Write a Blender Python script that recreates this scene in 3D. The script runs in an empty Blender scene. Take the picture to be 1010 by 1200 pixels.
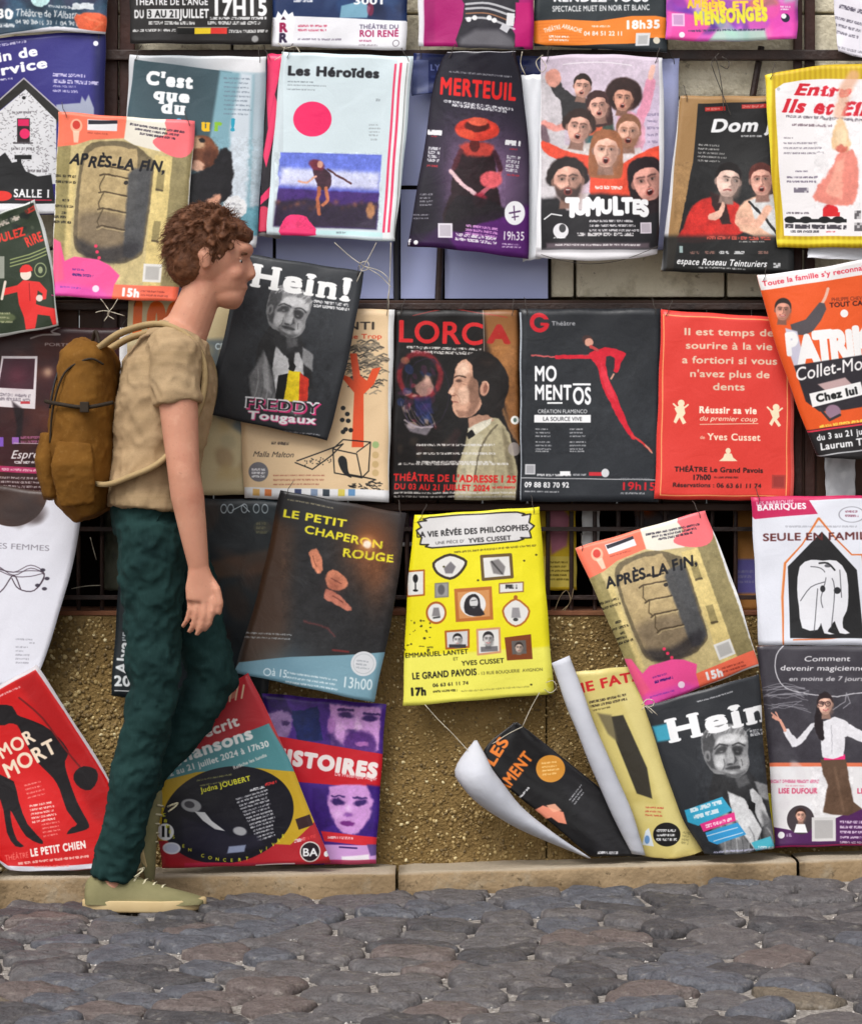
import bpy, bmesh, math, random
import numpy as np
from mathutils import Vector, Matrix, Quaternion

random.seed(7)
rng = np.random.default_rng(7)
S = bpy.context.scene
C = S.collection
R = math.radians

# ---------------------------------------------------------------- camera
CAM_Z = 1.0
FPX = 3080.0                      # focal length in pixels of the 1010 wide photograph
cam = bpy.data.cameras.new('camera')
cam.sensor_fit = 'HORIZONTAL'; cam.sensor_width = 36.0; cam.lens = 36.0 * FPX / 1010.0
cam.clip_end = 500
co = bpy.data.objects.new('camera', cam); C.objects.link(co)
co.location = (0, 0, CAM_Z); co.rotation_euler = (R(90), 0, 0)
S.camera = co

# ---------------------------------------------------------------- light: bright overcast street
SUN_EL, SUN_AZ = R(52), R(200)
w = bpy.data.worlds.new('World'); S.world = w; w.use_nodes = True
nt = w.node_tree; nt.nodes.clear()
sky = nt.nodes.new('ShaderNodeTexSky'); sky.sky_type = 'NISHITA'; sky.sun_disc = False
sky.sun_elevation = SUN_EL; sky.sun_rotation = SUN_AZ; sky.air_density = 1.0; sky.dust_density = 4.0; sky.ozone_density = 1.0
hs = nt.nodes.new('ShaderNodeHueSaturation'); hs.inputs['Saturation'].default_value = 0.12
bg = nt.nodes.new('ShaderNodeBackground'); bg.inputs['Strength'].default_value = 0.12
wo = nt.nodes.new('ShaderNodeOutputWorld')
nt.links.new(sky.outputs[0], hs.inputs['Color']); nt.links.new(hs.outputs[0], bg.inputs['Color']); nt.links.new(bg.outputs[0], wo.inputs['Surface'])
sl = bpy.data.lights.new('sun', 'SUN'); sl.energy = 1.6; sl.angle = R(30); sl.color = (1.0, 0.965, 0.92)
so = bpy.data.objects.new('sun', sl); C.objects.link(so)
# the sun stands high, over the photographer's left shoulder
d = Vector((0.42, 0.62, -0.95)).normalized()
so.rotation_euler = d.to_track_quat('-Z', 'Y').to_euler()
so.location = (-3, -4, 8)
S.view_settings.view_transform = 'Standard'; S.view_settings.look = 'None'
S.view_settings.gamma = 1.0; S.view_settings.use_curve_mapping = False
S.view_settings.exposure = 0.5
S.render.engine = 'CYCLES'
S.cycles.max_bounces = 6; S.cycles.diffuse_bounces = 3; S.cycles.glossy_bounces = 2; S.cycles.transmission_bounces = 3
S.cycles.use_denoising = True; S.cycles.filter_width = 1.55
S.cycles.caustics_reflective = False; S.cycles.caustics_refractive = False

# ---------------------------------------------------------------- helpers
def at(px, py, Y):
    return ((px - 505.0) / FPX * Y, Y, CAM_Z - (py - 600.0) / FPX * Y)

def lin(c, k=1.0):
    o = []
    for v in c[:3]:
        v = v / 255.0
        o.append(min(1, (v / 12.92 if v <= 0.04045 else ((v + 0.055) / 1.055) ** 2.4) * k))
    return (o[0], o[1], o[2], 1.0)

def obj(name, mesh, mat=None, parent=None, smooth=False):
    o = bpy.data.objects.new(name, mesh); C.objects.link(o)
    if mat is not None:
        for m in (mat if isinstance(mat, (list, tuple)) else [mat]):
            mesh.materials.append(m)
    if parent is not None: o.parent = parent
    if smooth: mesh.polygons.foreach_set('use_smooth', [True] * len(mesh.polygons))
    return o

def pydata(name, v, f):
    m = bpy.data.meshes.new(name); m.from_pydata([tuple(x) for x in v], [], [tuple(x) for x in f]); m.update(); return m

def tag(o, label=None, cat=None, group=None, kind=None):
    if label: o['label'] = label
    if cat: o['category'] = cat
    if group: o['group'] = group
    if kind: o['kind'] = kind
    return o

def empty(name, loc=(0, 0, 0)):
    o = bpy.data.objects.new(name, None); C.objects.link(o); o.location = loc; o.empty_display_size = 0.1; return o

def box_mesh(name, x0, x1, y0, y1, z0, z1, bev=0.0):
    bm = bmesh.new()
    bmesh.ops.create_cube(bm, size=1.0)
    for v in bm.verts:
        v.co = Vector((x0 + (v.co.x + .5) * (x1 - x0), y0 + (v.co.y + .5) * (y1 - y0), z0 + (v.co.z + .5) * (z1 - z0)))
    if bev > 0:
        bmesh.ops.bevel(bm, geom=bm.edges[:], offset=bev, segments=2, affect='EDGES', profile=0.6)
    m = bpy.data.meshes.new(name); bm.to_mesh(m); bm.free(); return m

def tube_mesh(name, pts, r, n=5, closed=False):
    pts = [Vector(p) for p in pts]
    rr = r if isinstance(r, (list, tuple)) else [r] * len(pts)
    v, f = [], []
    for i, p in enumerate(pts):
        a = pts[max(0, i - 1)]; b = pts[min(len(pts) - 1, i + 1)]
        t = (b - a).normalized() if (b - a).length > 1e-9 else Vector((0, 0, 1))
        up = Vector((0, 1, 0)) if abs(t.y) < .9 else Vector((1, 0, 0))
        s = t.cross(up).normalized(); q = s.cross(t)
        for k in range(n):
            an = 2 * math.pi * k / n
            v.append(p + (s * math.cos(an) + q * math.sin(an)) * rr[i])
    for i in range(len(pts) - 1):
        for k in range(n):
            f.append((i * n + k, i * n + (k + 1) % n, (i + 1) * n + (k + 1) % n, (i + 1) * n + k))
    f.append(tuple(range(n))[::-1]); f.append(tuple((len(pts) - 1) * n + k for k in range(n)))
    return pydata(name, v, f)

def node_mat(name, base, rough=0.6, spec=0.4, var=None, scale=20.0, vmix=0.5, bump=0.0, bscale=60.0, metal=0.0, detail=6, dist=0.01):
    m = bpy.data.materials.new(name); m.use_nodes = True
    n = m.node_tree.nodes; l = m.node_tree.links; b = n['Principled BSDF']
    b.inputs['Roughness'].default_value = rough; b.inputs['Specular IOR Level'].default_value = spec; b.inputs['Metallic'].default_value = metal
    tc = n.new('ShaderNodeTexCoord')
    if var is None: var = tuple(min(255, c * 1.12 + 4) for c in base)
    nz = n.new('ShaderNodeTexNoise'); nz.inputs['Scale'].default_value = scale; nz.inputs['Detail'].default_value = detail
    rp = n.new('ShaderNodeValToRGB'); rp.color_ramp.elements[0].position = .5 - vmix / 2; rp.color_ramp.elements[1].position = .5 + vmix / 2
    rp.color_ramp.elements[0].color = lin(base); rp.color_ramp.elements[1].color = lin(var)
    l.new(tc.outputs['Object'], nz.inputs['Vector']); l.new(nz.outputs['Fac'], rp.inputs['Fac']); l.new(rp.outputs['Color'], b.inputs['Base Color'])
    if bump > 0:
        n2 = n.new('ShaderNodeTexNoise'); n2.inputs['Scale'].default_value = bscale; n2.inputs['Detail'].default_value = 5
        bp = n.new('ShaderNodeBump'); bp.inputs['Strength'].default_value = bump; bp.inputs['Distance'].default_value = dist
        l.new(tc.outputs['Object'], n2.inputs['Vector']); l.new(n2.outputs['Fac'], bp.inputs['Height']); l.new(bp.outputs['Normal'], b.inputs['Normal'])
    return m

def weather(m, c, scale=3.0, lo=.5, hi=.7, fac=.6, stretch=(1, 1, 1), detail=8):
    """stains and wear with a shape of their own, mixed over the base colour"""
    n = m.node_tree.nodes; l = m.node_tree.links; b = n['Principled BSDF']; src = b.inputs['Base Color'].links[0].from_socket
    tc = n.new('ShaderNodeTexCoord'); mp = n.new('ShaderNodeMapping'); mp.inputs['Scale'].default_value = stretch
    nz = n.new('ShaderNodeTexNoise'); nz.inputs['Scale'].default_value = scale; nz.inputs['Detail'].default_value = detail; nz.inputs['Roughness'].default_value = .65
    mr = n.new('ShaderNodeMapRange'); mr.inputs['From Min'].default_value = lo; mr.inputs['From Max'].default_value = hi; mr.inputs['To Max'].default_value = fac
    mx = n.new('ShaderNodeMix'); mx.data_type = 'RGBA'; mx.inputs['B'].default_value = lin(c)
    l.new(tc.outputs['Object'], mp.inputs['Vector']); l.new(mp.outputs[0], nz.inputs['Vector']); l.new(nz.outputs['Fac'], mr.inputs['Value']); l.new(mr.outputs[0], mx.inputs['Factor'])
    l.new(src, mx.inputs['A']); l.new(mx.outputs['Result'], b.inputs['Base Color']); return m

# ---------------------------------------------------------------- glyphs, taken from Blender's built-in font
EM = 96; PAD = 24; GB = 18     # bitmap em, padding, baseline row from the bottom
_gl = {}; _adv = {}
_PARK = bpy.data.curves.new('tmp_text', 'FONT'); _PARKO = bpy.data.objects.new('tmp_text', _PARK)
def _tris(s):
    _PARK.body = s
    m = _PARKO.to_mesh()
    co_ = np.array([v.co[:2] for v in m.vertices]).reshape(-1, 2)
    ps = [tuple(p.vertices) for p in m.polygons]
    _PARKO.to_mesh_clear()
    return co_, ps
def adv(ch):
    if ch not in _adv:
        if ch == ' ': _adv[ch] = 0.28
        else:
            a, _ = _tris(ch + '|'); b, _ = _tris('|')
            _adv[ch] = float(a[:, 0].max() - b[:, 0].max())
    return _adv[ch]
def _raster(ch):
    co_, ps = _tris(ch)
    W = int(EM * 1.6) + 2 * PAD; H = int(EM * 1.45) + 2 * PAD
    g = np.zeros((H, W), np.float32)
    P = co_ * EM + np.array([PAD, PAD + GB])
    for p in ps:
        for k in range(1, len(p) - 1):
            t = P[[p[0], p[k], p[k + 1]]]
            x0, y0 = np.floor(t.min(0)).astype(int); x1, y1 = np.ceil(t.max(0)).astype(int) + 1
            x0 = max(x0, 0); y0 = max(y0, 0); x1 = min(x1, W); y1 = min(y1, H)
            if x1 <= x0 or y1 <= y0: continue
            xx, yy = np.meshgrid(np.arange(x0, x1) + .5, np.arange(y0, y1) + .5)
            s = []
            for i in range(3):
                a = t[i]; b = t[(i + 1) % 3]
                s.append((b[0] - a[0]) * (yy - a[1]) - (b[1] - a[1]) * (xx - a[0]))
            ins = ((s[0] >= 0) & (s[1] >= 0) & (s[2] >= 0)) | ((s[0] <= 0) & (s[1] <= 0) & (s[2] <= 0))
            g[y0:y1, x0:x1][ins] = 1
    return g
def _dil(g, r, rx=None):
    rx = r if rx is None else rx
    o = g.copy()
    for dy in range(-r, r + 1):
        w_ = int(round(rx * math.sqrt(max(0, 1 - (dy / max(r, 1)) ** 2)))) if r else rx
        row = np.zeros_like(g)
        if dy >= 0: row[dy:] = g[:g.shape[0] - dy]
        else: row[:dy] = g[-dy:]
        c = np.cumsum(np.pad(row, ((0, 0), (w_ + 1, w_))), axis=1)
        o = np.maximum(o, ((c[:, 2 * w_ + 1:] - c[:, :-2 * w_ - 1]) > .5).astype(np.float32))
    return o
def glyph(ch, bold, serif):
    k = (ch, bold, serif)
    if k not in _gl:
        g = _raster(ch)
        if bold: g = _dil(g, bold)
        if serif:
            rows = np.where(g.sum(1) > 0)[0]
            if len(rows):
                for a, b in ((rows[0], rows[0] + 9), (rows[-1] - 8, rows[-1] + 1)):
                    g[a:b] = _dil(g[a:b], 0, serif)
        mips = [g]
        while len(mips) < 5:
            q = mips[-1]; q = q[:q.shape[0] // 2 * 2, :q.shape[1] // 2 * 2]
            mips.append((q[::2, ::2] + q[1::2, ::2] + q[::2, 1::2] + q[1::2, 1::2]) / 4)
        _gl[k] = mips
    return _gl[k]

# ---------------------------------------------------------------- printed artwork, drawn in memory
def smooth(pts, n=4, closed=True):
    P = [np.array(p, float) for p in pts]; N = len(P); o = []
    for i in range(N if closed else N - 1):
        p0 = P[(i - 1) % N] if closed or i > 0 else P[i]
        p1 = P[i]; p2 = P[(i + 1) % N]
        p3 = P[(i + 2) % N] if closed or i + 2 < N else p2
        for k in range(n):
            t = k / n
            o.append(.5 * ((2 * p1) + (-p0 + p2) * t + (2 * p0 - 5 * p1 + 4 * p2 - p3) * t * t + (-p0 + 3 * p1 - 3 * p2 + p3) * t ** 3))
    if not closed: o.append(P[-1])
    return [tuple(q) for q in o]

class Art:
    """A print sheet. Everything is drawn in the sheet's own units (one unit is about 2.3 mm of paper)."""
    def __init__(s, x0, y0, x1, y1, bg, K=2.2):
        s.x0, s.y0, s.x1, s.y1, s.K = x0, y0, x1, y1, K
        s.W = max(8, int((x1 - x0) * K)); s.H = max(8, int((y1 - y0) * K))
        s.im = np.empty((s.H, s.W, 3), np.float32); s.im[:] = bg
        s.r = np.random.default_rng(int(abs(x0) * 7 + abs(y0) * 13 + 3))
    def _t(s, p): return (np.asarray(p, float) - (s.x0, s.y0)) * s.K
    def _win(s, a, b, pad):
        x0 = max(0, int(a[0] - pad)); y0 = max(0, int(a[1] - pad)); x1 = min(s.W, int(b[0] + pad) + 2); y1 = min(s.H, int(b[1] + pad) + 2)
        if x1 <= x0 or y1 <= y0: return None
        xx, yy = np.meshgrid(np.arange(x0, x1) + .5, np.arange(y0, y1) + .5)
        return x0, y0, x1, y1, xx, yy
    def _put(s, win, cov, c, a):
        x0, y0, x1, y1 = win[:4]
        cov = (cov * a)[..., None]
        s.im[y0:y1, x0:x1] = s.im[y0:y1, x0:x1] * (1 - cov) + np.asarray(c, np.float32) * cov
    @staticmethod
    def _cov(sd, soft):
        t = np.clip(.5 - sd / max(1.0, soft), 0, 1)
        return t * t * (3 - 2 * t) if soft > 1.5 else t
    def poly(s, pts, c, a=1, blur=0, sm=0):
        if sm: pts = smooth(pts, sm)
        P = s._t(pts); w_ = s._win(P.min(0), P.max(0), blur * s.K + 1)
        if not w_: return
        xx, yy = w_[4:]; dm = np.full(xx.shape, 1e9); ins = np.zeros(xx.shape, bool)
        for i in range(len(P)):
            a_ = P[i]; b_ = P[(i + 1) % len(P)]; e = b_ - a_; L = max(e @ e, 1e-9)
            t = np.clip(((xx - a_[0]) * e[0] + (yy - a_[1]) * e[1]) / L, 0, 1)
            dm = np.minimum(dm, (xx - a_[0] - t * e[0]) ** 2 + (yy - a_[1] - t * e[1]) ** 2)
            cr = (a_[1] > yy) != (b_[1] > yy)
            if abs(e[1]) > 1e-9: ins ^= cr & (xx < a_[0] + e[0] * (yy - a_[1]) / e[1])
        sd = np.sqrt(dm) * np.where(ins, -1, 1)
        s._put(w_, s._cov(sd, blur * s.K), c, a)
    def rect(s, x, y, w_, h, c, a=1, ang=0, blur=0):
        ca, sa = math.cos(R(ang)), math.sin(R(ang))
        s.poly([(x + u * ca - v * sa, y + u * sa + v * ca) for u, v in ((0, 0), (w_, 0), (w_, h), (0, h))], c, a, blur)
    def line(s, pts, wd, c, a=1, blur=0, sm=0, closed=False):
        if sm: pts = smooth(pts, sm, closed)
        P = s._t(pts)
        if closed: P = np.vstack([P, P[:1]])
        w_ = s._win(P.min(0), P.max(0), (wd + blur) * s.K + 1)
        if not w_: return
        xx, yy = w_[4:]; dm = np.full(xx.shape, 1e9)
        for a_, b_ in zip(P[:-1], P[1:]):
            e = b_ - a_; L = max(e @ e, 1e-9)
            t = np.clip(((xx - a_[0]) * e[0] + (yy - a_[1]) * e[1]) / L, 0, 1)
            dm = np.minimum(dm, (xx - a_[0] - t * e[0]) ** 2 + (yy - a_[1] - t * e[1]) ** 2)
        s._put(w_, s._cov(np.sqrt(dm) - wd * s.K / 2, blur * s.K), c, a)
    def ell(s, cx, cy, rx, ry, c, a=1, ang=0, blur=0, ring=0):
        q = s._t((cx, cy)); m = max(rx, ry) * s.K
        w_ = s._win(q - m, q + m, (blur + ring) * s.K + 1)
        if not w_: return
        xx, yy = w_[4:]; ca, sa = math.cos(R(ang)), math.sin(R(ang))
        u = ((xx - q[0]) * ca + (yy - q[1]) * sa) / (rx * s.K); v = (-(xx - q[0]) * sa + (yy - q[1]) * ca) / (ry * s.K)
        rr = np.sqrt(u * u + v * v) + 1e-6
        sd = (rr - 1) * min(rx, ry) * s.K
        if ring: sd = np.abs(sd) - ring * s.K / 2
        s._put(w_, s._cov(sd, blur * s.K), c, a)
    def glow(s, cx, cy, r, c, a=1, ry=None):
        q = s._t((cx, cy)); ry = r if ry is None else ry; m = np.array([r, ry]) * s.K * 2.6
        w_ = s._win(q - m, q + m, 0)
        if not w_: return
        xx, yy = w_[4:]
        s._put(w_, np.exp(-(((xx - q[0]) / (r * s.K)) ** 2 + ((yy - q[1]) / (ry * s.K)) ** 2)), c, a)
    def grad(s, xa, ya, xb, yb, c0, c1, a=1, vert=True):
        w_ = s._win(s._t((xa, ya)), s._t((xb, yb)), -1) 
        if not w_: return
        xx, yy = w_[4:]; p = s._t((xa, ya)); q = s._t((xb, yb))
        t = np.clip((yy - p[1]) / (q[1] - p[1]) if vert else (xx - p[0]) / (q[0] - p[0]), 0, 1)[..., None]
        col = np.asarray(c0) * (1 - t) + np.asarray(c1) * t
        x0, y0, x1, y1 = w_[:4]
        s.im[y0:y1, x0:x1] = s.im[y0:y1, x0:x1] * (1 - a) + col * a
    def width(s, t, h, sx=1, sp=0): return sum(adv(ch) + sp for ch in t) * h / .69 * sx
    def text(s, t, x, y, h, c, ang=0, anchor='l', bold=0, sx=1, shear=0, jit=0, serif=0, sp=0, a=1, fit=None):
        """fit: width the line should take (sets sx)."""
        sp = sp + (bold * 1.25 + serif * .9) / EM
        if fit: sx = fit / max(1e-6, s.width(t, h, 1, sp))
        size = h / .69; W = s.width(t, h, sx, sp)
        off = {'l': 0, 'c': -W / 2, 'r': -W}[anchor]
        ca, sa = math.cos(R(ang)), math.sin(R(ang)); pen = off
        for ch in t:
            ad = (adv(ch) + sp) * size * sx
            if ch != ' ':
                mips = glyph(ch, bold, serif)
                jx = jy = 0; ja = ang
                if jit: jy = s.r.uniform(-jit, jit) * h; ja = ang + s.r.uniform(-jit, jit) * 60
                cj, sj = math.cos(R(ja)), math.sin(R(ja))
                ox = x + pen * ca + jy * -sa; oy = y + pen * sa + jy * ca
                q = s._t((ox, oy)); e = size * s.K
                cn = []
                for gx, gy in ((-.25, -.45), (1.35, -.45), (1.35, 1.2), (-.25, 1.2)):
                    u = (gx + shear * gy) * e * sx; v = -gy * e
                    cn.append((q[0] + u * cj - v * sj, q[1] + u * sj + v * cj))
                cn = np.array(cn); w_ = s._win(cn.min(0), cn.max(0), 0)
                if w_:
                    xx, yy = w_[4:]; dx = xx - q[0]; dy = yy - q[1]
                    u = dx * cj + dy * sj; v = -dx * sj + dy * cj
                    gy = -v / e; gx = u / (e * sx) - shear * gy
                    rat = EM / e / max(min(sx, 1), .3); lv = int(np.clip(round(math.log2(max(rat, 1))), 0, 4)); b = mips[lv]; k = 2 ** lv
                    bx = (gx * EM + PAD) / k - .5; by = (gy * EM + PAD + GB) / k - .5
                    ix = np.floor(bx).astype(int); iy = np.floor(by).astype(int); fx = bx - ix; fy = by - iy
                    ok = (ix >= 0) & (iy >= 0) & (ix < b.shape[1] - 1) & (iy < b.shape[0] - 1)
                    ix = np.clip(ix, 0, b.shape[1] - 2); iy = np.clip(iy, 0, b.shape[0] - 2)
                    cv = (b[iy, ix] * (1 - fx) + b[iy, ix + 1] * fx) * (1 - fy) + (b[iy + 1, ix] * (1 - fx) + b[iy + 1, ix + 1] * fx) * fy
                    s._put(w_, cv * ok, c, a)
            pen += ad
    def greek(s, x, y, w_, h, c, ang=0, a=.8, lines=1, lead=None, dens=.62, ragged=.25):
        """lines too small to read: word-sized blocks of broken strokes"""
        lead = lead or h * 1.7; ca, sa = math.cos(R(ang)), math.sin(R(ang))
        for i in range(lines):
            ww = w_ * (1 - s.r.uniform(0, ragged))
            ox = x - i * lead * sa; oy = y + i * lead * ca
            cn = s._t([(ox + u * ca - v * sa, oy + u * sa + v * ca) for u, v in ((0, 0), (ww, 0), (ww, h), (0, h))])
            wn = s._win(cn.min(0), cn.max(0), 1)
            if not wn: continue
            xx, yy = wn[4:]; q = s._t((ox, oy)); dx = (xx - q[0]) / s.K; dy = (yy - q[1]) / s.K
            u = dx * ca + dy * sa; v = -dx * sa + dy * ca
            nx = max(3, int(ww / (h * .38))); pat = (s.r.random((3, nx)) < dens).astype(np.float32); pat = np.clip(pat * .6 + .32, 0, 1)
            k = 0
            while k < nx:
                k += int(s.r.integers(4, 12))
                if k < nx: pat[:, k] = 0; k += 1
            iu = (u / ww * nx).astype(int); iv = (v / h * 3).astype(int)
            ok = (u >= 0) & (u < ww) & (v >= 0) & (v < h)
            s._put(wn, pat[np.clip(iv, 0, 2), np.clip(iu, 0, nx - 1)] * ok, c, a)
    def block(s, x, y, n, c=(235, 235, 235), d=(90, 90, 95)):
        """plain pale square where a code would stand"""
        s.rect(x, y, n, n, c); s.rect(x + n * .12, y + n * .12, n * .76, n * .76, d, .35)
    def _noise(s, h, w_, cell):
        gh, gw = int(h / cell) + 3, int(w_ / cell) + 3; g = s.r.normal(0, 1, (gh, gw))
        y = np.arange(h) / cell; x = np.arange(w_) / cell; iy = y.astype(int); ix = x.astype(int)
        fy = (y - iy)[:, None]; fx = (x - ix)[None]; fy = fy * fy * (3 - 2 * fy); fx = fx * fx * (3 - 2 * fx)
        a = g[iy][:, ix]; b = g[iy][:, ix + 1]; c = g[iy + 1][:, ix]; d = g[iy + 1][:, ix + 1]
        return (a * (1 - fx) + b * fx) * (1 - fy) + (c * (1 - fx) + d * fx) * fy
    def photo(s, xa, ya, xb, yb, warp=.7, amp=7, soft=1):
        """gives a drawn area the uneven tones and soft, irregular edges of a printed photograph"""
        p = s._t((xa, ya)); q = s._t((xb, yb)); x0 = max(0, int(p[0])); y0 = max(0, int(p[1])); x1 = min(s.W, int(q[0])); y1 = min(s.H, int(q[1]))
        if x1 - x0 < 8 or y1 - y0 < 8: return
        h, w_ = y1 - y0, x1 - x0; src = s.im[y0:y1, x0:x1].copy()
        ux = (s._noise(h, w_, 9 * s.K / 2) + .5 * s._noise(h, w_, 3.5 * s.K / 2)) * warp * s.K; uy = (s._noise(h, w_, 9 * s.K / 2) + .5 * s._noise(h, w_, 3.5 * s.K / 2)) * warp * s.K
        e = np.minimum(np.minimum(np.arange(h)[:, None], h - 1 - np.arange(h)[:, None]), np.minimum(np.arange(w_)[None], w_ - 1 - np.arange(w_)[None])) / 8.0
        e = np.clip(e, 0, 1); X = np.clip(np.arange(w_)[None] + ux * e, 0, w_ - 1.01); Y = np.clip(np.arange(h)[:, None] + uy * e, 0, h - 1.01)
        ix = X.astype(int); iy = Y.astype(int); fx = (X - ix)[..., None]; fy = (Y - iy)[..., None]
        o = (src[iy, ix] * (1 - fx) + src[iy, ix + 1] * fx) * (1 - fy) + (src[iy + 1, ix] * (1 - fx) + src[iy + 1, ix + 1] * fx) * fy
        for _ in range(soft):
            t = o.copy(); t[1:-1] = (o[:-2] + 2 * o[1:-1] + o[2:]) / 4; o = t.copy(); t[:, 1:-1] = (o[:, :-2] + 2 * o[:, 1:-1] + o[:, 2:]) / 4; o = t
        n = s._noise(h, w_, 14 * s.K / 2) + .8 * s._noise(h, w_, 6 * s.K / 2) + .7 * s._noise(h, w_, 2.6 * s.K / 2) + .5 * s._noise(h, w_, 1.5)
        lum = o.mean(2, keepdims=True) / 255
        s.im[y0:y1, x0:x1] = o * (1 + n[..., None] * amp / 190 * (.6 + .4 * (1 - lum))) + n[..., None] * amp * .08
    def grain(s, n=3.0):
        s.im += s.r.normal(0, n, s.im.shape[:2])[..., None]
    def mottle(s, x0, y0, x1, y1, n, r0, r1, cols, a=.5, blur=2):
        for _ in range(n):
            c = cols[int(s.r.integers(len(cols)))]
            s.ell(s.r.uniform(x0, x1), s.r.uniform(y0, y1), s.r.uniform(r0, r1), s.r.uniform(r0, r1) * .7, c, a, s.r.uniform(0, 180), blur)
    def face(s, cx, cy, r, skin=(214, 160, 130), hair=(40, 28, 24), ang=0, mouth='open', beard=False, style='short', look=0, neck=True):
        """a printed portrait: r is half the height of the face"""
        ca, sa = math.cos(R(ang)), math.sin(R(ang))
        def p(u, v): return (cx + (u * ca - v * sa) * r, cy + (u * sa + v * ca) * r)
        dk = tuple(v * .62 for v in skin); lt = tuple(min(255, v * 1.12 + 8) for v in skin); vd = tuple(v * .3 for v in skin)
        if style == 'long': s.poly([p(-.95, -.6), p(-.5, -1.25), p(.5, -1.25), p(.95, -.6), p(1.05, 1.4), p(.6, 1.7), p(-.6, 1.7), p(-1.05, 1.4)], hair, 1, r * .12, 3)
        if style == 'afro': s.ell(*p(0, -.35), r * 1.55, r * 1.45, hair, 1, 0, r * .25)
        if style == 'curly':
            for k in range(9):
                t = math.pi * (1 + k / 8); s.ell(*p(math.cos(t) * .8, math.sin(t) * .85 - .1), r * .36, r * .34, hair, 1, 0, r * .15)
        if neck: s.poly([p(-.38, .6), p(.38, .6), p(.5, 1.5), p(-.5, 1.5)], dk, 1, r * .15)
        if style == 'short': s.ell(*p(0, -.3), r * .86, r * .95, hair, 1, ang, r * .12)
        s.ell(*p(-.76, .05), r * .13, r * .22, dk, 1, ang, r * .08); s.ell(*p(.76, .05), r * .13, r * .22, dk, 1, ang, r * .08)
        s.poly([p(-.66, -.62), p(0, -.86), p(.66, -.62), p(.74, 0), p(.6, .6), p(.28, .98), p(-.28, .98), p(-.6, .6), p(-.74, 0)], skin, 1, r * .08, 3)
        s.ell(*p(.52, .2), r * .3, r * .75, dk, .75, ang, r * .45); s.ell(*p(0, .86), r * .5, r * .14, dk, .6, ang, r * .3)
        s.ell(*p(-.3, .3), r * .26, r * .2, lt, .6, ang, r * .3); s.ell(*p(-.05, -.5), r * .4, r * .2, lt, .5, ang, r * .3)
        if beard:
            s.poly([p(-.7, .2), p(-.4, .45), p(0, .36), p(.4, .45), p(.7, .2), p(.55, .85), p(0, 1.18), p(-.55, .85)], hair, .8, r * .2, 3)
        for sg in (-1, 1):
            e = .3 * sg + look * .12
            s.ell(*p(e, -.12), r * .24, r * .17, dk, .7, ang, r * .25); s.ell(*p(e + .04, -.1), r * .12, r * .06, vd, .6, ang, r * .1)
            s.ell(*p(e, -.08), r * .12, r * .05, (225, 215, 210), .38, ang, r * .06)
            s.ell(*p(e + look * .05, -.08), r * .06, r * .07, vd, 1, ang, r * .04)
            s.line([p(e - .2, -.25), p(e, -.31), p(e + .2, -.26)], r * .07, hair, .75, r * .12)
        s.line([p(-.03 + look * .1, -.15), p(-.02 + look * .1, .22)], r * .09, lt, .5, r * .14); s.line([p(.05 + look * .1, -.05), p(.12 + look * .12, .25), p(0 + look * .1, .33)], r * .09, dk, .8, r * .1)
        if mouth == 'open':
            s.ell(*p(look * .1, .58), r * .22, r * .2, (160, 76, 70), .8, ang, r * .12); s.ell(*p(look * .1, .6), r * .15, r * .15, (56, 18, 18), 1, ang, r * .08)
            s.rect(*p(-.11, .46), r * .22, r * .06, (240, 230, 225), .8, ang)
        elif mouth == 'smile':
            s.line([p(-.26, .5), p(0, .62), p(.26, .5)], r * .14, (160, 60, 60), .9, r * .06); s.line([p(-.2, .52), p(0, .6), p(.2, .52)], r * .05, (240, 232, 228), .9)
        else:
            s.line([p(-.22, .58), p(0, .55), p(.22, .58)], r * .1, (140, 60, 60), .85, r * .08)
        if style != 'afro': s.poly([p(-.76, -.2), p(-.7, -.8), p(0, -1.14), p(.7, -.8), p(.76, -.2), p(.56, -.58), p(.05, -.74), p(-.5, -.6)], hair, 1, r * .08, 3)
        else: s.poly([p(-.8, -.3), p(-.6, -.95), p(0, -1.2), p(.6, -.95), p(.8, -.3), p(.5, -.66), p(0, -.75), p(-.5, -.66)], hair, 1, r * .15, 3)
    def mat(s, name, rough=.36, spec=.38, coat=0.0):
        s.grain(2.5)
        im = bpy.data.images.new(name, s.W, s.H, alpha=False)
        px = np.ones((s.H, s.W, 4), np.float32); v_ = np.clip(s.im[::-1] / 255.0, 0, 1); px[..., :3] = np.clip(v_ - .062 * (1 - v_) ** 4, 0, 1)   # ink is a little denser than it looks under the gloss
        im.pixels.foreach_set(px.ravel()); im.update(); im.pack()
        m = bpy.data.materials.new(name); m.use_nodes = True
        n = m.node_tree.nodes; l = m.node_tree.links; b = n['Principled BSDF']
        t = n.new('ShaderNodeTexImage'); t.image = im; t.interpolation = 'Cubic'; t.extension = 'EXTEND'
        hv = n.new('ShaderNodeHueSaturation'); hv.inputs['Value'].default_value = .93
        l.new(t.outputs['Color'], hv.inputs['Color']); l.new(hv.outputs[0], b.inputs['Base Color'])
        b.inputs['Roughness'].default_value = rough; b.inputs['Specular IOR Level'].default_value = spec
        tc = n.new('ShaderNodeTexCoord'); nz = n.new('ShaderNodeTexNoise'); nz.inputs['Scale'].default_value = 13; nz.inputs['Detail'].default_value = 4; nz.inputs['Distortion'].default_value = 1.2
        bp = n.new('ShaderNodeBump'); bp.inputs['Strength'].default_value = .28; bp.inputs['Distance'].default_value = .006
        l.new(tc.outputs['Object'], nz.inputs['Vector']); l.new(nz.outputs['Fac'], bp.inputs['Height']); l.new(bp.outputs['Normal'], b.inputs['Normal'])
        return m
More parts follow.
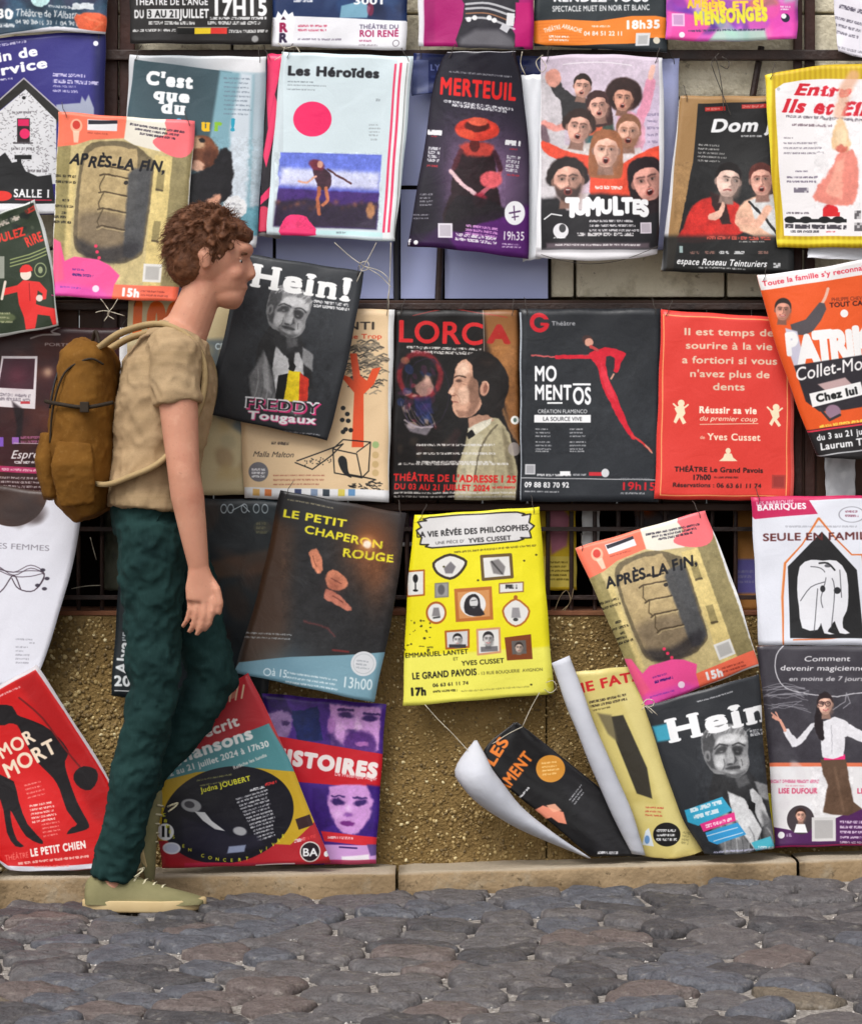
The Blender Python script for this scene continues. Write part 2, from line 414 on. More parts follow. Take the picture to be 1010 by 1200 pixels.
# ================================================================ ground, kerb, road
def gz(x, y=6.85): return 0.034 * x + 0.004 + 0.004 * (6.85 - y)
def ktop(x): return float(np.interp(x, [-6, -1.12, -.09, .956, 1.2, 6], [-.02, .046, .060, .091, .098, .24]))

joint = node_mat('joint_sand', (96, 90, 86), rough=.95, spec=.1, var=(182, 175, 168), scale=120, vmix=.5, bump=.9, bscale=260, detail=8, dist=.006)
gm = bpy.data.meshes.new('road'); xs = np.linspace(-22, 22, 45); ys = np.concatenate([np.linspace(-30, 4.5, 24), np.linspace(4.6, 6.9, 24), np.linspace(7.4, 30, 8)])
gv = [(x, y, gz(x, min(max(y, 4), 7)) - .004) for y in ys for x in xs]
gf = [(j * 45 + i, j * 45 + i + 1, (j + 1) * 45 + i + 1, (j + 1) * 45 + i) for j in range(len(ys) - 1) for i in range(44)]
gm.from_pydata(gv, [], gf); road = obj('road', gm, joint); tag(road, kind='structure')

# cobbles: irregular river stones packed cell by cell
def cob_mat(name, a, b):
    m = node_mat(name, a, rough=.62, spec=.35, var=b, scale=22, vmix=.55, bump=1.0, bscale=42, detail=12, dist=.014)
    n = m.node_tree.nodes; l = m.node_tree.links; bs = n['Principled BSDF']
    src = bs.inputs['Base Color'].links[0].from_socket
    v = n.new('ShaderNodeTexNoise'); v.inputs['Scale'].default_value = 190; v.inputs['Detail'].default_value = 3
    mx = n.new('ShaderNodeMix'); mx.data_type = 'RGBA'; mx.blend_type = 'OVERLAY'; mx.inputs['Factor'].default_value = .55
    tc = [q for q in n if q.type == 'TEX_COORD'][0]
    l.new(tc.outputs['Object'], v.inputs['Vector']); l.new(src, mx.inputs['A']); l.new(v.outputs['Fac'], mx.inputs['B']); l.new(mx.outputs['Result'], bs.inputs['Base Color'])
    weather(m, (46, 43, 42), 22, .54, .66, .6); weather(m, (150, 144, 136), 34, .58, .7, .45)
    return m
COB = [cob_mat('cobble_grey', (66, 64, 66), (106, 102, 103)), cob_mat('cobble_blue', (64, 65, 71), (100, 101, 108)), cob_mat('cobble_dark', (50, 49, 52), (86, 83, 85)),
       cob_mat('cobble_warm', (72, 69, 70), (106, 101, 101)), cob_mat('cobble_red', (80, 71, 69), (110, 99, 96)), cob_mat('cobble_tan', (88, 79, 68), (118, 107, 93))]
WT = [.36, .22, .16, .17, .07, .02]
dx, dy = .198, .116
sites = []
for j in range(-1, 17):
    for i in range(-9, 10):
        sites.append((i * dx + (j % 2) * dx * .5 + rng.uniform(-.078, .078), 6.80 - j * dy + rng.uniform(-.036, .036)))
sites = np.array(sites)
def clip(poly, p, q):
    m = (p + q) / 2; nrm = q - p; out = []
    for k in range(len(poly)):
        a, b = poly[k], poly[(k + 1) % len(poly)]; da = (a - m) @ nrm; db = (b - m) @ nrm
        if da <= 0: out.append(a)
        if da * db < 0: out.append(a + (b - a) * (da / (da - db)))
    return out
ncob = 0
for s_ in sites:
    if abs(s_[0]) > 1.62 or s_[1] > 6.83: continue
    cell = [s_ + np.array(o) for o in ((-.3, -.3), (.3, -.3), (.3, .3), (-.3, .3))]
    d = np.linalg.norm(sites - s_, axis=1)
    for q in sites[np.argsort(d)[1:14]]: cell = clip(cell, s_, q)
    cell = [np.array((c[0], min(c[1], 6.842))) for c in cell]
    if len(cell) < 3: continue
    c0 = sum(cell) / len(cell)
    gap = rng.uniform(.85, .96)
    cell = [c0 + (c - c0) * gap for c in cell]
    for _ in range(2):
        cell = [v for k in range(len(cell)) for v in (cell[k] * .75 + cell[(k + 1) % len(cell)] * .25, cell[k] * .25 + cell[(k + 1) % len(cell)] * .75)]
    if len(cell) > 60: cell = cell[::2]
    n = len(cell); hgt = rng.uniform(.014, .029); tx, ty = rng.uniform(-.06, .06), rng.uniform(-.03, .12); V = []; F = []
    ph = rng.uniform(0, 6, 3)
    for k_, (sc_, hz) in enumerate(((1.0, -.03), (.99, .38), (.955, .74), (.85, .93), (.5, 1.0))):
        for i, c in enumerate(cell):
            wb = 1 + rng.uniform(-.012, .012) + .035 * math.sin(i / n * 6.283 * 3 + ph[0]) + .025 * math.sin(i / n * 6.283 * 5 + ph[1])
            p = (c - c0) * sc_ * wb
            V.append((p[0], p[1], -.02 if k_ == 0 else hz * hgt * (1 + .22 * math.sin(p[0] * 45 + ph[2]) * math.sin(p[1] * 60 + ph[1])) + rng.uniform(-.0012, .0012) * hz + p[0] * tx + p[1] * ty))
    V.append((0, 0, hgt * 1.01))
    for k_ in range(4):
        for i in range(n): F.append((k_ * n + i, k_ * n + (i + 1) % n, (k_ + 1) * n + (i + 1) % n, (k_ + 1) * n + i))
    for i in range(n): F.append((4 * n + i, 4 * n + (i + 1) % n, 5 * n))
    o = obj('cobble', pydata('cobble', V, F), COB[int(rng.choice(6, p=WT))], road, True)
    o.location = (c0[0], c0[1], gz(c0[0], c0[1]) - .007); ncob += 1
print('cobbles', ncob)
# dry leaves and bits lying in the joints near the kerb
GR = []; GF = []
for _ in range(5200):
    x, y = rng.uniform(-1.5, 1.5), rng.uniform(5.0, 6.84); s_ = rng.uniform(.001, .0042); z = gz(x, y) - .002
    b = len(GR)
    for k in range(4): a = k * 1.57 + rng.uniform(-.4, .4); GR.append((x + s_ * math.cos(a), y + s_ * math.sin(a) * 1.2, z))
    GR.append((x, y, z + s_ * .9))
    for k in range(4): GF.append((b + k, b + (k + 1) % 4, b + 4))
grit = obj('grit', pydata('grit', GR, GF), node_mat('grit', (150, 146, 142), rough=.9, spec=.1, var=(206, 200, 194), scale=40)); tag(grit, kind='stuff')

kstone = node_mat('kerb_stone', (112, 92, 66), rough=.85, spec=.15, var=(164, 142, 112), scale=7, vmix=.9, bump=.8, bscale=70, detail=10, dist=.006)
weather(kstone, (70, 56, 40), 4, .52, .68, .6, (1, 1, 2.5)); weather(kstone, (150, 140, 122), 12, .56, .68, .5); weather(kstone, (60, 50, 38), 60, .6, .66, .6)
kn = kstone.node_tree.nodes; kl = kstone.node_tree.links; kb = kn['Principled BSDF']
g_ = kn.new('ShaderNodeNewGeometry'); sp = kn.new('ShaderNodeSeparateXYZ'); rr_ = kn.new('ShaderNodeMapRange'); mx = kn.new('ShaderNodeMix'); mx.data_type = 'RGBA'
kl.new(g_.outputs['Normal'], sp.inputs[0]); kl.new(sp.outputs['Z'], rr_.inputs['Value']); rr_.inputs['From Min'].default_value = .5; rr_.inputs['From Max'].default_value = .95; rr_.inputs['To Max'].default_value = .7
src = kb.inputs['Base Color'].links[0].from_socket
kl.new(rr_.outputs[0], mx.inputs['Factor']); kl.new(src, mx.inputs['A']); mx.inputs['B'].default_value = lin((168, 158, 142)); kl.new(mx.outputs['Result'], kb.inputs['Base Color'])  # dusty pale tread, brightness of the top light also put into its colour
kerb = empty('kerb', (0, 6.9, 0)); tag(kerb, kind='structure')
joints = [-3.4, -2.2, -1.14, -.089, .956, 2.0, 3.2]
for a_, b_ in zip(joints[:-1], joints[1:]):
    nx, xs_ = 26, np.linspace(a_ + .004, b_ - .004, 27); V = []; F = []
    prof = [(6.845, -1), (6.845, -.55), (6.846, -.2), (6.849, -.06), (6.858, -.012), (6.872, 0), (6.93, .001), (7.12, .002)]
    ph = rng.uniform(0, 6)
    for x in xs_:
        e = min(x - a_, b_ - x); rnd = -.006 * max(0, 1 - e / .012)
        for k, (y, f) in enumerate(prof):
            zt = ktop(x); zb = gz(x) - .06
            z = zt + f * (zt - zb) if f < -.9 else (zt + f * (zt - gz(x)) if f < 0 else zt + f)
            wob = .003 * math.sin(x * 19 + ph + k) + .002 * math.sin(x * 47 + k * 2 + ph)
            V.append((x, y + (wob if k < 5 else 0) - 6.9 - rnd * (k < 5), z + (rnd if k > 3 else 0) + (wob * .5 if k > 2 else 0)))
    P_ = len(prof)
    for i in range(len(xs_) - 1):
        for k in range(P_ - 1): F.append((i * P_ + k, (i + 1) * P_ + k, (i + 1) * P_ + k + 1, i * P_ + k + 1))
    F.append(tuple(range(P_))[::-1]); F.append(tuple((len(xs_) - 1) * P_ + k for k in range(P_)))
    obj('kerb_stone', pydata('kerb_stone', V, F), kstone, kerb, True)

# ================================================================ the low pebble faced wall
zT = at(0, 716, 7.0)[2]
low = empty('low_wall', (0, 7.1, 0)); tag(low, 'ochre pebble faced low wall under the barred window, standing on the kerb', 'wall')
matrix = node_mat('wall_matrix', (98, 78, 44), rough=.9, spec=.15, var=(160, 132, 84), scale=7, vmix=.7, bump=1.0, bscale=110, detail=10, dist=.01)
weather(matrix, (66, 52, 32), 2.2, .5, .66, .55, (1, 1, .6)); weather(matrix, (176, 152, 108), 5, .56, .7, .5)
for a_, b_ in ((-3.4, -1.2), (-1.197, .306), (.309, 1.8), (1.803, 3.2)):
    me = box_mesh('wall_panel', a_, b_, -.1, .25, -.05, zT - .012, .004)
    obj('wall_panel', me, matrix, low)
obj('coping', box_mesh('coping', -3.4, 3.2, -.104, .25, zT - .012, zT, .002), node_mat('coping_rust', (98, 52, 36), rough=.9, var=(126, 84, 56), scale=12, bump=.3), low)
bm = bmesh.new(); bmesh.ops.create_icosphere(bm, subdivisions=1, radius=1.0); icoV = np.array([v.co[:] for v in bm.verts]); icoF = np.array([[v.index for v in f.verts] for f in bm.faces]); bm.free()
N = 15000
px_ = rng.uniform(-1.35, 1.35, N); pz_ = rng.uniform(.03, zT - .014, N)
den = .5 + .5 * np.sin(px_ * 5 + 1) * np.sin(pz_ * 9 + px_ * 3)
size = rng.uniform(.002, .0058, N) * np.where(px_ < -.7, 1.35, 1.0) * (.75 + .5 * den)
ang = rng.uniform(0, 6.28, N); el = rng.uniform(.6, 1.0, N)
Vp = np.repeat(icoV[None], N, 0) * (1 + rng.uniform(-.18, .18, (N, len(icoV), 1)))
X = Vp[..., 0] * size[:, None]; Z = Vp[..., 2] * (size * el)[:, None]; Yv = Vp[..., 1] * (size * .62)[:, None]
Xr = X * np.cos(ang)[:, None] - Z * np.sin(ang)[:, None]; Zr = X * np.sin(ang)[:, None] + Z * np.cos(ang)[:, None]
PV = np.stack([Xr + px_[:, None], Yv - .1, Zr + pz_[:, None]], -1).reshape(-1, 3)
PF = (icoF[None] + (np.arange(N) * len(icoV))[:, None, None]).reshape(-1, 3)
pm = bpy.data.meshes.new('pebbles'); pm.vertices.add(len(PV)); pm.vertices.foreach_set('co', PV.astype(np.float32).ravel())
pm.loops.add(len(PF) * 3); pm.loops.foreach_set('vertex_index', PF.astype(np.int32).ravel())
pm.polygons.add(len(PF)); pm.polygons.foreach_set('loop_start', np.arange(0, len(PF) * 3, 3, dtype=np.int32)); pm.update(); pm.validate()
pmat = bpy.data.materials.new('pebble'); pmat.use_nodes = True; n_ = pmat.node_tree.nodes; l_ = pmat.node_tree.links
ge = n_.new('ShaderNodeNewGeometry'); cr = n_.new('ShaderNodeValToRGB'); l_.new(ge.outputs['Random Per Island'], cr.inputs[0]); l_.new(cr.outputs[0], n_['Principled BSDF'].inputs['Base Color'])
cr.color_ramp.elements[0].color = lin((92, 74, 42)); cr.color_ramp.elements[1].color = lin((222, 208, 164))
for p_, c_ in ((.35, (124, 100, 58)), (.6, (146, 122, 74)), (.85, (168, 144, 94)), (.93, (196, 174, 124))):
    e = cr.color_ramp.elements.new(p_); e.color = lin(c_)
n_['Principled BSDF'].inputs['Roughness'].default_value = .6
pb = obj('pebbles', pm, pmat, low, True); tag(pb, kind='stuff')

# ================================================================ house front behind the railings
front = empty('house_front', (0, 7.1, 0)); tag(front, 'old stone house front with boarding and tall lavender grey window panes behind the posters', 'building')
stone = node_mat('pale_stone', (206, 196, 168), rough=.9, spec=.1, var=(240, 232, 212), scale=6, vmix=.8, bump=.8, bscale=60, detail=10, dist=.01)
weather(stone, (150, 138, 112), 14, .56, .68, .5); weather(stone, (110, 100, 82), 40, .62, .68, .6)
mortar = node_mat('mortar', (150, 140, 120), rough=.95, spec=.05, var=(140, 130, 110), scale=30)
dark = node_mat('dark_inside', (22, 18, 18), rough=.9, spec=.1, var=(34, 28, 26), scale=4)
z355 = at(0, 356, 7.14)[2]
obj('mortar_bed', box_mesh('mortar_bed', -3.4, 3.2, .02, .3, z355, 3.6), mortar, front)
zz = z355 + .012; row = 0
while zz < 2.75:
    h = rng.uniform(.17, .23) if row else .135
    x = -1.9 + (row % 2) * .17
    while x < 1.9:
        w_ = rng.uniform(.34, .56)
        obj('stone_block', box_mesh('stone_block', x + .004, x + w_ - .004, -.04 + rng.uniform(-.004, .004), .02, zz, zz + h - .008, .006), stone, front); x += w_
    zz += h; row += 1
# dark boarding behind the third row
board = node_mat('dark_board', (46, 26, 18), rough=.55, spec=.3, var=(66, 40, 26), scale=5, bump=.2, bscale=30)
zb0 = at(0, 590, 7.14)[2]
x = -1.9
while x < 1.9:
    obj('board', box_mesh('board', x, x + .116, -.07, -.045, zb0, z355 - .012, .003), board, front); x += .12
obj('lintel', box_mesh('lintel', -3.4, 3.2, -.09, .3, zb0 - .02, zb0, .003), board, front)
obj('lintel', box_mesh('lintel', -3.4, 3.2, -.09, .3, z355 - .012, z355, .003), board, front)
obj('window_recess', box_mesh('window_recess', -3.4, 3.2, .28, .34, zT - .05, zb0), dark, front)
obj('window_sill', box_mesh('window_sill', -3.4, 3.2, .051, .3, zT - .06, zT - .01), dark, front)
# lavender panes
pane = node_mat('lavender_pane', (150, 158, 204), rough=.28, spec=.5, var=(178, 186, 226), scale=3, vmix=.9)
fr_m = node_mat('window_bar', (30, 28, 32), rough=.5, spec=.3)
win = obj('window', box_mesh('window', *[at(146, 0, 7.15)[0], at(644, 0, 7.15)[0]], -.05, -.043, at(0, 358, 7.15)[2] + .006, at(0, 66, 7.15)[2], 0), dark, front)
def pane_(x0, x1, y0, y1):
    a = at(x0, y1, 7.14); b = at(x1, y0, 7.14)
    obj('pane', box_mesh('pane', a[0], b[0], -.058, -.052, a[2], b[2]), pane, win)
for x0, x1 in ((150, 322), (326, 466), (470, 516), (521, 640)):
    pane_(x0, x1, 68, 222); pane_(x0, x1, 227, 353)
for x0, x1, lean in ((515, 522, 6), (465, 470, 0)):
    a = at(x0, 355, 7.13); b = at(x0 + lean, 66, 7.13)
    obj('glazing_bar', tube_mesh('glazing_bar', [(a[0], -.066, a[2]), (b[0], -.066, b[2])], .008, 6), fr_m, win)

# ================================================================ iron railing and timber posts that the posters hang from
rail = empty('railing', (0, 7.0, 0)); tag(rail, 'dark brown timber posts and iron rails of the railing the posters are tied to', 'railing')
timber = node_mat('dark_timber', (44, 22, 18), rough=.5, spec=.35, var=(70, 38, 30), scale=9, bump=.25, bscale=50)
iron = node_mat('dark_iron', (34, 24, 22), rough=.5, spec=.4, var=(58, 36, 28), scale=18, bump=.3, bscale=90)
for x0, x1 in ((120, 138), (140, 158), (930, 940), (943, 955)):
    a = at(x0, 590, 7.02); b = at(x1, -40, 7.02)
    obj('post', box_mesh('post', a[0], b[0], .017, .038, a[2], 2.7, .004), timber, rail)
for y0, y1, nm in ((58, 70, 'rail'), (355, 363, 'rail')):
    a = at(0, y1, 7.0)[2]; b = at(0, y0, 7.0)[2]
    obj(nm, box_mesh('rail', -3.3, 3.1, -.006, .016, a, b, .003), iron, rail)
for (xa, ya), (xb, yb) in (((513, 358), (516, 290)), ((882, 112), (892, 54)), ((697, 62), (695, -20))):
    a = at(xa, ya, 7.03); b = at(xb, yb, 7.03)
    obj('stay', tube_mesh('stay', [(a[0], .03, a[2]), (b[0], .03, b[2])], .009, 8), iron, rail)
grille = empty('window_grille', (0, 7.06, 0)); tag(grille, 'black iron grille of upright bars in front of the dark low window', 'grille')
z0g = zT; z1g = zb0 - .021
x = -1.45; k = 0
barm = tube_mesh('bar', [(0, 0, z0g), (0, 0, z1g)], .006, 8)
while x < 1.45:
    o = bpy.data.objects.new('bar', barm); C.objects.link(o); o.parent = grille; o.location = (x, 0, 0)
    if k == 0: barm.materials.append(iron)
    x += .063; k += 1
for py in (620, 700):
    z = at(0, py, 7.06)[2]
    obj('cross_bar', box_mesh('cross_bar', -1.5, 1.5, -.018, -.007, z - .006, z + .006, .001), iron, grille)
# ================================================================ posters
PAPER = node_mat('paper_back', (192, 193, 202), rough=.55, spec=.3, var=(210, 210, 216), scale=12, bump=.45, bscale=18, dist=.006)
CARD = node_mat('brown_card', (150, 118, 76), rough=.8, spec=.2, var=(168, 134, 92), scale=14, bump=.2, bscale=80, dist=.002)
W_ = (240, 240, 242); K_ = (28, 28, 30)

def _along(P, t):
    P = [np.array(p, float) for p in P]
    if len(P) == 2: return P[0] * (1 - t) + P[1] * t
    # arc parameter by height
    n = len(P) - 1; k = min(int(t * n), n - 1); f = t * n - k
    p0 = P[max(0, k - 1)]; p1 = P[k]; p2 = P[k + 1]; p3 = P[min(n, k + 2)]
    return .5 * ((2 * p1) + (-p0 + p2) * f + (2 * p0 - 5 * p1 + 4 * p2 - p3) * f * f + (-p0 + 3 * p1 - 3 * p2 + p3) * f ** 3)

def poster(label, Lf, Rt, Y, paint, bg=W_, bend=None, sag=(0, 0), name='theatre_poster', nu=20, nv=28, thick=.0013, rough=.36, back=None, wob=.0055, spec=.35, parent=None, cat='poster', K=2.2, side=(0, 0)):
    """A printed sheet hung in front of the wall. Lf / Rt: outline of its two long edges, top to bottom; Y: distance; bend(u, v): how far it stands off."""
    ph = rng.uniform(0, 6.28, 4)
    G = np.zeros((nv + 1, nu + 1, 2))
    for j in range(nv + 1):
        t = j / nv; a = _along(Lf, t); b = _along(Rt, t)
        for i in range(nu + 1):
            u = i / nu; p = a * (1 - u) + b * u; arc = 4 * u * (1 - u)
            p[1] += arc * (sag[0] * (1 - t) + sag[1] * t)
            G[j, i] = p
    x0, y0 = G[..., 0].min(), G[..., 1].min(); x1, y1 = G[..., 0].max(), G[..., 1].max()
    V = []; 
    for j in range(nv + 1):
        for i in range(nu + 1):
            u = i / nu; v = j / nv
            y = Y - (bend(u, v) if bend else 0) - wob * (math.sin(u * 5 + ph[0] + v * 2) * .5 + math.sin(v * 6 + ph[1] - u * 3) * .5)
            ed = (2 * u - 1) ** 4 + (2 * v - 1) ** 4
            y -= .0014 * ed * math.sin(u * 13 + v * 17 + ph[2]) + .0006 * math.sin(u * 21 + ph[3]) * math.sin(v * 25 + ph[0])
            V.append(Vector(at(G[j, i, 0] + .35 * ed * math.sin(v * 19 + ph[3]), G[j, i, 1] + .35 * ed * math.sin(u * 17 + ph[2]), y)))
    n = len(V); c = sum(V, Vector()) / n
    V = [p - c for p in V]
    V2 = V + [p + Vector((0, thick, 0)) for p in V]
    idx = lambda j, i: j * (nu + 1) + i
    F = []; MI = []
    for j in range(nv):
        for i in range(nu):
            q = (idx(j, i), idx(j + 1, i), idx(j + 1, i + 1), idx(j, i + 1)); F.append(q); MI.append(0)
    for j in range(nv):
        for i in range(nu):
            q = (idx(j, i), idx(j, i + 1), idx(j + 1, i + 1), idx(j + 1, i)); F.append(tuple(n + k for k in q)); MI.append(1)
    rim = [idx(0, i) for i in range(nu + 1)] + [idx(j, nu) for j in range(1, nv + 1)] + [idx(nv, i) for i in range(nu - 1, -1, -1)] + [idx(j, 0) for j in range(nv - 1, 0, -1)]
    for a, b in zip(rim, rim[1:] + rim[:1]): F.append((a, b, n + b, n + a)); MI.append(1)
    me = pydata(name, V2, F)
    uv = me.uv_layers.new(name='UVMap'); gp = G.reshape(-1, 2)
    lv = np.zeros(len(me.loops), np.int32); me.loops.foreach_get('vertex_index', lv)
    UV = np.stack([(gp[lv % n, 0] - x0) / (x1 - x0), 1 - (gp[lv % n, 1] - y0) / (y1 - y0)], 1)
    uv.data.foreach_set('uv', UV.astype(np.float32).ravel())
    A = Art(x0, y0, x1, y1, bg, K)
    if paint: paint(A)
    o = obj(name, me, [A.mat('print', rough, spec), back or PAPER], parent)
    me.polygons.foreach_set('material_index', MI); me.polygons.foreach_set('use_smooth', [i < 2 * nu * nv for i in range(len(F))])
    o.location = c
    if parent is None: tag(o, label, cat, 'theatre posters tied to the railings')
    return o

def swing(amp, p=1.5): return lambda u, v: amp * v ** p
def roll(ax, av=0): return lambda u, v: ax * math.sin(math.pi * u) * (av + (1 - av) * v)

# ---------------------------------------------------------------- art shared by two posters
def art_hatch(A, P):
    """armoured hatch in a sand wall; P maps the sheet's own 160 x 220 frame to place"""
    sc = P.s; ang = P.a
    def pl(pts, c, a=1, blur=0, sm=0): A.poly([P(*q) for q in pts], c, a, blur, sm)
    def ln(pts, wd, c, a=1, blur=0, sm=0): A.line([P(*q) for q in pts], wd, c, a, blur, sm)
    pl([(0, 0), (160, 0), (160, 220), (0, 220)], (196, 178, 128))
    pl([(0, 30), (16, 30), (14, 220), (0, 220)], (150, 138, 92), 1, 2)
    pl([(135, 30), (160, 30), (160, 220), (137, 220)], (142, 130, 92), 1, 3)
    pl([(16, 60), (24, 55), (20, 170), (12, 180)], (216, 194, 130), .8, 4)
    pl([(116, 45), (137, 45), (136, 205), (114, 205)], (214, 192, 128), 1, 1.5)
    pl([(26, 78), (34, 40), (60, 31), (88, 33), (108, 46), (116, 62), (112, 150), (106, 168), (80, 178), (38, 170), (24, 152)], (112, 100, 76), 1, 1.5, 3)
    pl([(30, 78), (38, 46), (60, 37), (84, 39), (96, 50), (94, 160), (74, 172), (42, 166), (29, 150)], (180, 158, 116), 1, 1.5, 3)
    pl([(29, 120), (70, 116), (92, 130), (94, 160), (74, 174), (42, 168), (29, 150)], (112, 98, 82), .75, 18, 3)
    pl([(92, 62), (114, 60), (110, 160), (98, 170), (86, 168), (86, 70)], (76, 77, 80), .95, 4)
    for y in (62, 72, 93, 113, 134):
        ln([(52, y + 1), (58, y - 1), (86, y + 3)], 1.8, (70, 58, 44), .9, .8)
        ln([(52, y + 4), (58, y + 1.5), (86, y + 5)], 1.4, (196, 176, 130), .6, .8)
    for y0, y1 in ((72, 86), (93, 107), (113, 128)): ln([(58, y0), (52, y1), (54, y1 + 6)], 1.5, (80, 68, 50), .8, .8)
    A.ell(*P(84, 80), 2.6 * sc, 2.2 * sc, (50, 46, 44)); 
    pl([(28, 150), (60, 160), (104, 150), (100, 168), (70, 178), (38, 172)], (44, 42, 46), .8, 10, 3)
    for y in (62, 124):
        pl([(121, y), (130, y), (129, y + 26), (120, y + 26)], (150, 136, 92), 1, 1.2); ln([(121, y + 24), (128, y + 25)], 2.5, (84, 74, 54), .9, 1)
    A.photo(min(P(0,0)[0],P(0,220)[0]), min(P(0,0)[1],P(160,0)[1]), max(P(160,0)[0],P(160,220)[0]), max(P(0,220)[1],P(160,220)[1]), .25, 8, 0)
    # printed head band
    pl([(0, 0), (80, -1), (78, 27), (40, 31), (20, 39), (0, 42)], (240, 118, 92), 1, 1)
    pl([(80, 0), (128, 0), (122, 40), (90, 34), (78, 28)], (226, 220, 206), 1, 1.5)
    pl([(126, 0), (160, 0), (160, 34), (148, 46), (128, 42), (112, 30), (118, 22), (128, 18)], (238, 112, 118), 1, 1, 3)
    A.ell(*P(21, 16), 7 * sc, 8 * sc, (240, 190, 160), .8); A.ell(*P(21, 15), 4.5 * sc, 5 * sc, (205, 62, 52)); pl([(17, 22), (25, 22), (24, 36), (19, 36)], (244, 214, 190), .8, 1)
    pl([(34, 7), (69, 6), (69, 19), (34, 20)], (230, 228, 232)); pl([(35, 8), (69, 6), (69, 10), (35, 13)], (38, 36, 48))
    A.greek(*P(34, 22), 30 * sc, 2 * sc, (150, 60, 50), ang, .6)
    for i in range(3): A.greek(*P(84 + i * 6, 8 + i * 5.2), (66 - i * 12) * sc, 2.6 * sc, (40, 34, 50), ang + 5, .9, ragged=.05)
    A.text('APRÈS-LA FIN,', *P(15, 62), 12.5 * sc, (18, 18, 26), ang + 1, bold=3, jit=.07, shear=.18, fit=112 * sc)
    for y, ww in ((75, 24), (82, 24), (104, 8), (111, 22), (119, 6), (124, 14), (130, 20)): A.greek(*P(-1 if ww > 10 else 8, y), ww * sc, 3 * sc, (40, 36, 28), ang, .9, ragged=0)
    # pink foot
    pl([(0, 152), (8, 156), (14, 178), (26, 172), (56, 174), (70, 180), (84, 192), (78, 204), (78, 222), (0, 222)], (238, 84, 150), 1, 1.5)
    pl([(0, 152), (8, 156), (14, 200), (0, 205)], (240, 100, 130), .7, 5); pl([(0, 205), (60, 208), (76, 222), (0, 222)], (214, 84, 190), .5, 8)
    for x, y in ((52, 158), (54, 165), (57, 172)): A.ell(*P(x, y), 2 * sc, 2 * sc, (228, 60, 96))
    A.greek(*P(24, 186), 18 * sc, 2.4 * sc, (80, 40, 130), ang, .7); A.greek(*P(24, 192), 30 * sc, 3.2 * sc, (50, 30, 110), ang, .95)
    A.greek(*P(10, 208), 32 * sc, 2 * sc, (110, 60, 160), ang, .7); A.ell(*P(55, 209), 4 * sc, 4 * sc, (246, 226, 240), .95, 0, 1)
    pl([(78, 203), (160, 202), (160, 222), (76, 222)], (240, 112, 86)); A.text('15h', *P(87, 216), 9 * sc, W_, ang, bold=6)
    A.greek(*P(112, 208), 34 * sc, 2.2 * sc, (150, 60, 50), ang, .8, 2, 4.5 * sc)
    A.poly([P(113, 176), P(136, 176), P(136, 198), P(113, 198)], (226, 224, 220)); A.poly([P(116, 179), P(133, 179), P(133, 195), P(116, 195)], (140, 138, 136), .5, 2)

class Place:
    def __init__(s, TL, TR, BR, BL, w, h): s.q = [np.array(p, float) for p in (TL, TR, BR, BL)]; s.w, s.h = w, h; s.s = np.linalg.norm(s.q[1] - s.q[0]) / w; s.a = math.degrees(math.atan2(s.q[1][1] - s.q[0][1], s.q[1][0] - s.q[0][0]))
    def __call__(s, x, y):
        u, v = x / s.w, y / s.h; p = (s.q[0] * (1 - u) + s.q[1] * u) * (1 - v) + (s.q[3] * (1 - u) + s.q[2] * u) * v
        return (p[0], p[1])

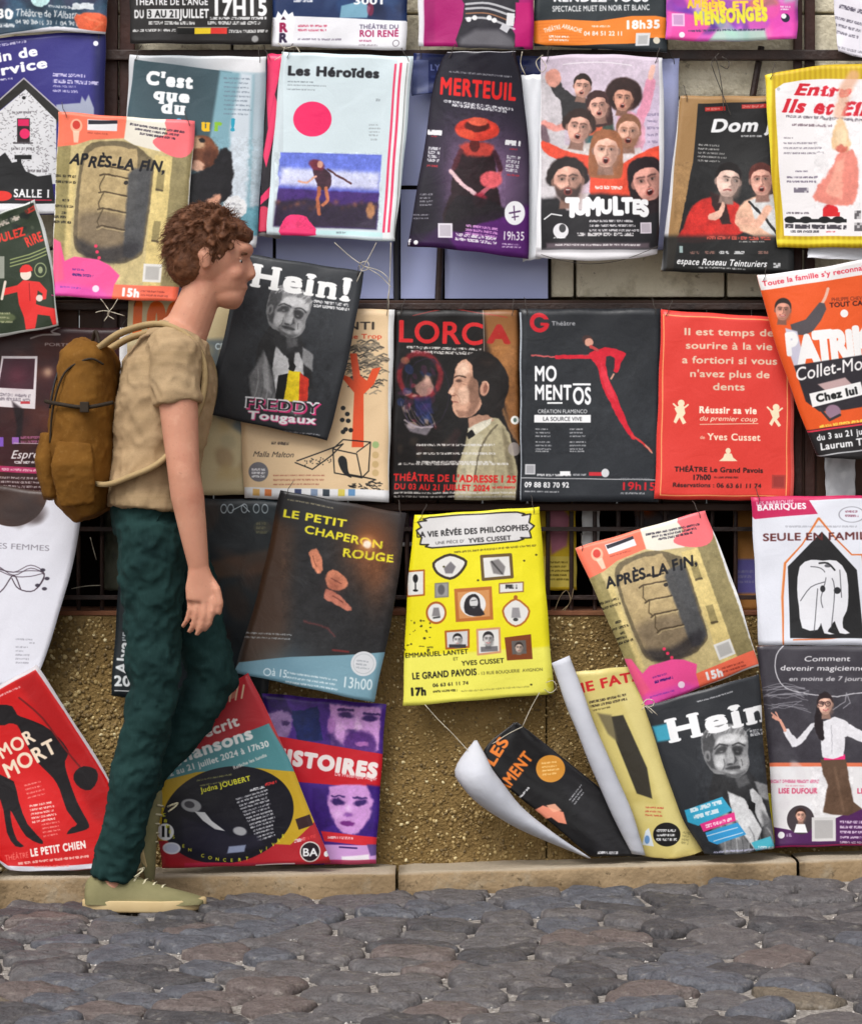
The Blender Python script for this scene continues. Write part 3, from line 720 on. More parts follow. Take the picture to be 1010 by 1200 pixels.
def art_portrait(A, T, sc=1.0, ang=0.0, flag=True):
    """monochrome portrait of a grey haired man glancing down, drawn about its own head centre"""
    def pl(pts, c, a=1, blur=0, sm=0): A.poly([T(*q) for q in pts], (c, c, c + 2) if isinstance(c, int) else c, a, blur * sc, sm)
    def ln(pts, wd, c, a=1, blur=0, sm=3): A.line([T(*q) for q in pts], wd * sc, (c, c, c + 2), a, blur * sc, sm)
    def el(x, y, rx, ry, c, a=1, an=0, blur=0): A.ell(*T(x, y), rx * sc, ry * sc, (c, c, c + 2), a, an + ang, blur * sc)
    pl([(836, 905), (856, 914), (878, 905), (900, 930), (915, 960), (915, 1005), (850, 1005), (836, 960), (830, 930)], 44, 1, 3)
    pl([(852, 926), (872, 936), (892, 972), (884, 996), (872, 980), (858, 956)], 206, 1, 2); pl([(876, 918), (892, 934), (902, 962), (892, 970), (882, 946)], 196, 1, 2)
    pl([(876, 936), (885, 942), (884, 952), (877, 948)], 28, 1, 1); pl([(840, 938), (858, 958), (884, 1000), (850, 1004), (834, 975)], 118, 1, 5); pl([(842, 940), (850, 950), (868, 985), (854, 980)], 176, .8, 4)
    pl([(892, 950), (912, 968), (914, 1000), (896, 1000)], 100, .9, 5); pl([(884, 916), (900, 920), (906, 940), (890, 934)], 150, .9, 3)
    for k in range(9): ln([(842 + k * 7, 962 + (k % 3) * 4), (848 + k * 7, 980), (850 + k * 7, 1000)], 1.4, 70 if k % 2 else 196, .5, 2)
    pl([(846, 902), (876, 900), (884, 922), (866, 934), (846, 924)], 50, 1, 3); pl([(860, 912), (874, 908), (878, 918), (866, 924)], 104, .7, 4)
    pl([(822, 862), (830, 853), (847, 848), (866, 851), (876, 862), (876, 884), (878, 896), (872, 907), (862, 912), (850, 908), (836, 906), (826, 892), (822, 876)], 132, 1, 1.6, 3)
    pl([(822, 866), (832, 858), (838, 870), (834, 884), (838, 902), (828, 894)], 70, .95, 3, 2); el(829, 886, 3.6, 6.5, 128, 1, -8, 1.5); el(829, 887, 1.6, 3.6, 60, .8, -8, 1.5)
    pl([(840, 866), (852, 860), (868, 861), (875, 868), (868, 873), (850, 872), (840, 876)], 206, .95, 4, 2)
    for k in range(14): ln([(824 + k * 3.6, 866 - 8 * math.sin(k / 13 * 3.0)), (828 + k * 3.6, 858 - 6 * math.sin(k / 13 * 3.0)), (834 + k * 3.4, 855 - 4 * math.sin(k / 13 * 3.0))], 1.6, 196 if k % 3 else 96, .6, 1.6)
    pl([(837, 884), (841, 877), (849, 874), (853, 879), (846, 883), (840, 885)], 54, .8, 3.2, 2); pl([(857, 877), (862, 874), (870, 876), (869, 884), (862, 885), (857, 882)], 46, .85, 3.2, 2)
    ln([(837, 878), (843, 873), (852, 874)], 2, 60, .9, 1.5); ln([(858, 874), (865, 871), (872, 874)], 2, 60, .9, 1.5); el(845, 881, 1.8, 1, 150, .6, -8, 1.2); el(864, 881, 1.8, 1, 140, .5, 4, 1.2)
    pl([(852, 877), (857, 878), (861, 892), (855, 895), (851, 892)], 182, .8, 4, 2); pl([(860, 884), (864, 891), (860, 896)], 60, .8, 2.5); el(855, 896, 3.4, 1.3, 52, .8, 0, 1.8)
    pl([(838, 886), (848, 885), (850, 896), (844, 903), (838, 897)], 196, .9, 5, 2); pl([(866, 888), (875, 888), (874, 900), (867, 902)], 178, .9, 4, 2)
    pl([(850, 900), (858, 898), (867, 898), (866, 901), (858, 902), (851, 902)], 52, .85, 2.4, 2); el(858, 905.5, 5, 1.6, 190, .7, 0, 2.5); ln([(848, 890), (849, 897), (847, 902)], 1.2, 80, .7, 1.6); ln([(868, 890), (870, 897)], 1.2, 80, .7, 1.6)
    pl([(846, 905), (862, 908), (872, 904), (866, 912), (852, 911)], 90, .8, 3)
    if flag:
        for q, c in (([(853, 950), (864, 946), (866, 984), (852, 982)], (24, 24, 26)), ([(862, 946), (876, 944), (877, 982), (864, 984)], (238, 208, 38)), ([(875, 944), (888, 950), (888, 980), (876, 984)], (210, 60, 44))): A.poly([T(*v) for v in q], c, 1, .8)
# ---------------------------------------------------------------- top row
def a(A):
    A.rect(-50, -30, 200, 80, (52, 74, 92)); A.mottle(-10, -25, 130, 30, 26, 6, 26, [(60, 96, 120), (34, 46, 60), (96, 128, 150), (70, 60, 90)], .5, 8)
    A.ell(47, -2, 11, 10, (190, 224, 226)); A.text('30', -4, 21, 11, W_, bold=5, fit=20); A.greek(-4, 27, 22, 5, W_)
    A.greek(58, 5, 50, 3, W_, 3); A.rect(84, 3, 26, 7, (214, 220, 226))
    A.text("Théâtre de l'Albatros", 18, 18, 8, W_, 2, bold=1, fit=82); A.text('04 90 86 11 33  /  04 90 85 23 23', 18, 27, 5, W_, 2, bold=2, fit=96)
    A.poly([(88, 20), (100, 14), (124, 18), (126, 42), (100, 40), (92, 32)], (232, 104, 70), 1, 2, 3); A.line([(100, 20), (120, 26), (110, 34)], 2, (250, 150, 110), .6, 3)
    A.line([(-20, 46), (30, 38), (70, 33), (124, 40)], 5, (230, 230, 238), 1, 0, 4)
    A.photo(-10, -20, 130, 33, .6, 8)
poster('dark blue sheet with an orange rag-like shape in its corner, top left of the display', [(-40, -70), (-40, 50)], [(130, -70), (124, 40)], 6.955, a, sag=(0, -8))

def a(A):
    A.rect(-60, 20, 220, 240, (48, 40, 116)); A.glow(90, 80, 50, (66, 68, 140), .7); A.rect(110, 20, 20, 230, (26, 28, 72), .7, 0, 12)
    A.greek(-5, 52, 36, 3, (210, 206, 230), -9, .9, ragged=0)
    A.text('in de', -2, 72, 11, W_, -10, bold=4, fit=48); A.text('ervice', -12, 90, 11.5, W_, -10, bold=4, fit=70); A.greek(0, 92, 15, 2.5, W_, -8)
    A.greek(62, 85, 38, 4, (206, 200, 232), 2, .95, ragged=0); A.greek(62, 92, 54, 4.4, (206, 200, 232), 3, .95, ragged=0); A.greek(62, 99, 28, 2.4, (190, 184, 220), 2); A.greek(62, 104, 34, 3, (206, 200, 232), 3)
    A.poly([(66, 122), (94, 120), (96, 112), (100, 118), (104, 110), (110, 126), (110, 134), (66, 134)], (190, 198, 206), .8, 2)
    A.poly([(28, 92), (72, 132), (66, 146), (30, 104), (-2, 130), (-20, 146), (-20, 130)], (40, 38, 36)); A.line([(-20, 134), (28, 91), (72, 131)], 1.6, (176, 170, 178))
    A.poly([(30, 104), (66, 140), (66, 215), (-20, 215), (-20, 146)], (214, 214, 218))
    r = A.r
    for _ in range(420):
        x, y = r.uniform(-10, 66), r.uniform(106, 205)
        if y > 104 + abs(x - 30) * .95: A.line([(x, y), (x + r.uniform(-3, 3), y + r.uniform(-2, 2))], .7, (96, 92, 96), .8)
    A.ell(28, 114, 2.2, 2, K_); A.rect(20, 138, 15, 28, (44, 34, 38)); A.rect(21, 139, 13, 8, (214, 36, 92)); A.ell(29, 156, 6, 6, (226, 40, 100)); A.line([(16, 167), (38, 167)], 1.6, (60, 56, 60))
    A.greek(14, 130, 28, 2.6, (90, 84, 90)); A.greek(13, 172, 30, 3, (80, 76, 80)); A.rect(17, 181, 20, 5, K_); A.rect(20, 186, 5, 12, K_)
    A.poly([(-20, 190), (-2, 184), (6, 178), (14, 190), (24, 188), (30, 200), (44, 206), (60, 204), (66, 250), (-20, 250)], (32, 32, 34), 1, 1)
    A.greek(32, 198, 28, 3.4, (80, 76, 80)); A.ell(2, 229, 12, 6, (220, 52, 44)); A.text('SALLE 1', 16, 230, 9, W_, 1, bold=3, fit=44, serif=3)
    A.line([(18, 233), (60, 234)], 1.4, (190, 40, 70)); A.rect(-20, 238, 90, 12, (226, 226, 230))
    A.ell(112, 50, 3, 3, (240, 240, 250), 1, 0, 1)
poster('navy poster with a white stone house and pink window, beside the brown timber post', [(-46, 52), (-46, 250)], [(124, 38), (121, 150), (110, 252)], 6.965, a, sag=(-5, 0))

def a(A):
    A.rect(150, -90, 172, 142, (44, 42, 42)); A.text("THÉÂTRE DE L'ANGE", 158, 5, 8, (232, 232, 234), 0, bold=3, fit=86, sx=.8)
    A.text('DU', 157, 20, 9, W_, bold=4, fit=12); A.rect(172, 10, 38, 11, (222, 222, 224)); A.text('3 AU 21', 173, 19.5, 8, K_, bold=3, fit=36); A.text('JUILLET', 211, 20, 10, W_, bold=4, fit=34)
    A.text('17H15', 248, 17, 18, W_, 0, bold=4, fit=66); A.greek(246, 19, 66, 3.4, W_, 0, .9, ragged=0)
    A.greek(174, 24, 54, 4, (222, 222, 222), 0, .9, ragged=0); A.greek(243, 24, 62, 4, (222, 222, 222), 0, .9, ragged=0)
    A.greek(156, 33, 50, 3.4, (222, 222, 222), 0, .9, ragged=0); A.greek(268, 34, 46, 3.6, (222, 222, 222), 0, .9, ragged=0)
    A.rect(208, 31, 20, 8, (16, 16, 16)); A.rect(208, 31, 60, 1, (150, 146, 140)); A.rect(228, 32, 19, 7, (232, 200, 44)); A.rect(247, 32, 19, 7, (220, 58, 50))
    A.ell(299, 45, 4, 4, (190, 190, 190), .8, 0, 2)
poster('black typographic poster with a small black yellow red stripe, hanging by the timber post', [(150, -85), (153, 50)], [(322, -85), (318, 52)], 6.95, a)

def a(A):
    A.rect(310, -90, 180, 115, (34, 52, 92)); A.mottle(330, -20, 476, 18, 16, 6, 20, [(44, 74, 120), (20, 30, 60), (60, 80, 120)], .5, 6)
    A.greek(344, -2, 28, 4, W_, 0, .9); A.poly([(400, 6), (424, 0), (434, 8), (430, 20), (398, 20)], (120, 166, 190), 1, 2); A.ell(434, 10, 4, 8, (150, 40, 70), .7, 0, 2); A.text('3001', 414, 4, 8, W_, 0, bold=3, fit=38)
    A.poly([(310, 20), (345, 18), (400, 20), (476, 24), (480, 62), (310, 62)], (236, 236, 242))
    A.poly([(322, 22), (326, 12), (330, 17), (334, 10), (338, 16), (343, 13), (346, 24), (342, 52), (324, 52)], (244, 244, 248)); A.poly([(329, 22), (332, 18), (335, 22)], (60, 20, 50))
    A.text('R', 327, 36, 10, (160, 30, 80), 0, bold=5, fit=10); A.text('R', 327, 48, 10, (48, 36, 66), 0, bold=5, fit=10)
    A.greek(349, 28, 36, 3, (200, 80, 110), 0, .9, 2, 5, ragged=.1); A.greek(349, 44, 58, 2.4, (120, 110, 130), 0, .8)
    A.text('THÉÂTRE DU', 421, 33, 5, (70, 60, 90), 0, bold=1, fit=46); A.text('ROI RENÉ', 421, 42, 7.4, (170, 40, 96), 0, bold=3, fit=46); A.greek(421, 46, 20, 2.4, (170, 70, 110)); A.greek(421, 51, 26, 2, (150, 140, 150)); A.ell(464, 50, 3.6, 3.6, (110, 100, 110), 1, 0, 0, .8)
poster('white footed blue poster with a small crown emblem, above the pale sheet of the dancer', [(319, -90), (319, 53)], [(480, -90), (476, 59)], 6.958, a)

def a(A):
    A.rect(486, -90, 150, 150, (170, 30, 110)); A.rect(486, -90, 11, 146, (228, 228, 234))
    A.poly([(545, -90), (604, -90), (608, 2), (600, 34), (618, 62), (540, 62), (534, 46), (542, 22), (544, 4), (536, -10)], (44, 42, 50), 1, 1.5)
    A.poly([(534, 62), (540, 44), (556, 34), (584, 34), (600, 44), (612, 62)], (108, 106, 112), .9, 8); A.rect(604, 2, 18, 52, (190, 26, 112), 1, 1, 2); A.rect(497, 0, 12, 48, (140, 22, 94), .5, 0, 6)
    for k in range(4): A.line([(546, 4 + k * 5.5), (572, 3 + k * 6), (602, 12 + k * 7)], 2.6 if k != 2 else 1.6, (226, 226, 230) if k != 2 else (190, 130, 90), .75, .6, 4)
    for x, y in ((549, 22), (556, 20), (573, 20), (579, 23)): A.ell(x, y, 3, 3, W_, .9, 0, .5)
    A.rect(594, 14, 9, 15, (222, 222, 226), 1, 6); A.rect(589, 26, 10, 8, (200, 200, 206), 1, 30)
poster('magenta poster with a dark draped figure, above the red hat woman', [(488, -90), (491, 53)], [(626, -90), (625, 58)], 6.94, a, bend=roll(.02, .2))

def a(A):
    A.rect(620, -90, 170, 160, (46, 52, 56)); A.text('RENDEZ-VOUS', 648, 1, 10, W_, 0, bold=4, fit=112); A.text('SPECTACLE MUET EN NOIR ET BLANC', 647, 13, 6.4, W_, -1, bold=2, fit=114)
    A.poly([(620, 24), (660, 22), (700, 24), (740, 18), (768, 18), (780, 20), (780, 44), (752, 44), (744, 50), (690, 52), (640, 53), (620, 48)], (236, 132, 50), 1, 0)
    for k in range(8): A.line([(624 + k * 2, 24 + k * 3.5), (648 + k * 6, 23 + k * 3.5)], .8, (214, 104, 34), .5)
    A.text('THÉÂTRE', 638, 38, 5, W_, -14, bold=2, fit=20); A.text('ARRACHE', 658, 32, 5, W_, 14, bold=2, fit=24); A.greek(643, 41, 28, 2.4, W_, 1, .9, 2, 4)
    A.greek(693, 29, 26, 2.4, W_); A.text('04 84 51 22 11', 684, 41, 5, W_, 0, bold=3, fit=46); A.text('18h35', 732, 33, 9.4, W_, -1, bold=5, fit=42)
    A.poly([(745, 38), (762, 38), (760, 53), (744, 53)], (220, 220, 222)); A.poly([(748, 41), (759, 41), (758, 51), (747, 51)], (150, 150, 150), .5, 1.5); A.ell(769, 47, 4, 4, (230, 220, 200), .9); 
poster('charcoal poster with an orange brush stroke and the hour 18h35, top edge of the display', [(627, -90), (625, 53)], [(784, -90), (781, 61)], 6.95, a)

def a(A):
    A.grad(770, -90, 940, 54, (120, 60, 150), (226, 96, 190)); A.mottle(785, -20, 932, 46, 50, 5, 18, [(236, 74, 160), (150, 220, 190), (110, 60, 170), (250, 170, 220), (60, 50, 130), (236, 150, 80), (190, 90, 220)], .5, 5)
    A.poly([(782, 12), (812, 16), (832, 30), (812, 48), (782, 46)], (240, 86, 170), .9, 4); A.poly([(840, 34), (896, 34), (900, 48), (830, 48)], (176, 226, 200), .85, 5); A.poly([(896, 8), (932, 0), (934, 44), (906, 46)], (238, 80, 180), .8, 7)
    A.text('AMIS ET', 806, 8, 10, (244, 200, 60), -2, bold=6, fit=40, jit=.05); A.text('MENSONGES', 814, 27, 14, (232, 224, 66), -3, bold=8, fit=86, jit=.06); A.text('SUR ET SI', 822, 12, 10, (250, 214, 70), -2, bold=6, fit=74, jit=.05)
    A.greek(806, 34, 90, 2.4, (60, 60, 90), -1, .85, ragged=0); A.block(787, 15, 15, (238, 190, 226), (120, 80, 140)); A.ell(799, 40, 3.4, 3.4, (250, 240, 250)); A.ell(920, 20, 5, 5, (40, 36, 60)); A.ell(918, 18, 3, 3, W_); A.greek(914, 6, 12, 2, W_, 0, .9, 2, 3)
poster('bright pink and green poster with yellow hand lettering, top row next to the right post', [(783, -90), (780, 46)], [(938, -90), (934, 44)], 6.945, a, sag=(0, 3))

def a(A):
    A.greek(984, 4, 30, 5, (70, 64, 80), 14, .9); A.greek(978, 18, 40, 3.4, (90, 86, 100), 14, .8, 3, 8); A.greek(976, 52, 40, 3, (110, 106, 116), 12, .7, 2, 6)
poster('small white text sheet hanging askew in the top right corner', [(973, -40), (982, 60)], [(1060, -20), (1050, 78)], 6.95, a, bg=(226, 222, 232))

# ---------------------------------------------------------------- second row
def a(A):
    A.rect(140, 50, 180, 240, (226, 226, 230))
    A.poly([(158, 69), (272, 84), (262, 132), (320, 142), (300, 270), (140, 270), (150, 130)], (70, 92, 100)); A.glow(205, 100, 46, (52, 66, 74), .7)
    A.poly([(258, 82), (276, 84), (312, 86), (306, 264), (250, 264), (246, 160)], (128, 168, 182), 1, 5)
    A.poly([(282, 84), (296, 86), (288, 262), (268, 262), (270, 150)], (206, 216, 226), 1, 7); A.poly([(298, 86), (312, 84), (306, 262), (292, 262)], (178, 190, 200), .9, 5)
    A.text("C'est", 171, 97, 14, W_, 6, bold=6, serif=4, fit=56); A.text('que', 180, 115, 12.5, W_, 6, bold=6, serif=4, fit=44); A.text('du', 189, 131, 13.5, W_, 5, bold=6, serif=4, fit=30)
    for ch, x, c in (('b', 207, (80, 180, 220)), ('e', 218, (230, 70, 90)), ('u', 236, (240, 190, 40)), ('r', 251, (140, 190, 60)), ('!', 270, (50, 160, 190))): A.text(ch, x, 152, 13, c, 3, bold=6, serif=3)
    for k in range(9): A.greek(262 + (k % 2), 90 + k * 5.2, 36, 2, (110, 124, 140), 2, .7)
    A.ell(236, 178, 20, 20, (122, 74, 52), 1, 0, 3); A.ell(228, 166, 12, 7, (214, 176, 140), .9, 20, 4); A.ell(247, 190, 10, 17, (84, 48, 34), .8, 0, 6); A.ell(231, 194, 8, 6, (226, 176, 150), 1, 0, 3); A.ell(236, 164, 4, 2.5, K_, 1, 0, 1)
    A.poly([(222, 206), (248, 196), (258, 174), (272, 180), (272, 226), (258, 238), (226, 250), (220, 250)], (34, 32, 36), 1, 3, 2); A.poly([(232, 246), (252, 228), (260, 232), (250, 246), (234, 254)], (206, 150, 124), 1, 3, 2)
    A.poly([(215, 252), (270, 246), (310, 240), (306, 275), (210, 275)], (104, 156, 172), 1, 3)
    A.ell(275, 243, 14, 14, (226, 226, 228)); A.ell(275, 243, 12.5, 12.5, (200, 202, 206), .6, 0, 0, .8); A.greek(266, 238, 18, 2, (150, 150, 156), 0, .7, 4, 4)
    A.photo(215, 160, 310, 290, .8, 8)
poster('grey-green curled poster reading C\'est que du, behind the sand coloured hatch poster', [(152, 64), (148, 150), (142, 286)], [(312, 66), (309, 160), (300, 290)], 6.955, a, bend=lambda u, v: .012 * math.sin(math.pi * u))

def a(A):
    A.rect(290, 50, 60, 250, (44, 40, 46)); A.poly([(314, 60), (334, 62), (322, 110), (314, 150), (312, 100)], (232, 60, 106)); A.poly([(322, 110), (328, 130), (312, 196), (308, 180)], (232, 60, 106), 1)
    A.poly([(305, 230), (322, 212), (326, 222), (304, 240)], (232, 60, 106)); A.rect(334, 60, 6, 220, (70, 66, 70)); A.ell(308, 256, 12, 15, (214, 66, 96), 1, 0, 2); A.rect(300, 272, 40, 20, (150, 146, 146))
poster('narrow strip of a black poster with pink shards, half hidden by the pale dancer sheet', [(313, 62), (303, 276)], [(345, 64), (330, 280)], 6.962, a)

def a(A):
    A.rect(300, 50, 190, 240, (206, 220, 226)); A.rect(320, 58, 12, 224, (196, 208, 214)); A.poly([(466, 66), (480, 68), (464, 282), (448, 280)], (228, 232, 234))
    A.poly([(462, 74), (464.5, 74), (451, 272), (448, 272)], (226, 64, 104)); A.poly([(468, 73), (471, 73), (457, 272), (454, 272)], (226, 64, 104)); A.line([(477, 74), (462, 278)], 1, (120, 124, 120))
    A.text('Les Héroïdes', 337, 87, 10.5, (34, 34, 40), 2, bold=5, fit=108); A.greek(337, 94, 34, 1.6, (110, 120, 128), 2, .8); A.greek(337, 98, 50, 1.6, (130, 138, 146), 2, .8); A.greek(336, 103, 36, 1.6, (130, 138, 146), 2, .8)
    A.ell(366, 139, 22.5, 20.5, (236, 44, 102)); A.greek(440, 115, 6, 3, (140, 150, 156)); A.greek(432, 145, 14, 2, (150, 158, 164), 0, .8, 4, 4); A.greek(434, 162, 10, 2, (150, 158, 164))
    A.poly([(329, 178), (447, 181), (441, 268), (322, 263)], (90, 96, 190)); A.poly([(329, 178), (447, 181), (445, 212), (326, 205)], (104, 120, 214), 1, 3); A.poly([(330, 196), (445, 202), (444, 222), (326, 216)], (214, 216, 238), .9, 8)
    A.poly([(326, 220), (444, 226), (441, 268), (321, 264)], (70, 44, 112), 1, 3); A.poly([(323, 236), (360, 232), (400, 240), (443, 236), (441, 268), (321, 264)], (46, 36, 52), .9, 6)
    for k in range(16): A.glow(326 + k * 7.5, 236 + (k * 7 % 9), 3, (80, 50, 50) if k % 3 else (150, 96, 70), .6)
    A.ell(434, 246, 5, 9, (200, 140, 90), .8, 0, 3)
    A.poly([(366, 196), (378, 196), (388, 206), (386, 220), (376, 222), (370, 212)], (66, 42, 54), 1, 1.5, 3); A.line([(384, 198), (396, 206), (411, 214)], 2.4, (90, 56, 60), 1, 1); A.line([(370, 206), (360, 214), (350, 212)], 2.4, (214, 160, 140), 1, 1)
    A.ell(371, 193, 9, 6, (110, 44, 60), 1, 20, 3); A.ell(375, 192, 3.4, 4, (206, 150, 130), 1, 0, 1); A.line([(374, 220), (372, 234), (374, 250)], 4.4, (176, 100, 70), 1, 1.5); A.line([(382, 220), (384, 234), (378, 240)], 4, (190, 112, 80), 1, 1.5)
    A.poly([(329, 275), (332, 258), (342, 251), (356, 252), (366, 262), (370, 275)], (232, 56, 112), 1, 0, 3); A.rect(370, 269, 78, 5, (190, 224, 226), 1, 2)
    A.greek(394, 271, 12, 2, (110, 120, 130), 1, .8)
    A.photo(322, 178, 447, 268, .35, 9, 0)
poster('pale blue poster with a pink disc over a leaping dancer', [(330, 60), (320, 170), (312, 274)], [(484, 66), (474, 180), (462, 283)], 6.945, a, bend=swing(.012))

def a(A):
    A.rect(470, 60, 180, 80, (34, 44, 92)); A.rect(482, 70, 20, 60, (84, 92, 132)); A.text('LY', 504, 82, 7, (120, 130, 190), 0, bold=3); A.rect(505, 88, 140, 3, (60, 70, 120), .6)
poster('plain lavender sheet behind the shouting crowd poster and the brown cardboard poster', [(642, 68), (640, 292)], [(796, 68), (790, 292)], 6.99, lambda A: A.mottle(640, 70, 796, 290, 10, 20, 50, [(150, 156, 200), (176, 182, 218)], .4, 20), bg=(164, 170, 210))
poster('folded navy sheet lettered LY, behind the poster of the red hatted woman', [(484, 62), (482, 112)], [(648, 66), (646, 92)], 6.985, a, bg=(34, 44, 92))

def a(A):
    A.grad(470, 60, 640, 310, (36, 34, 44), (30, 26, 38)); A.glow(562, 212, 52, (160, 124, 166), .9, 62); A.glow(500, 230, 24, (24, 20, 30), .8, 60)
    A.greek(526, 82, 74, 2.2, (150, 150, 156), 5, .8, ragged=0); A.text('MERTEUIL', 515, 109, 19, (222, 40, 40), 5, bold=4, shear=-.05, fit=90)
    A.greek(520, 116, 82, 3.4, (225, 225, 230), 7, .95, ragged=0); A.greek(530, 121, 66, 3, (225, 225, 230), 7, .95, ragged=.1)
    A.poly([(536, 188), (548, 170), (572, 168), (580, 188), (582, 214), (590, 262), (574, 268), (520, 262), (528, 226), (530, 206)], (44, 28, 34), 1, 3, 3)
    A.poly([(538, 170), (556, 166), (578, 170), (574, 182), (548, 182)], (206, 70, 58), .85, 5, 2); A.ell(556, 170, 6, 8, (90, 30, 28), 1, 0, 2)
    A.ell(559, 151, 26, 13.5, (206, 60, 46), 1, 3, 1.5); A.ell(559, 147, 15, 7, (66, 26, 24), .9, 3, 2); A.ell(560, 142, 11, 5, (226, 96, 72), 1, 3, 2); A.ell(546, 156, 12, 5, (232, 88, 60), .7, 12, 3)
    A.line([(528, 200), (540, 214), (556, 226)], 5, (226, 190, 196), 1, 2); A.line([(586, 200), (580, 212), (562, 228)], 5, (190, 96, 110), 1, 2); A.ell(575, 210, 13, 10, (222, 96, 104), 1, 0, 3); A.ell(562, 234, 8, 9, (150, 36, 56), .8, 0, 5)
    A.line([(540, 176), (532, 196)], 6, (80, 36, 44), .9, 3); A.line([(580, 178), (586, 198)], 6, (60, 30, 40), .9, 3)
    A.poly([(480, 290), (520, 264), (560, 252), (622, 240), (622, 305), (478, 292)], (84, 34, 104), 1, 10); A.poly([(478, 275), (520, 268), (540, 300), (478, 292)], (40, 22, 52), .7, 6); A.poly([(520, 262), (536, 228), (580, 236), (594, 252), (560, 262), (540, 272)], (36, 30, 36), .9, 4, 2)
    A.greek(501, 151, 17, 6, W_, 4, 1, ragged=0, dens=.9); A.greek(505, 158, 8, 1.6, (200, 50, 60), 4); A.greek(502, 171, 14, 3.6, (214, 214, 220), 5, .9, 4, 4.6, ragged=0); A.greek(500, 192, 14, 2.4, (200, 50, 60), 4)
    A.greek(592, 163, 18, 6, W_, 6, 1, ragged=0, dens=.9); A.greek(597, 173, 10, 1.8, (200, 50, 60), 4); A.greek(594, 181, 16, 3.8, (214, 214, 220), 8, .9, 4, 5, ragged=.1); A.greek(594, 203, 18, 2, (200, 50, 60), 6)
    A.ell(603, 249, 12, 14, (236, 236, 240)); A.line([(597, 249), (609, 247)], 2, (90, 60, 100)); A.line([(600, 254), (607, 253)], 1.5, (90, 60, 100)); A.line([(602, 241), (603, 257)], 1.4, (90, 60, 100))
    A.block(513, 261, 17, (220, 214, 224), (120, 110, 124)); A.text("19h35", 588, 280, 10, W_, 3, fit=26, bold=1); A.greek(588, 284, 26, 2, (210, 190, 220), 4, .9, 2, 3); A.greek(546, 262, 38, 3, (220, 160, 220), 7, .9, 3, 4.6, ragged=.15); A.greek(534, 272, 50, 3.6, W_, 7, .9, 2, 5, ragged=.05)
    A.greek(492, 226, 16, 2.4, (170, 170, 176), 0, .7, 4, 4); A.greek(484, 250, 20, 2, (170, 170, 176), 0, .7, 2, 4); A.text('f', 478, 286, 7, W_, bold=3); A.ell(487, 283, 2.6, 2.6, W_)
    A.photo(520, 128, 592, 262, .35, 9, 0)
poster('black and violet poster of a woman in a wide red hat, narrow at its top', [(524, 60), (510, 90), (494, 190), (477, 288)], [(604, 60), (612, 100), (620, 190), (619, 304)], 6.93, a, bend=lambda u, v: .045 * math.sin(math.pi * u) * (1 - .6 * v), sag=(0, -2), rough=.3)
poster('blank white sheet edge between the red hat woman poster and the shouting crowd poster', [(606, 88), (614, 200), (612, 306)], [(640, 86), (638, 302)], 6.95, None, bg=(226, 228, 234))

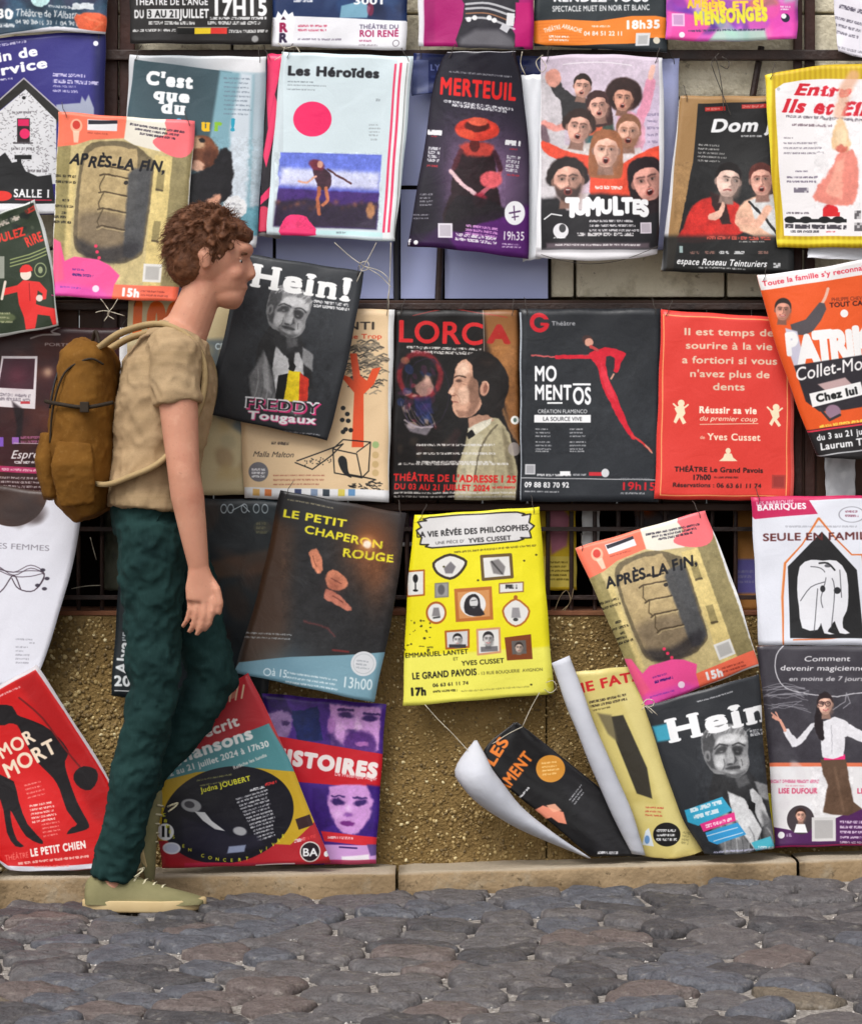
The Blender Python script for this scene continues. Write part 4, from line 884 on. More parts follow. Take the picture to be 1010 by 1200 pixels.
def a(A):
    A.rect(625, 60, 160, 250, (198, 182, 198)); A.glow(710, 90, 50, (206, 190, 206), .8); A.poly([(632, 90), (656, 100), (662, 160), (656, 235), (630, 235)], (196, 190, 194), .9, 4, 2)
    A.poly([(636, 180), (656, 176), (668, 200), (664, 240), (636, 240)], (206, 200, 204), .8, 4)
    A.poly([(740, 110), (774, 100), (774, 200), (744, 190)], (206, 188, 214), .8, 5); A.greek(758, 132, 14, 3, (110, 100, 130), 0, .6, 5, 8)
    SK = (222, 168, 150)
    A.line([(650, 96), (656, 108), (672, 120)], 13, (54, 52, 54), 1, 1.5, 3); A.poly([(655, 102), (672, 112), (694, 118), (700, 150), (664, 150), (658, 126)], (52, 50, 52), 1, 2, 2); A.poly([(640, 84), (652, 80), (658, 92), (650, 102), (640, 96)], (214, 150, 134), 1, 2, 2)
    A.line([(762, 96), (756, 124), (744, 152)], 12, (226, 150, 176), 1, 2); A.line([(762, 90), (765, 78)], 6, (232, 184, 170), 1, 1.5)
    A.poly([(724, 134), (744, 132), (756, 150), (750, 180), (722, 178)], (222, 160, 182), 1, 3, 2)
    A.line([(638, 144), (652, 150), (666, 146)], 8, (226, 150, 140), 1, 2); A.line([(636, 150), (640, 164)], 9, (96, 70, 80), .8, 3)
    A.poly([(684, 132), (716, 130), (722, 170), (690, 178)], (60, 74, 66), 1, 4); A.poly([(690, 146), (706, 144), (704, 166), (690, 170)], (210, 96, 66), 1, 3); A.poly([(684, 160), (700, 156), (700, 172), (688, 174)], (40, 96, 104), 1, 2)
    A.face(682, 101, 12.5, SK, (46, 34, 30), 8, 'open'); A.face(730, 115, 14, (212, 154, 132), (52, 34, 32), 6, 'open', style='afro'); A.face(701, 124, 14, SK, (62, 40, 40), -8, 'open', style='long')
    A.poly([(660, 170), (700, 166), (716, 196), (664, 196)], (206, 198, 196), 1, 3); A.face(678, 149, 17.5, SK, (54, 38, 34), 8, 'open', style='curly')
    A.poly([(716, 176), (750, 172), (760, 190), (720, 196)], (216, 206, 208), 1, 3); A.face(736, 154, 17, (226, 170, 148), (132, 92, 70), 2, 'open', beard=True)
    A.poly([(636, 164), (668, 178), (700, 184), (716, 198), (744, 182), (774, 170), (776, 188), (742, 200), (742, 232), (694, 232), (690, 204), (660, 190), (638, 178)], (224, 78, 56), 1, 2, 3); A.glow(716, 214, 18, (236, 92, 66), .5)
    A.face(710, 176, 19, (232, 180, 160), (150, 96, 66), 2, 'open', style='long')
    A.poly([(634, 232), (700, 226), (774, 232), (776, 300), (630, 300)], (34, 32, 36), 1, 6); A.poly([(650, 226), (664, 246), (684, 246), (690, 226)], (198, 186, 188), 1, 3)
    A.face(665, 211, 22, (216, 164, 146), (40, 32, 32), -2, 'open', beard=True, style='curly'); A.face(758, 212, 22, (222, 158, 144), (40, 28, 32), -14, 'open', style='long', neck=False)
    A.photo(634, 70, 772, 240, .28, 7, 0)
    A.greek(697, 217, 32, 4, (240, 226, 220), 1, .95, ragged=0)
    for ch, x, y, h in (('T', 663, 252, 20), ('U', 673, 250, 16), ('M', 686, 251, 19), ('U', 704, 249, 15), ('L', 718, 250, 19), ('T', 729, 248, 16), ('E', 741, 249, 15), ('S', 750, 252, 17)): A.text(ch, x, y, h, W_, 0, bold=8, sx=.82, jit=.02)
    A.greek(690, 257, 60, 2.6, (220, 216, 220), 0, .9, 3, 5.5); A.greek(676, 272, 66, 4, (226, 222, 224), 0, .9, ragged=0); A.rect(640, 284, 120, 6, (120, 104, 112), .7, 0, 4); A.greek(650, 285, 100, 2.6, (226, 220, 222), 0, .85, ragged=0)
    A.ell(657, 270, 9, 9, (220, 218, 222), 1, 0, 0); A.ell(659, 267, 4, 5, K_, .8); A.greek(648, 277, 18, 2, W_); A.block(750, 260, 13, (206, 196, 206), (120, 110, 120)); A.line([(638, 256), (646, 250), (658, 252)], 1.6, W_, .9)
    A.line([(660, 75), (700, 72), (740, 76)], 1, (236, 232, 236), .8, 0, 3)
    for x0_, x1_ in ((625, 634), (772, 786)): A.rect(x0_, 60, x1_ - x0_, 250, (234, 234, 238))
    A.rect(625, 292, 160, 16, (226, 224, 228)); A.rect(628, 290, 150, 5, (120, 116, 120), .5, 0, 4)
poster('crowded poster of eight people shouting in front of a pale wall', [(634, 66), (632, 180), (627, 300)], [(776, 68), (778, 180), (770, 298)], 6.925, a, bend=lambda u, v: .03 * math.sin(math.pi * u) * v, sag=(-4, 6))

def a(A):
    A.rect(770, 100, 170, 240, (34, 33, 34)); A.poly([(795, 112), (920, 112), (920, 118), (818, 121), (812, 190), (798, 260), (788, 318), (770, 320)], (160, 124, 82)); A.poly([(793, 114), (797, 112), (780, 318), (773, 316)], (220, 220, 224))
    A.rect(826, 125, 24, 5, (176, 40, 36), 1, -2); A.rect(869, 122, 30, 5, (176, 40, 36), 1, -2); A.greek(827, 126, 22, 3, (230, 190, 180), -2, .5); A.greek(870, 123, 28, 3, (230, 190, 180), -2, .5)
    A.text('Dom jua', 832, 154, 14.5, W_, -1, bold=4, shear=.22, fit=98); A.greek(868, 158, 30, 2, W_); A.greek(818, 168, 34, 2.2, (190, 188, 186), 3, .85, 5, 4.6, ragged=.4)
    A.glow(870, 200, 34, (60, 60, 60), .6)
    A.poly([(800, 268), (812, 240), (834, 230), (852, 234), (866, 240), (870, 272), (840, 282), (794, 284)], (196, 46, 40), 1, 3, 2); A.poly([(832, 224), (850, 232), (856, 262), (846, 262), (834, 240)], (50, 30, 30), 1, 2)
    A.face(853, 212, 18, (226, 190, 176), (30, 24, 24), 6, 'closed', look=1.5); A.poly([(831, 250), (842, 246), (846, 236), (850, 240), (846, 252), (838, 258), (830, 256)], (228, 180, 160), 1, 1.5, 2)
    A.poly([(862, 252), (872, 236), (896, 228), (912, 246), (912, 282), (868, 270)], (222, 176, 150), 1, 3, 2); A.poly([(878, 234), (908, 226), (916, 282), (886, 264)], (206, 206, 206), 1, 2); A.line([(878, 236), (900, 260), (912, 276)], 3, (40, 40, 42)); A.line([(866, 258), (888, 262), (900, 244)], 9, (224, 172, 148), 1, 3)
    A.face(892, 211, 17, (226, 168, 150), (96, 50, 44), -3, 'open'); A.ell(893, 201, 14, 8, (110, 50, 48), .0)
    A.photo(790, 190, 925, 285, .3, 9, 0)
    A.rect(775, 276, 160, 60, (30, 30, 30), .9, 0, 8); A.greek(828, 276, 75, 4, (196, 84, 70), 1, .95, ragged=0); A.greek(866, 282, 34, 2, (180, 178, 176))
    for x in (808, 826, 842, 860, 888): A.greek(x, 294, 12, 3.4, (150, 110, 100) if x in (808, 826, 888) else W_, 0, .8, ragged=0)
    A.text('espace Roseau Teinturiers', 792, 309, 7.4, W_, 2, bold=2, shear=.3, fit=106); A.greek(818, 312, 60, 2, (200, 200, 200), 2); A.greek(906, 308, 10, 6, W_); A.rect(796, 288, 4, 8, (150, 170, 170))
poster('black poster of two men on brown cardboard, reading Dom j', [(797, 112), (786, 210), (774, 318)], [(930, 112), (930, 322)], 6.955, a, back=CARD, bend=swing(.01))

def a(A):
    A.rect(890, 70, 170, 230, (200, 168, 30))
    for k in range(60): A.line([(895 + k * 3, 78), (893 + k * 3.2, 292)], 2, (236, 214, 60) if k % 2 else (176, 134, 26), .35, 3)
    A.rect(898, 84, 6, 204, (240, 226, 70), .8, 0, 3); A.rect(893, 280, 120, 5, (240, 226, 70), .8, 0, 3)
    A.poly([(908, 104), (918, 97), (940, 93), (968, 92), (1060, 92), (1060, 276), (919, 276), (912, 190)], (236, 232, 234))
    A.ell(912, 104, 2, 2, (190, 190, 190)); A.text('Entre', 930, 110, 13, (206, 34, 52), 2, bold=4, shear=.3, jit=.03, serif=2, fit=66); A.text('Ils et Elle', 916, 130, 15, (206, 34, 52), 3, bold=4, shear=.3, jit=.03, serif=2, fit=112)
    A.greek(921, 134, 90, 3, (90, 80, 90), 3, .8, ragged=0); A.greek(928, 144, 48, 3, (110, 90, 100), 2, .8, ragged=0)
    A.greek(918, 160, 14, 2, (120, 110, 120)); 
    for k in range(3): A.greek(918, 166 + k * 6, 40 + k * 4, 2.2, (120, 112, 124), 0, .8, ragged=0)
    A.greek(932, 199, 18, 2, (100, 90, 110)); A.greek(922, 206, 36, 2.4, (100, 90, 110), 0, .9, 2, 5); A.greek(930, 219, 22, 6, (80, 72, 90), 0, .8)
    A.poly([(952, 230), (966, 208), (976, 192), (986, 174), (1000, 176), (1006, 200), (1002, 236), (984, 240), (964, 238)], (226, 136, 122), 1, 3, 2); A.poly([(966, 226), (980, 190), (990, 182), (986, 234)], (240, 170, 150), .8, 4)
    A.poly([(975, 172), (976, 152), (984, 138), (994, 152), (996, 172), (988, 178)], (226, 186, 140), .9, 3, 2); A.ell(986, 160, 7, 12, (244, 226, 190), .6, 0, 4); A.line([(984, 132), (990, 104), (1000, 88)], 14, (224, 170, 140), .75, 7); A.ell(986, 174, 7, 4, (200, 90, 80), .8, 0, 2)
    A.greek(921, 248, 30, 2, (70, 60, 70)); A.ell(973, 246, 9, 7, (214, 44, 50), 1, 0, 1); A.rect(964, 248, 20, 5, (214, 44, 50))
    for x in (926, 944, 966, 982): A.ell(x, 257, 7, 4, K_)
    A.rect(920, 256, 72, 4, K_); A.greek(920, 262, 72, 5, (50, 46, 54), 1, .95, ragged=0, dens=.8); A.greek(926, 269, 36, 3, (50, 46, 54)); A.greek(1001, 246, 10, 10, (50, 46, 50), 0, .8, 2, 14); A.greek(968, 270, 12, 2, (200, 40, 50))
    A.photo(954, 100, 1008, 244, .8, 5)
poster('white poster in a broad golden yellow border with a peach coloured robe figure', [(896, 88), (903, 190), (911, 290)], [(1060, 78), (1062, 290)], 6.925, a, sag=(-8, 0))
poster('plain white corner of a sheet showing just under the golden bordered poster', [(948, 280), (946, 302)], [(1040, 280), (1040, 306)], 6.945, None, bg=(222, 222, 228))

P = Place((69, 130), (229, 141), (208, 353), (61, 346), 160, 220)
poster('sand coloured hatch poster lettered Après la fin, hanging upright in the upper left', [(69, 130), (64, 240), (61, 346)], [(229, 141), (220, 250), (208, 353)], 6.93, lambda A: art_hatch(A, P), bend=swing(.015), sag=(1, 1))

def a(A):
    A.rect(-80, 220, 160, 190, (48, 58, 44)); A.greek(-6, 262, 30, 6, (216, 200, 190), -22, .9, ragged=0); A.greek(28, 246, 16, 6, (206, 60, 50), -26, .9, ragged=0); A.mottle(-10, 245, 40, 280, 14, 2, 6, [(30, 36, 34), (90, 96, 80)], .6, 2)
    A.text('VOULEZ', -14, 288, 9.5, (226, 62, 50), -16, bold=4, fit=46, jit=.06); A.text('RIRE', 32, 289, 11, (226, 62, 50), -24, bold=4, fit=21, jit=.06)
    for k in range(3): A.line([(12, 304 + k * 4), (34, 298 + k * 4), (54, 290 + k * 4)], 1.4, (170, 180, 120), .8, .5)
    A.ell(47, 316, 6.6, 8, (150, 160, 120), .9, 0, 0, 1.2); A.ell(47, 316, 2.6, 4, (160, 170, 130), .9)
    RD = (224, 54, 52)
    A.poly([(3, 338), (20, 334), (27, 328), (46, 330), (55, 340), (54, 350), (46, 352), (50, 344), (44, 340), (42, 356), (48, 358), (66, 362), (68, 384), (62, 384), (58, 370), (44, 368), (40, 388), (30, 388), (28, 372), (22, 356), (20, 342), (4, 346)], RD, 1, 0)
    A.line([(34, 332), (35, 352)], .9, (150, 30, 34)); A.ell(30, 321, 6.5, 7, (230, 214, 200)); A.poly([(23, 319), (26, 311), (34, 310), (38, 317)], RD, 1, 0, 2); A.ell(46, 349, 4, 4, (226, 206, 196)); A.rect(-2, 300, 7, 26, (190, 190, 180), .7); A.line([(2, 350), (6, 330)], 3, (230, 214, 200))
    A.ell(4, 372, 14, 6, (120, 130, 90), .6, 0, 2); A.greek(-6, 366, 22, 2, (190, 190, 150), 0, .7, 3, 5)
    A.line([(40, 232), (54, 280), (64, 330), (68, 384)], 5, (200, 202, 200), 1, 0, 3); A.line([(-20, 256), (10, 244), (42, 234)], 4.5, (196, 198, 196), 1, 0, 3); A.line([(-60, 400), (10, 392), (70, 382)], 5, (200, 202, 200), 1, 0, 3)
poster('dark green poster with a small figure in a red suit, tilted at the left edge', [(-60, 272), (-52, 404)], [(40, 234), (58, 290), (68, 382)], 6.915, a)
# ---------------------------------------------------------------- third row
def a(A):
    A.rect(-60, 380, 200, 220, (58, 30, 32)); A.mottle(-20, 400, 130, 560, 26, 8, 26, [(80, 40, 34), (40, 22, 26), (96, 52, 34), (66, 34, 40)], .5, 10)
    A.line([(36, 396), (50, 392), (70, 392), (60, 388), (84, 378)], 2, (200, 196, 196), .8, .6, 3); A.text('PORTRAIT', 52, 405, 3.6, (190, 180, 180), 2, bold=1, fit=46)
    A.poly([(2, 417), (44, 417), (41, 479), (-6, 476)], (222, 214, 218)); A.poly([(4, 420), (41, 420), (39, 456), (-2, 454)], (66, 34, 46)); A.glow(20, 440, 12, (96, 46, 60), .8); A.greek(0, 460, 36, 4, (120, 110, 120), 3, .8, 2, 5, ragged=0); A.rect(24, 470, 11, 3, (190, 60, 70))
    A.glow(56, 436, 6, (210, 170, 140), .8); A.glow(84, 450, 8, (170, 110, 70), .6); A.poly([(14, 470), (20, 500), (18, 520), (24, 520), (28, 480)], (24, 14, 20), .8, 4)
    A.rect(-4, 512, 8, 11, (130, 90, 190)); A.rect(14, 512, 8, 8, (150, 100, 180)); A.greek(24, 511, 34, 3, (170, 100, 140), 0, .8, 2, 5); A.line([(16, 519), (66, 520)], .8, (200, 180, 190))
    A.text('Espresso', 12, 537, 9.5, (232, 226, 228), -1, bold=1, shear=.35, fit=52); A.greek(17, 540, 40, 3, (230, 224, 226), 0, .9, ragged=0); A.poly([(-10, 545), (70, 549), (70, 556), (-10, 552)], (176, 50, 96)); A.greek(2, 548, 60, 3, (240, 200, 210), 2, .8, ragged=0)
    A.greek(-4, 558, 110, 2.6, (200, 190, 190), 1, .8, 5, 5, ragged=.2)
poster('dark maroon poster with a small instant photo, lettered Espresso, behind the backpack', [(-60, 384), (-60, 583)], [(152, 384), (150, 583)], 6.97, a)

def a(A):
    A.rect(140, 340, 180, 250, (206, 190, 150)); A.text('1000', 152, 390, 34, (236, 108, 40), 1, bold=9, sx=.82, fit=88)
    A.poly([(240, 398), (300, 395), (340, 470), (300, 520), (230, 470)], (110, 120, 122), 1, 8); A.text('CRÉATION', 252, 409, 7, (206, 222, 230), 2, bold=4, fit=42); A.text('2024', 256, 426, 7, (200, 60, 80), 2, bold=5, fit=34)
    A.mottle(150, 410, 300, 560, 30, 6, 22, [(196, 170, 120), (170, 160, 130), (150, 120, 90), (214, 200, 160)], .5, 8)
poster('cream poster with the big orange number 1000, behind the walking man', [(150, 352), (146, 580)], [(302, 352), (300, 580)], 6.972, a)

def a(A):
    A.rect(270, 350, 200, 250, (226, 196, 156)); A.rect(455, 350, 12, 240, (232, 232, 232)); A.text('TANTI', 378, 386, 9, (40, 34, 32), 0, bold=1, sx=1.2, fit=62); A.text('de Trop', 408, 397, 5.4, (216, 66, 40), -1, bold=1, fit=40)
    r = A.r
    for _ in range(150):
        t = r.uniform(0, 6.28); q = math.sqrt(r.uniform(0, 1)); x = 430 + 24 * q * math.cos(t); y = 430 + 33 * q * math.sin(t)
        A.line([(x - 4, y + 1), (x, y - 1), (x + 4, y + .5)], 1.7, [(104, 96, 84), (60, 56, 52), (150, 136, 116)][int(r.integers(3))], .85)
    OR = (222, 84, 48)
    A.poly([(412, 524), (415, 460), (402, 444), (400, 438), (410, 442), (414, 446), (410, 414), (418, 414), (422, 440), (430, 446), (436, 432), (446, 430), (438, 450), (426, 462), (426, 524)], OR, 1, 0)
    for x, y in ((402, 478), (407, 485), (401, 492), (408, 493), (405, 503), (402, 506), (411, 504)): A.ell(x, y, 2.8, 2.6, K_)
    A.line([(346, 542), (366, 550), (388, 534), (402, 520), (370, 532), (348, 540)], 1.4, K_, 1, 0, 0); A.line([(390, 526), (418, 532), (424, 560), (392, 554), (390, 526), (402, 515), (434, 518), (432, 552), (424, 560)], 1.4, K_, 1); A.line([(418, 530), (434, 518)], 1.2, K_); A.poly([(396, 540), (400, 534), (406, 538), (408, 552), (412, 560), (402, 554)], K_, 1, 0, 3); A.line([(410, 556), (440, 562)], 1.6, K_)
    for _ in range(26): A.ell(r.uniform(356, 388), r.uniform(536, 546), .8, .8, K_, .8)
    for _ in range(70): x, y = r.uniform(408, 446), r.uniform(564, 584); A.line([(x, y), (x + r.uniform(2, 6), y + r.uniform(-2, 3))], 1.3, K_, .85)
    A.text('Malla Malton', 296, 535, 6.4, (60, 50, 44), 1, bold=0, shear=.3, fit=48); A.greek(318, 517, 26, 3.6, (60, 50, 44), 3); A.ell(303, 553, 11.5, 11.5, (112, 110, 116)); A.greek(295, 549, 16, 2.6, W_, 0, .9, 3, 4, ragged=0)
    A.greek(320, 556, 70, 2, (170, 100, 80), 0, .8, 3, 5.2); A.rect(286, 571, 170, 14, (230, 230, 232), 1, 1); 
    for x, c in ((296, (220, 170, 90)), (310, (220, 120, 60)), (345, (40, 50, 90)), (364, (120, 140, 170)), (378, (40, 50, 60)), (396, (220, 200, 80)), (408, (90, 140, 190))): A.rect(x, 573, 8, 8, c, .9, 2)
    for y in (523, 535, 546, 556): A.ell(440, y - 2, 4, 4, (200, 170, 120) if y > 530 else (150, 180, 120), .9, 0, 1)
poster('cream poster of a red orange tree rising from an open box, beside the profile portrait', [(276, 362), (286, 584)], [(462, 362), (455, 588)], 6.965, a)

def a(A):
    A.rect(230, 290, 210, 240, (50, 52, 56))
    ca_, sa_ = math.cos(R(21)) * .93, math.sin(R(21)) * .93
    def T(x, y): x -= 850; y -= 880; return (337 + x * ca_ - y * sa_, 364 + x * sa_ + y * ca_)
    art_portrait(A, T, .93, 21, False); A.poly([(326, 440), (342, 436), (342, 470), (322, 470)], (26, 26, 28)); A.poly([(338, 434), (352, 436), (352, 470), (332, 470)], (238, 208, 38)); A.poly([(351, 437), (362, 444), (360, 470), (350, 470)], (210, 60, 44))
    A.photo(285, 325, 390, 475, .25, 9, 0)
    A.text('Hein!', 293, 334, 25, (236, 236, 236), 9, bold=4, serif=4, fit=122); A.greek(368, 351, 42, 3.4, (220, 220, 222), 7, .95, 2, 5, ragged=0)
    A.text('FREDDY', 288, 479, 13, (214, 60, 120), 5, bold=4, serif=3, fit=88); A.text('FREDDY', 286, 477, 12.5, (232, 232, 236), 5, bold=4, serif=3, fit=88); A.text('FREDDY', 287, 477, 11, (40, 40, 44), 5, bold=1, fit=86)
    A.text('Tougaux', 291, 491, 9.5, (214, 60, 120), 5, bold=6, fit=80); A.text('Tougaux', 290, 490, 9, (236, 236, 238), 5, bold=4, fit=80); A.greek(300, 500, 80, 1.8, (180, 180, 186), 7, .8)
poster('charcoal Hein! poster with the red and yellow tie, tilted over the cream tree poster', [(283, 296), (262, 395), (238, 484)], [(427, 318), (408, 420), (384, 516)], 6.935, a, bend=lambda u, v: .02 * math.sin(math.pi * v))

def a(A):
    A.rect(450, 355, 165, 240, (22, 18, 18)); A.poly([(566, 362), (606, 362), (608, 520), (596, 500), (584, 440), (570, 400)], (132, 88, 50), 1, 8); A.glow(588, 410, 16, (176, 120, 70), .7, 26)
    A.line([(484, 370), (520, 362), (560, 366), (594, 372)], 1, (170, 50, 44), .8, 0, 3); A.text('LORC', 465, 400, 25, (206, 40, 44), 2, bold=2, fit=102); A.text('A', 572, 401, 20, (170, 44, 40), 2, bold=5, fit=26); A.line([(566, 360), (567, 412)], .8, (200, 190, 180), .7)
    A.greek(476, 405, 88, 3, (214, 210, 206), 2, .95, ragged=0); A.greek(482, 410, 76, 3.4, (214, 210, 206), 2, .95, ragged=0)
    A.ell(492, 440, 24, 26, (150, 40, 50), .75, 0, 4, 6); A.mottle(468, 420, 510, 500, 40, 2, 7, [(140, 40, 60), (40, 60, 110), (170, 120, 90), (30, 26, 40), (80, 40, 70), (200, 170, 150)], .55, 2); A.glow(500, 446, 5, (220, 180, 160), .9); A.poly([(474, 496), (500, 500), (510, 494), (500, 510), (480, 506)], (170, 160, 170), .6, 3)
    A.ell(500, 460, 26, 40, (60, 50, 80), .5, 0, 0, .8); A.mottle(466, 500, 540, 550, 16, 3, 9, [(60, 40, 40), (40, 30, 30), (70, 60, 50)], .5, 5)
    A.poly([(598, 508), (606, 516), (612, 560), (608, 590), (596, 590), (600, 540)], (30, 25, 24), 1, 3); A.line([(588, 478), (596, 500), (608, 520)], 3, (150, 108, 70), .7, 3)
    A.poly([(548, 502), (556, 494), (571, 488), (584, 490), (597, 508), (606, 552), (604, 590), (532, 590), (535, 550), (545, 520)], (164, 154, 124), 1, 2)
    A.poly([(552, 506), (566, 510), (560, 546), (548, 590), (534, 588), (540, 548)], (196, 188, 160), .7, 5); A.line([(582, 498), (570, 512), (560, 534), (556, 560)], 2.2, (84, 76, 60), .8, 1.5, 3); A.poly([(588, 500), (598, 520), (602, 560), (596, 560), (590, 524)], (110, 100, 78), .8, 5); A.line([(574, 520), (580, 548), (578, 584)], 2, (128, 118, 92), .7, 3)
    A.poly([(548, 490), (560, 486), (572, 486), (578, 492), (562, 500), (550, 506)], (176, 134, 112), 1, 2); A.poly([(548, 502), (562, 494), (576, 490), (574, 497), (556, 510), (549, 510)], (206, 200, 182), 1, 1.5); A.poly([(546, 508), (553, 503), (557, 510), (549, 514)], (20, 18, 20), 1, 1)
    fc = [(544, 421), (536, 426), (532, 438), (531, 447), (528.5, 453), (524.6, 459.5), (529.5, 463), (528.6, 468), (530.5, 471), (529.6, 475), (531.6, 483), (536, 488), (546, 489), (555, 486), (564, 474), (568, 450), (560, 424), (552, 420)]
    A.poly(fc, (196, 150, 126), 1, 1.6, 3)
    A.poly([(536, 428), (546, 424), (550, 436), (538, 442), (534, 438)], (226, 188, 164), .85, 4, 2); A.poly([(537, 456), (548, 452), (551, 466), (544, 474), (537, 470)], (218, 178, 154), .85, 4, 2); A.poly([(526, 458), (531, 452), (533, 458), (529, 462)], (224, 184, 160), .8, 2)
    A.poly([(552, 440), (560, 446), (562, 468), (556, 484), (546, 488), (550, 472), (548, 452)], (122, 88, 72), .8, 5, 2); A.poly([(534, 480), (548, 482), (552, 487), (538, 489)], (128, 92, 76), .7, 3)
    A.line([(532.5, 442), (538, 440), (545, 442)], 1.6, (52, 36, 30), .85, 1.2, 3); A.ell(537.5, 446, 3.6, 1.8, (70, 48, 40), .85, 6, 1.8); A.line([(540, 449), (546, 451)], 1, (140, 100, 82), .7, 1.2); A.line([(529.6, 470.6), (536, 471.4)], 1.3, (118, 58, 52), .85, 1); A.line([(532, 461), (537, 464), (539, 471)], 1, (142, 100, 82), .7, 1.4, 3); A.line([(529.6, 463), (533, 463)], 1.2, (110, 70, 58), .8, 1)
    A.poly([(546, 419), (556, 412), (572, 413), (586, 424), (594, 438), (596, 452), (592, 467), (587, 481), (574, 486), (566, 476), (561, 462), (560, 448), (554, 440), (553, 428)], (28, 22, 21), 1, 2, 3); A.glow(572, 424, 8, (66, 54, 48), .5, 5)
    A.ell(567.4, 455, 5.4, 9, (190, 140, 118), 1, 10, 1.4); A.ell(568.4, 455, 2.4, 5.6, (112, 70, 58), .8, 10, 2); A.line([(565, 448), (570, 447), (572, 453)], 1, (214, 170, 146), .8, .8, 3)
    for k in range(9): A.line([(470 + k * 3, 470 + (k * 5) % 13), (474 + k * 4, 486 + (k * 7) % 9), (486 + k * 3, 500)], .9, [(150, 130, 140), (90, 84, 130), (180, 160, 150)][k % 3], .5, .8, 3)
    A.poly([(486, 452), (500, 444), (508, 452), (504, 462), (492, 464)], (196, 150, 136), .7, 3, 2); A.poly([(484, 466), (504, 464), (508, 484), (488, 488)], (36, 44, 104), .6, 4); A.line([(474, 492), (488, 500), (506, 500)], 2.2, (176, 164, 170), .7, 1, 3)
    A.photo(466, 405, 608, 588, .28, 9, 0)
    A.greek(488, 520, 96, 2.6, (214, 210, 206), 0, .9, 3, 10, ragged=.2); A.greek(466, 542, 130, 2.8, (214, 210, 206), 0, .9, ragged=0)
    A.text("THÉÂTRE DE L'ADRESSE I 25", 461, 563, 8, (206, 36, 36), 1, bold=4, fit=144); A.text('DU 03 AU 21 JUILLET 2024', 462, 573, 6.6, (206, 36, 36), 1, bold=4, fit=112); A.greek(576, 570, 28, 2.4, (206, 36, 36)); A.greek(462, 576, 142, 2.6, (200, 196, 190), 0, .9, 2, 4.6, ragged=0)
    A.ell(603, 492, 5, 5, (224, 224, 220)); A.ell(603, 492, 2, 2.6, (90, 110, 100)); A.ell(602, 526, 7, 8, (160, 150, 146), .8)
poster('dark poster with red title LORCA over a dark haired man in profile', [(463, 363), (456, 586)], [(608, 363), (610, 586)], 6.962, a)

def a(A):
    A.grad(600, 355, 775, 595, (40, 42, 46), (50, 53, 58)); A.rect(604, 366, 7, 220, (190, 196, 204), .9)
    A.ell(632, 378, 9, 9, (196, 30, 44), 1, 0, 0, 5); A.rect(634, 374, 10, 5, (42, 44, 48)); A.rect(633, 378, 9, 3.4, (196, 30, 44)); A.text('Théâtre', 646, 381, 5, (190, 190, 194), 0, bold=1, fit=28)
    RD = (204, 32, 52)
    A.line([(623, 416), (650, 418), (690, 416)], 2, (190, 90, 90), 1); A.line([(652, 418), (702, 418)], 4.6, RD, 1, .6)
    A.poly([(690, 414), (704, 408), (714, 407), (730, 412), (733, 417), (728, 424), (724, 436), (719, 434), (720, 420), (710, 418), (712, 440), (722, 462), (735, 496), (744, 512), (740, 514), (724, 490), (710, 462), (704, 448), (700, 430), (694, 422)], RD, 1, .8, 2); A.poly([(704, 424), (712, 440), (722, 470), (712, 462), (704, 440)], (226, 60, 76), .7, 2)
    A.line([(740, 510), (752, 518), (762, 528)], 2.6, (206, 60, 60), 1, .4); A.line([(756, 521), (763, 530)], 1.8, (206, 140, 120)); A.line([(716, 444), (719, 438)], 2, (206, 150, 130), 1); A.ell(688, 398, 6.4, 5.4, (66, 46, 44), 1, 20, 1); A.ell(690, 401, 5, 4.6, (206, 150, 130), 1, 20, 1); A.line([(692, 406), (700, 410)], 3.4, (190, 70, 70), 1)
    A.photo(610, 395, 770, 535, .3, 5, 0)
    A.text('MO', 626, 446, 17, W_, 0, bold=3, sx=.8, fit=27); A.text('MENT', 626, 468, 17, W_, 0, bold=3, fit=44); A.text('OS', 671, 473, 19, W_, 0, bold=3, fit=22); A.rect(671, 449, 21, 2.4, W_); A.rect(641, 471, 18, 2, W_)
    A.text('CRÉATION FLAMENCO', 630, 484, 4.4, W_, 0, bold=1, fit=58); A.rect(626, 486, 66, 9, W_); A.text('LA SOURCE VIVE', 636, 493, 4.6, (60, 60, 64), 0, bold=1, fit=46)
    for x in (627, 667):
        for y, n in ((502, 3), (517, 3), (528, 1)): A.greek(x, y, 20, 1.7, (200, 200, 204), 0, .75, n, 4)
    A.block(615, 544, 12, (200, 200, 204), (90, 90, 96)); A.greek(629, 555, 40, 3, (214, 214, 216), 0, .9, ragged=0); A.rect(656, 552, 12, 5, W_); A.greek(671, 555, 20, 2.4, (200, 200, 204)); A.rect(690, 553, 15, 4.4, (200, 50, 60)); A.ell(709, 554, 4.6, 5, (210, 210, 214)); A.line([(611, 560), (770, 562)], .9, (200, 200, 204))
    A.text('09 88 83 70 92', 615, 571, 6, W_, 0, bold=3, fit=52); A.greek(615, 575, 46, 2, (190, 190, 194)); A.text('FEST. AVIGNON', 727, 563, 3, (150, 150, 154), 0, fit=36); A.text('19h15', 727, 574, 9, (214, 40, 50), 0, bold=2, fit=42); A.greek(727, 577, 36, 2, (190, 190, 194))
poster('charcoal poster with a leaning dancer in red, lettered MOMENTOS', [(609, 362), (610, 588)], [(776, 361), (772, 588)], 6.952, a, bend=roll(.006))

